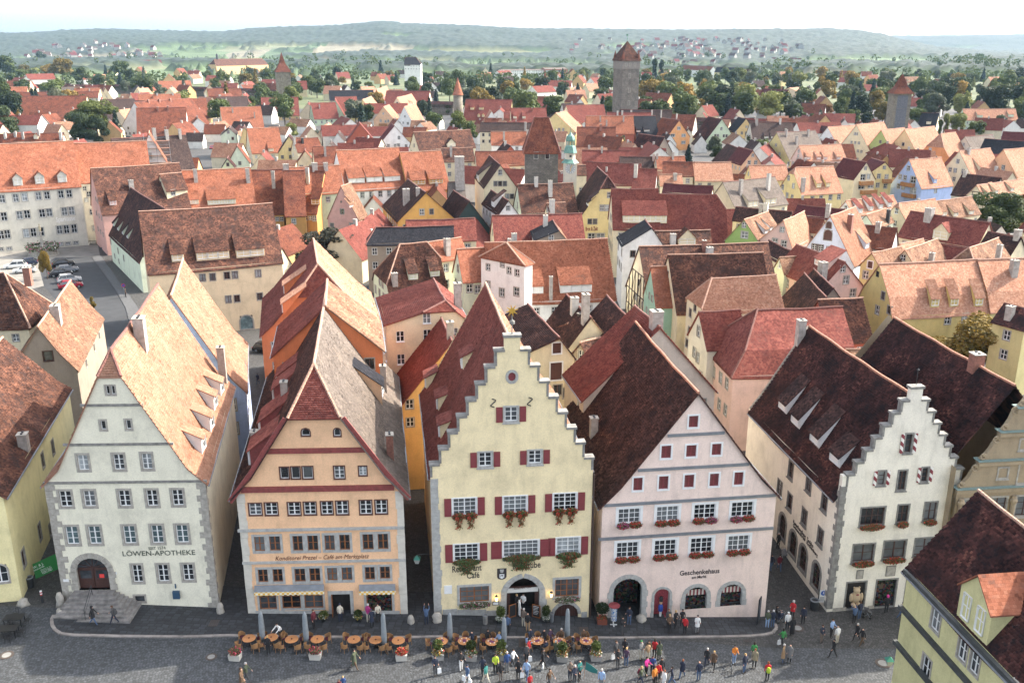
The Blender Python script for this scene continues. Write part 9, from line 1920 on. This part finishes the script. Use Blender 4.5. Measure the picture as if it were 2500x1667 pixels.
PL=[('S1',(1280,335),'stand',N,'cream','navy','navy','cap','person in cream jacket seen from behind in the cafe doorway'),('S1',(1600,345),'stand',150,'magenta','cream','hairg','short','grey-haired person in magenta jacket at the shop window'),('S1',(1640,400),'stand',200,'navy','black','navy','cap','person in navy coat and cap before the shop window',.35),('S1',(1712,332),'hold',20,'cream','black','hairbl','bald','bald person in beige jacket facing the magenta jacket'),('S1',(2265,370),'photo',N,'denim','navy','hairb','short','person in denim jacket with raised arms photographing the lane'),('S1',(975,412),'stand',60,'maroon','black','hairbr','short','waitress in dark red top with white apron on the pavement'),('S1',(595,525),'lean',-30,'white','black','hairb','short','waiter in white shirt bending over a cafe table'),('S1',(452,697),'stand',N,'black','black','hairbl','short','blond person in black between the first tables'),('S1',(1440,858),'walk',70,'olive','brown','hairb','cap','person in long olive coat crossing the square',.55),('S1',(205,1008),'walk',80,'olive','dgrey','hairg','short','grey-haired person in dark green striding at lower left'),('S1',(150,1080),'walk2',75,'brown','brown','hairbr','short','person in brown coat at the lower edge',.4),('S1',(1315,1120),'stand',10,'blue','denim','hairbl','short','blond child in blue at the lower edge',0,None,.75),('S1',(1268,1150),'stand',10,'maroon','black','hairbr','long','brown-haired child at the lower edge',0,None,.75),('S2',(985,468),'stand',N,'denim','black','hairbr','short','person in dark denim behind the fifth parasol'),('S2',(1168,388),'stand',150,'taupe','cream','hairg','cap','grey-capped person in beige trousers before the pointed doorway'),('S2',(1215,445),'stand',170,'black','tan','hairg','bald','balding person in black sweater before the pointed doorway'),('S2',(1120,268),'stand',100,'white','white','hairb','short','person all in white in the pointed doorway'),('S2',(1088,225),'hold',40,'black','black','hairbl','short','waiter in dark jacket inside the pointed doorway'),('S2',(1165,215),'hold',-20,'white','black','hairb','short','waiter with white sleeves inside the pointed doorway'),('S2',(155,935),'hold',20,'navy','dgrey','hairb','short','person in navy shirt looking down with white bag'),('S2',(452,880),'hold',30,'black','white','hairb','long','long-haired person in black jacket and white trousers'),('S2',(525,1035),'walk',-40,'denim','white','navy','cap','person in blue jacket and cap carrying two white bags'),('S2',(700,940),'walk',200,'navy','black','hairb','short','person in navy beside the teal jacket'),('S2',(735,1020),'walk2',230,'teal','cream','hairb','short','person in teal jacket and pale trousers walking away'),('S2',(845,915),'hold',10,'lime','black','hairb','long','person in lime yellow jacket'),('S2',(905,1010),'stand',200,'black','taupe','hairb','short','person in black with white collar beside the lime jacket'),('S2',(978,890),'stand',15,'blue','grey','hairg','short','person in bright navy jacket and grey trousers'),('S2',(1045,842),'walk',60,'white','dgrey','hairb','short','person in white shirt walking behind the navy jacket'),('S2',(1108,975),'hold',0,'black','black','hairb','long','person in black coat holding a paper bag',.3),('S2',(1203,980),'walk2',-20,'ltblue','denim','hairbr','short','person in light blue shirt and jeans'),('S2',(1200,790),'stand',10,'dgrey','black','hairb','short','person in dark top with white bag below the red jacket'),('S2',(1225,735),'stand',60,'red','dgrey','hairb','short','person in red jacket beside the seated guests'),('S2',(1390,842),'walk',80,'black','black','black','cap','person in black cap striding with a white bag'),('S2',(1465,1075),'walk',50,'brown','dgrey','hairb','short','person in brown at the lower edge near the sunlit strip'),('S2',(1240,1100),'stand',20,'red','black','hairb','short','child in red at the lower edge',0,None,.8),('S2',(1700,995),'hold',20,'taupe','navy','dgrey','cap','person in taupe jacket with shoulder bag'),('S2',(1752,1045),'hold',30,'navy','dgrey','hairg','short','white-haired person in navy beside the banner'),('S2',(1808,985),'one',40,'teal','black','hairg','bald','person in teal holding a green pennant'),('S2',(2060,1090),'stand',-10,'ltblue','grey','hairg','short','white-haired person in light blue shirt in the sun'),('S3',(402,368),'hold',-30,'navy','denim','hairbr','short','person in navy leaving the gift shop arch'),('S3',(320,482),'one',50,'black','dgrey','hairb','short','person in black on the kerb by the gift shop'),('S3',(860,458),'hold',20,'brown','black','hairbl','short','person in patterned brown top on the pavement'),('S3',(850,388),'stand',10,'dgrey','black','hairr','short','person half hidden behind the patterned top'),('S3',(930,408),'hold',30,'black','black','hairbl','long','blond person in black on the pavement'),('S3',(1008,388),'stand',0,'black','black','hairb','short','person in black behind the red jacket'),('S3',(1040,472),'one',-20,'red','black','hairg','bald','balding person in orange-red jacket on the pavement'),('S3',(1180,458),'hold',0,'white','grey','hairb','short','person in open white jacket on the pavement',.3),('S3',(248,752),'stand',30,'dgrey','dgrey','hairbr','short','person in grey jacket holding a white bag by the kerb'),('S3',(350,722),'hold',0,'black','black','hairb','hood','person in black hood of the group by the kerb'),('S3',(272,850),'hold',20,'black','dgrey','hairbr','short','person in black reading a leaflet'),('S3',(368,832),'stand',-20,'purple','denim','hairbl','short','fair-haired person in dark jacket and jeans'),('S3',(535,752),'hold',40,'grey','cream','green','cap','person in grey with a green cap'),('S3',(625,740),'hold',0,'brown','cream','hairb','short','person in brown jacket behind the tan one'),('S3',(612,775),'stand',200,'tan','cream','hairb','short','person in tan jacket and cream trousers'),('S3',(692,735),'stand',150,'red','black','hairb','long','long-haired person in red and black'),('S3',(745,762),'stand',190,'olive','black','hairb','long','person in dark olive coat from behind',.35),('S3',(540,1040),'walk',60,'olive','navy','hairbl','long','person in green jacket with maroon rucksack'),('S3',(598,945),'hold',40,'pinkh','black','hairb','long','person in magenta top'),('S3',(668,925),'hold',0,'blue','black','hairb','long','person in royal blue hooded top'),('S3',(732,1005),'hold',10,'red','black','hairb','long','person in red top with phone'),('S3',(768,955),'stand',20,'black','black','hairb','long','person in black behind the red top'),('S3',(688,1050),'stand',30,'orange','black','hairb','long','person in scarlet at the lower edge'),('S3',(800,1090),'stand',-60,'white','white','hairr','long','red-haired person in white at the lower edge'),('S3',(890,1045),'walk2',-100,'navy','denim','hairb','short','person in navy suit at the lower edge'),('S3',(1010,962),'walk',150,'navy','denim','hairr','short','person in blue coat with brown shoulder bag',.3),('S3',(1200,995),'stand',180,'navy','denim','hairg','bald','person in dark jacket and jeans seen from behind'),('S3',(1292,828),'walk',-20,'black','navy','hairg','short','grey-haired person in black walking arm in arm'),('S3',(1368,862),'walk2',-20,'brown','black','hairbl','short','blond person in dark coat walking arm in arm',.25),('S3',(1605,800),'hold',10,'orange','ltblue','black','cap','person in orange jacket pushing a bicycle'),('S3',(1722,902),'stand',30,'navy','denim','hairbl','short','blond person in navy with walking stick'),('S3',(1838,848),'stand',-30,'khaki','black','hairr','long','red-haired person in khaki jacket',.2),('S3',(1830,765),'stand',160,'green','black','hairb','long','person in bright green behind the khaki jacket'),('S3',(1985,1002),'stand',180,'red','black','hairr','short','person in red with lime green rucksack'),('S3',(1985,400),'stand',150,'olive','ltblue','hairg','cap','older person in grey-green jacket at the corner'),('S3',(2045,398),'stand',170,'navy','denim','hairg','short','older person in dark jacket and jeans at the corner'),('S3',(2085,335),'hold',80,'black','black','hairb','short','person in black pushing a stroller'),('S3',(2275,275),'hold',-30,'red','black','hairg','hood','white-haired person in dark red coat',.25),('S3',(2215,415),'stand',0,'white','black','white','cap','person in white jacket and white cap'),('S3',(2272,475),'stand',180,'black','black','hairb','short','person in long black coat',.75),('S3',(2160,592),'walk',200,'green','black','hairb','long','person in green vest with pale bag'),('S3',(2165,785),'stand',60,'tan','denim','hairg','short','person in long tan coat and scarf',.5),('S3',(2240,785),'stand',-40,'grey','black','hairbr','bald','balding person in grey coat beside the tan coat',.45),('S4',(515,348),'stand',-30,'navy','black','hairb','short','person in navy by the alley mouth'),('S4',(725,558),'one',20,'navy','taupe','hairbr','short','person in striped navy top standing in the square'),('S4',(838,498),'hold',30,'ltblue','black','hairbr','short','person in pale blue jacket'),('S4',(905,568),'stand',190,'white','cream','hairg','bald','person all in white beside the pale blue jacket'),('S4',(860,727),'walk',-70,'black','black','hairb','short','person in black suit striding across the square'),('S4',(1128,535),'walk',-60,'black','black','hairg','short','grey-haired person in black jacket and blue shirt'),('S4',(1190,588),'walk2',-70,'black','brown','hairg','bald','bald person in black jacket and brown trousers'),('S4',(1100,338),'photo',180,'denim','black','hairbl','bald','person in denim photographing the shop'),('S4',(1160,290),'stand',190,'navy','denim','hairbr','short','person in navy with a stroller before the shop'),('S4',(1470,218),'stand',170,'black','black','pinkh','hood','person in black with bright pink hood'),('S4',(1645,285),'walk',100,'khaki','denim','hairb','short','person in khaki jacket walking along the shop'),('S4',(1660,575),'one',-30,'black','black','hairg','short','grey-haired person in black suit near the olive house'),('S4',(1745,330),'hold',-20,'cream','cream','hairg','cap','person in white by the olive house corner'),('S5',(1138,878),'walk',90,'black','denim','black','hood','person in black hooded coat passing the stair',.3),('S5',(1385,868),'walk2',-85,'dgrey','navy','hairbr','short','person in dark jacket with rucksack by the stair'),('T2',(85,850),'stand',-60,'black','black','hairg','short','person in black at the arches of the alley'),('T2',(165,830),'stand',20,'dgrey','black','black','cap','capped person behind the white stroller'),('T2',(215,930),'stand',-90,'black','black','hairb','long','person in long black coat at the alley shop window',.6),('T2',(10,1080),'walk',0,'navy','denim','hairb','short','person in dark blue coming down the alley'),('T2',(95,1090),'walk2',0,'maroon','denim','hairb','short','person in maroon coming down the alley'),('R7',(200,1110),'walk',180,'navy','navy','hairb','short','person in navy in the lane behind the apricot house'),('T3',(2010,1090),'stand',120,'brown','black','hairb','short','person in brown at the no-stopping sign')]
for e in PL:person(*e)
seated=[(8,.62,.5,200,'navy','hairg','bald','bald person in navy seated at the ninth table'),(9,-.35,.72,180,'black','hairb','short','person in black seated at the tenth table'),(9,.62,.45,120,'ltblue','hairbl','short','person in pale blue jacket seated at the tenth table'),(10,-.55,.75,200,'navy','hairg','bald','person in navy seated behind the eleventh table'),(10,.62,.72,150,'black','hairg','bald','person in black jacket seated behind the eleventh table'),(10,-.85,-.35,-70,'ltblue','hairbr','short','person in teal-blue jacket seated before the eleventh table'),(10,.72,-.7,60,'navy','hairg','bald','person in dark blue seated before the eleventh table'),(11,-.75,.75,200,'purple','hairg','bald','person in dark plum jacket seated behind the twelfth table'),(11,.2,.85,180,'brown','hairg','short','white-haired person in brown seated behind the twelfth table'),(11,-.35,-.85,0,'olive','hairg','short','grey-haired person in green seated with back to the square'),(11,1.15,.1,90,'navy','hairg','bald','person in navy suit seated right of the twelfth table'),(11,1.05,-.85,60,'black','hairb','short','person in black seated between the last two tables'),(12,-.15,.75,180,'brown','hairg','bald','person in brown jacket seated behind the last table'),(12,.72,-.5,70,'cream','hairb','short','person in cream seated right of the last table')]
for ti,dx,dy,fc,top,hr,hk,lb in seated:
 q=TABLES[ti];x,y=q.x+dx,q.y+dy;person(None,None,'sit',math.degrees(math.atan2(-dx,dy)),top,'dgrey',hr,hk,lb,0,(x,y,gz(x,y)+.02));
 # things people carry
def bag(o,dx,label,col=white_paint,w=.32,h=.42):
 p=o.matrix_basis@Vector((dx,-.05,.42));b=thing('shopping_bag',label,'bag',p,o.rotation_euler.z);m=MB();m.rings([[(-w/2,-.07,-h/2),(w/2,-.07,-h/2),(w/2,.07,-h/2),(-w/2,.07,-h/2)],[(-w/2*.9,-.03,h/2),(w/2*.9,-.03,h/2),(w/2*.9,.03,h/2),(-w/2*.9,.03,h/2)]]);m.build('sack',col,b);m=MB();m.tube([(-.08,0,h/2),(0,0,h/2+.14),(.08,0,h/2)],.012,5);m.build('handle',col,b)
byl={o['label']:o for o in PEOPLE}
for lb,dx in(('person in navy shirt looking down with white bag',.32),('person in blue jacket and cap carrying two white bags',.32),('person in black cap striding with a white bag',-.34),('person in grey jacket holding a white bag by the kerb',-.3),('person in black coat holding a paper bag',.28),('person in dark top with white bag below the red jacket',.3),('person in green vest with pale bag',.3)):bag(byl[lb],dx,'white plastic bag held by the '+lb.split(' with ')[0].split(' carrying')[0].split(' holding')[0].split(' striding')[0])
bag(byl['person in blue jacket and cap carrying two white bags'],-.34,'second white plastic bag of the person in blue jacket')
def pack(o,label,mt):p=o.matrix_basis@Vector((0,.2,1.2));b=thing('rucksack',label,'rucksack',p,o.rotation_euler.z);m=MB();m.rings([[(r*math.cos(2*math.pi*j/10)*1.2,r*.7*math.sin(2*math.pi*j/10),z)for j in range(10)]for r,z in((.11,-.25),(.15,-.15),(.15,.12),(.08,.25))]);m.build('sack',mt,b);m=MB();m.box((-.1,.07,-.2),(.1,.13,.02));m.build('pocket',mt,b)
pack(byl['person in red with lime green rucksack'],'lime green and blue rucksack on the person in red',cm('lime'));pack(byl['person in green jacket with maroon rucksack'],'maroon rucksack on the person in green',cm('maroon'));pack(byl['person in dark jacket with rucksack by the stair'],'dark rucksack on the person by the stair',cm('dgrey'))
def stroller(k,p,rz,label,mt):
 q=on_ground(k,p);o=thing('stroller',label,'stroller',(q.x,q.y,gz(q.x,q.y)+.02),rz);m=MB();m.tube([(-.25,.3,.1),(-.2,-.1,.5),(-.2,.45,1.0),(.2,.45,1.0),(.2,-.1,.5),(.25,.3,.1)],.02);m.tube([(-.22,-.3,.1),(-.2,0,.55)],.02);m.tube([(.22,-.3,.1),(.2,0,.55)],.02);m.build('frame',zinc,o);m=MB();m.rings([[(-.2,-.3,.45),(.2,-.3,.45),(.2,.2,.42),(-.2,.2,.42)],[(-.22,-.35,.62),(.22,-.35,.62),(.22,.3,.9),(-.22,.3,.9)]]);m.build('seat',mt,o);m=MB();m.rings([[(.23*math.cos(t),.05+.25*math.sin(t)*s,.7+.3*math.sin(t))for t in[math.pi*i/8 for i in range(9)]]for s in(-.6,.2,1.0)],cap=False,close=False);m.build('hood',mt,o)
 for x in(-.24,.24):
  for y in(-.3,.3):m=MB();m.rings([[(x-.02,y+.11*math.cos(t),.11+.11*math.sin(t))for t in[2*math.pi*j/10 for j in range(10)]],[(x+.02,y+.11*math.cos(t),.11+.11*math.sin(t))for t in[2*math.pi*j/10 for j in range(10)]]]);m.build('wheel',rubber,o)
stroller('S4',(1250,265),1.2,'dark stroller with green bag before the shop',cm('dgrey'));stroller('T2',(150,955),0,'pale stroller in the alley arches',cm('grey'));stroller('S3',(2125,320),-1.2,'stroller with blue lining at the corner',cm('navy'))
q=on_ground('S3',(1590,920));o=thing('bicycle','silver bicycle pushed by the person in orange','bicycle',(q.x,q.y+.6,gz(q.x,q.y)+.02),R_(80));m=MB();fr=[((-.5,0,.34),(-.12,0,.34)),((-.12,0,.34),(-.25,0,.85)),((-.25,0,.75),(.35,0,.78)),((-.12,0,.34),(.35,0,.7)),((.35,0,.95),(.52,0,.34)),((-.5,0,.34),(-.24,0,.75))]
for a,b in fr:m.tube([a,b],.022,6)
m.build('frame',zinc,o)
for x in(-.5,.52):
 m=MB();ring=[(x+.34*math.cos(2*math.pi*j/20),0,.34+.34*math.sin(2*math.pi*j/20))for j in range(21)];m.tube(ring,.02,5);wl=m.build('wheel',rubber,o);m=MB()
 for j in range(8):m.tube([(x,0,.34),(x+.33*math.cos(j*math.pi/4),0,.34+.33*math.sin(j*math.pi/4))],.005,4)
 m.build('spokes',zinc,wl)
m=MB();m.tube([(.33,-.28,1.0),(.35,0,.97),(.33,.28,1.0)],.018);m.build('handlebar',metal_dark,o);m=MB();m.box((-.36,-.07,.86),(-.14,.07,.92));m.build('saddle',metal_dark,o)
q=byl['person in teal holding a green pennant'].location;o=thing('pennant','green pennant on a pole held above the square','flag',(q.x+.35,q.y-.2,q.z));m=MB();m.tube([(0,0,.3),(.1,0,1.9)],.015);m.build('pole',wood_mat,o);m=MB();m.rings([[(.1,-.01,1.85),(.1,.01,1.85),(.06,.01,1.15),(.06,-.01,1.15)],[(.6,-.06,1.5),(.6,-.04,1.5),(.55,-.04,.9),(.55,-.06,.9)],[(1.05,-.01,1.05),(1.05,.01,1.05),(1.0,.01,.75),(1.0,-.01,.75)]]);m.build('cloth',cm('teal'),o)
q=at_z('T3',(1995,1095),0);o=thing('road_sign','round blue and red no-stopping sign on the side pavement','sign',(q.x,q.y,.1));m=MB();m.tube([(0,0,0),(0,0,2.4)],.04);m.build('post',zinc,o);m=MB();m.poly([(.38*math.cos(i*math.pi/10),-.05,2.4+.38*math.sin(i*math.pi/10))for i in range(20)],0);m.poly([(.28*math.cos(i*math.pi/10),-.06,2.4+.28*math.sin(i*math.pi/10))for i in range(20)],1);m.poly([(-.25,-.065,2.6),(-.2,-.065,2.64),(.25,-.065,2.2),(.2,-.065,2.16)],0);m.build('disc',[plain('sign_red',(.5,.02,.03),.5,var=0),MATS['sign_blue']],o)
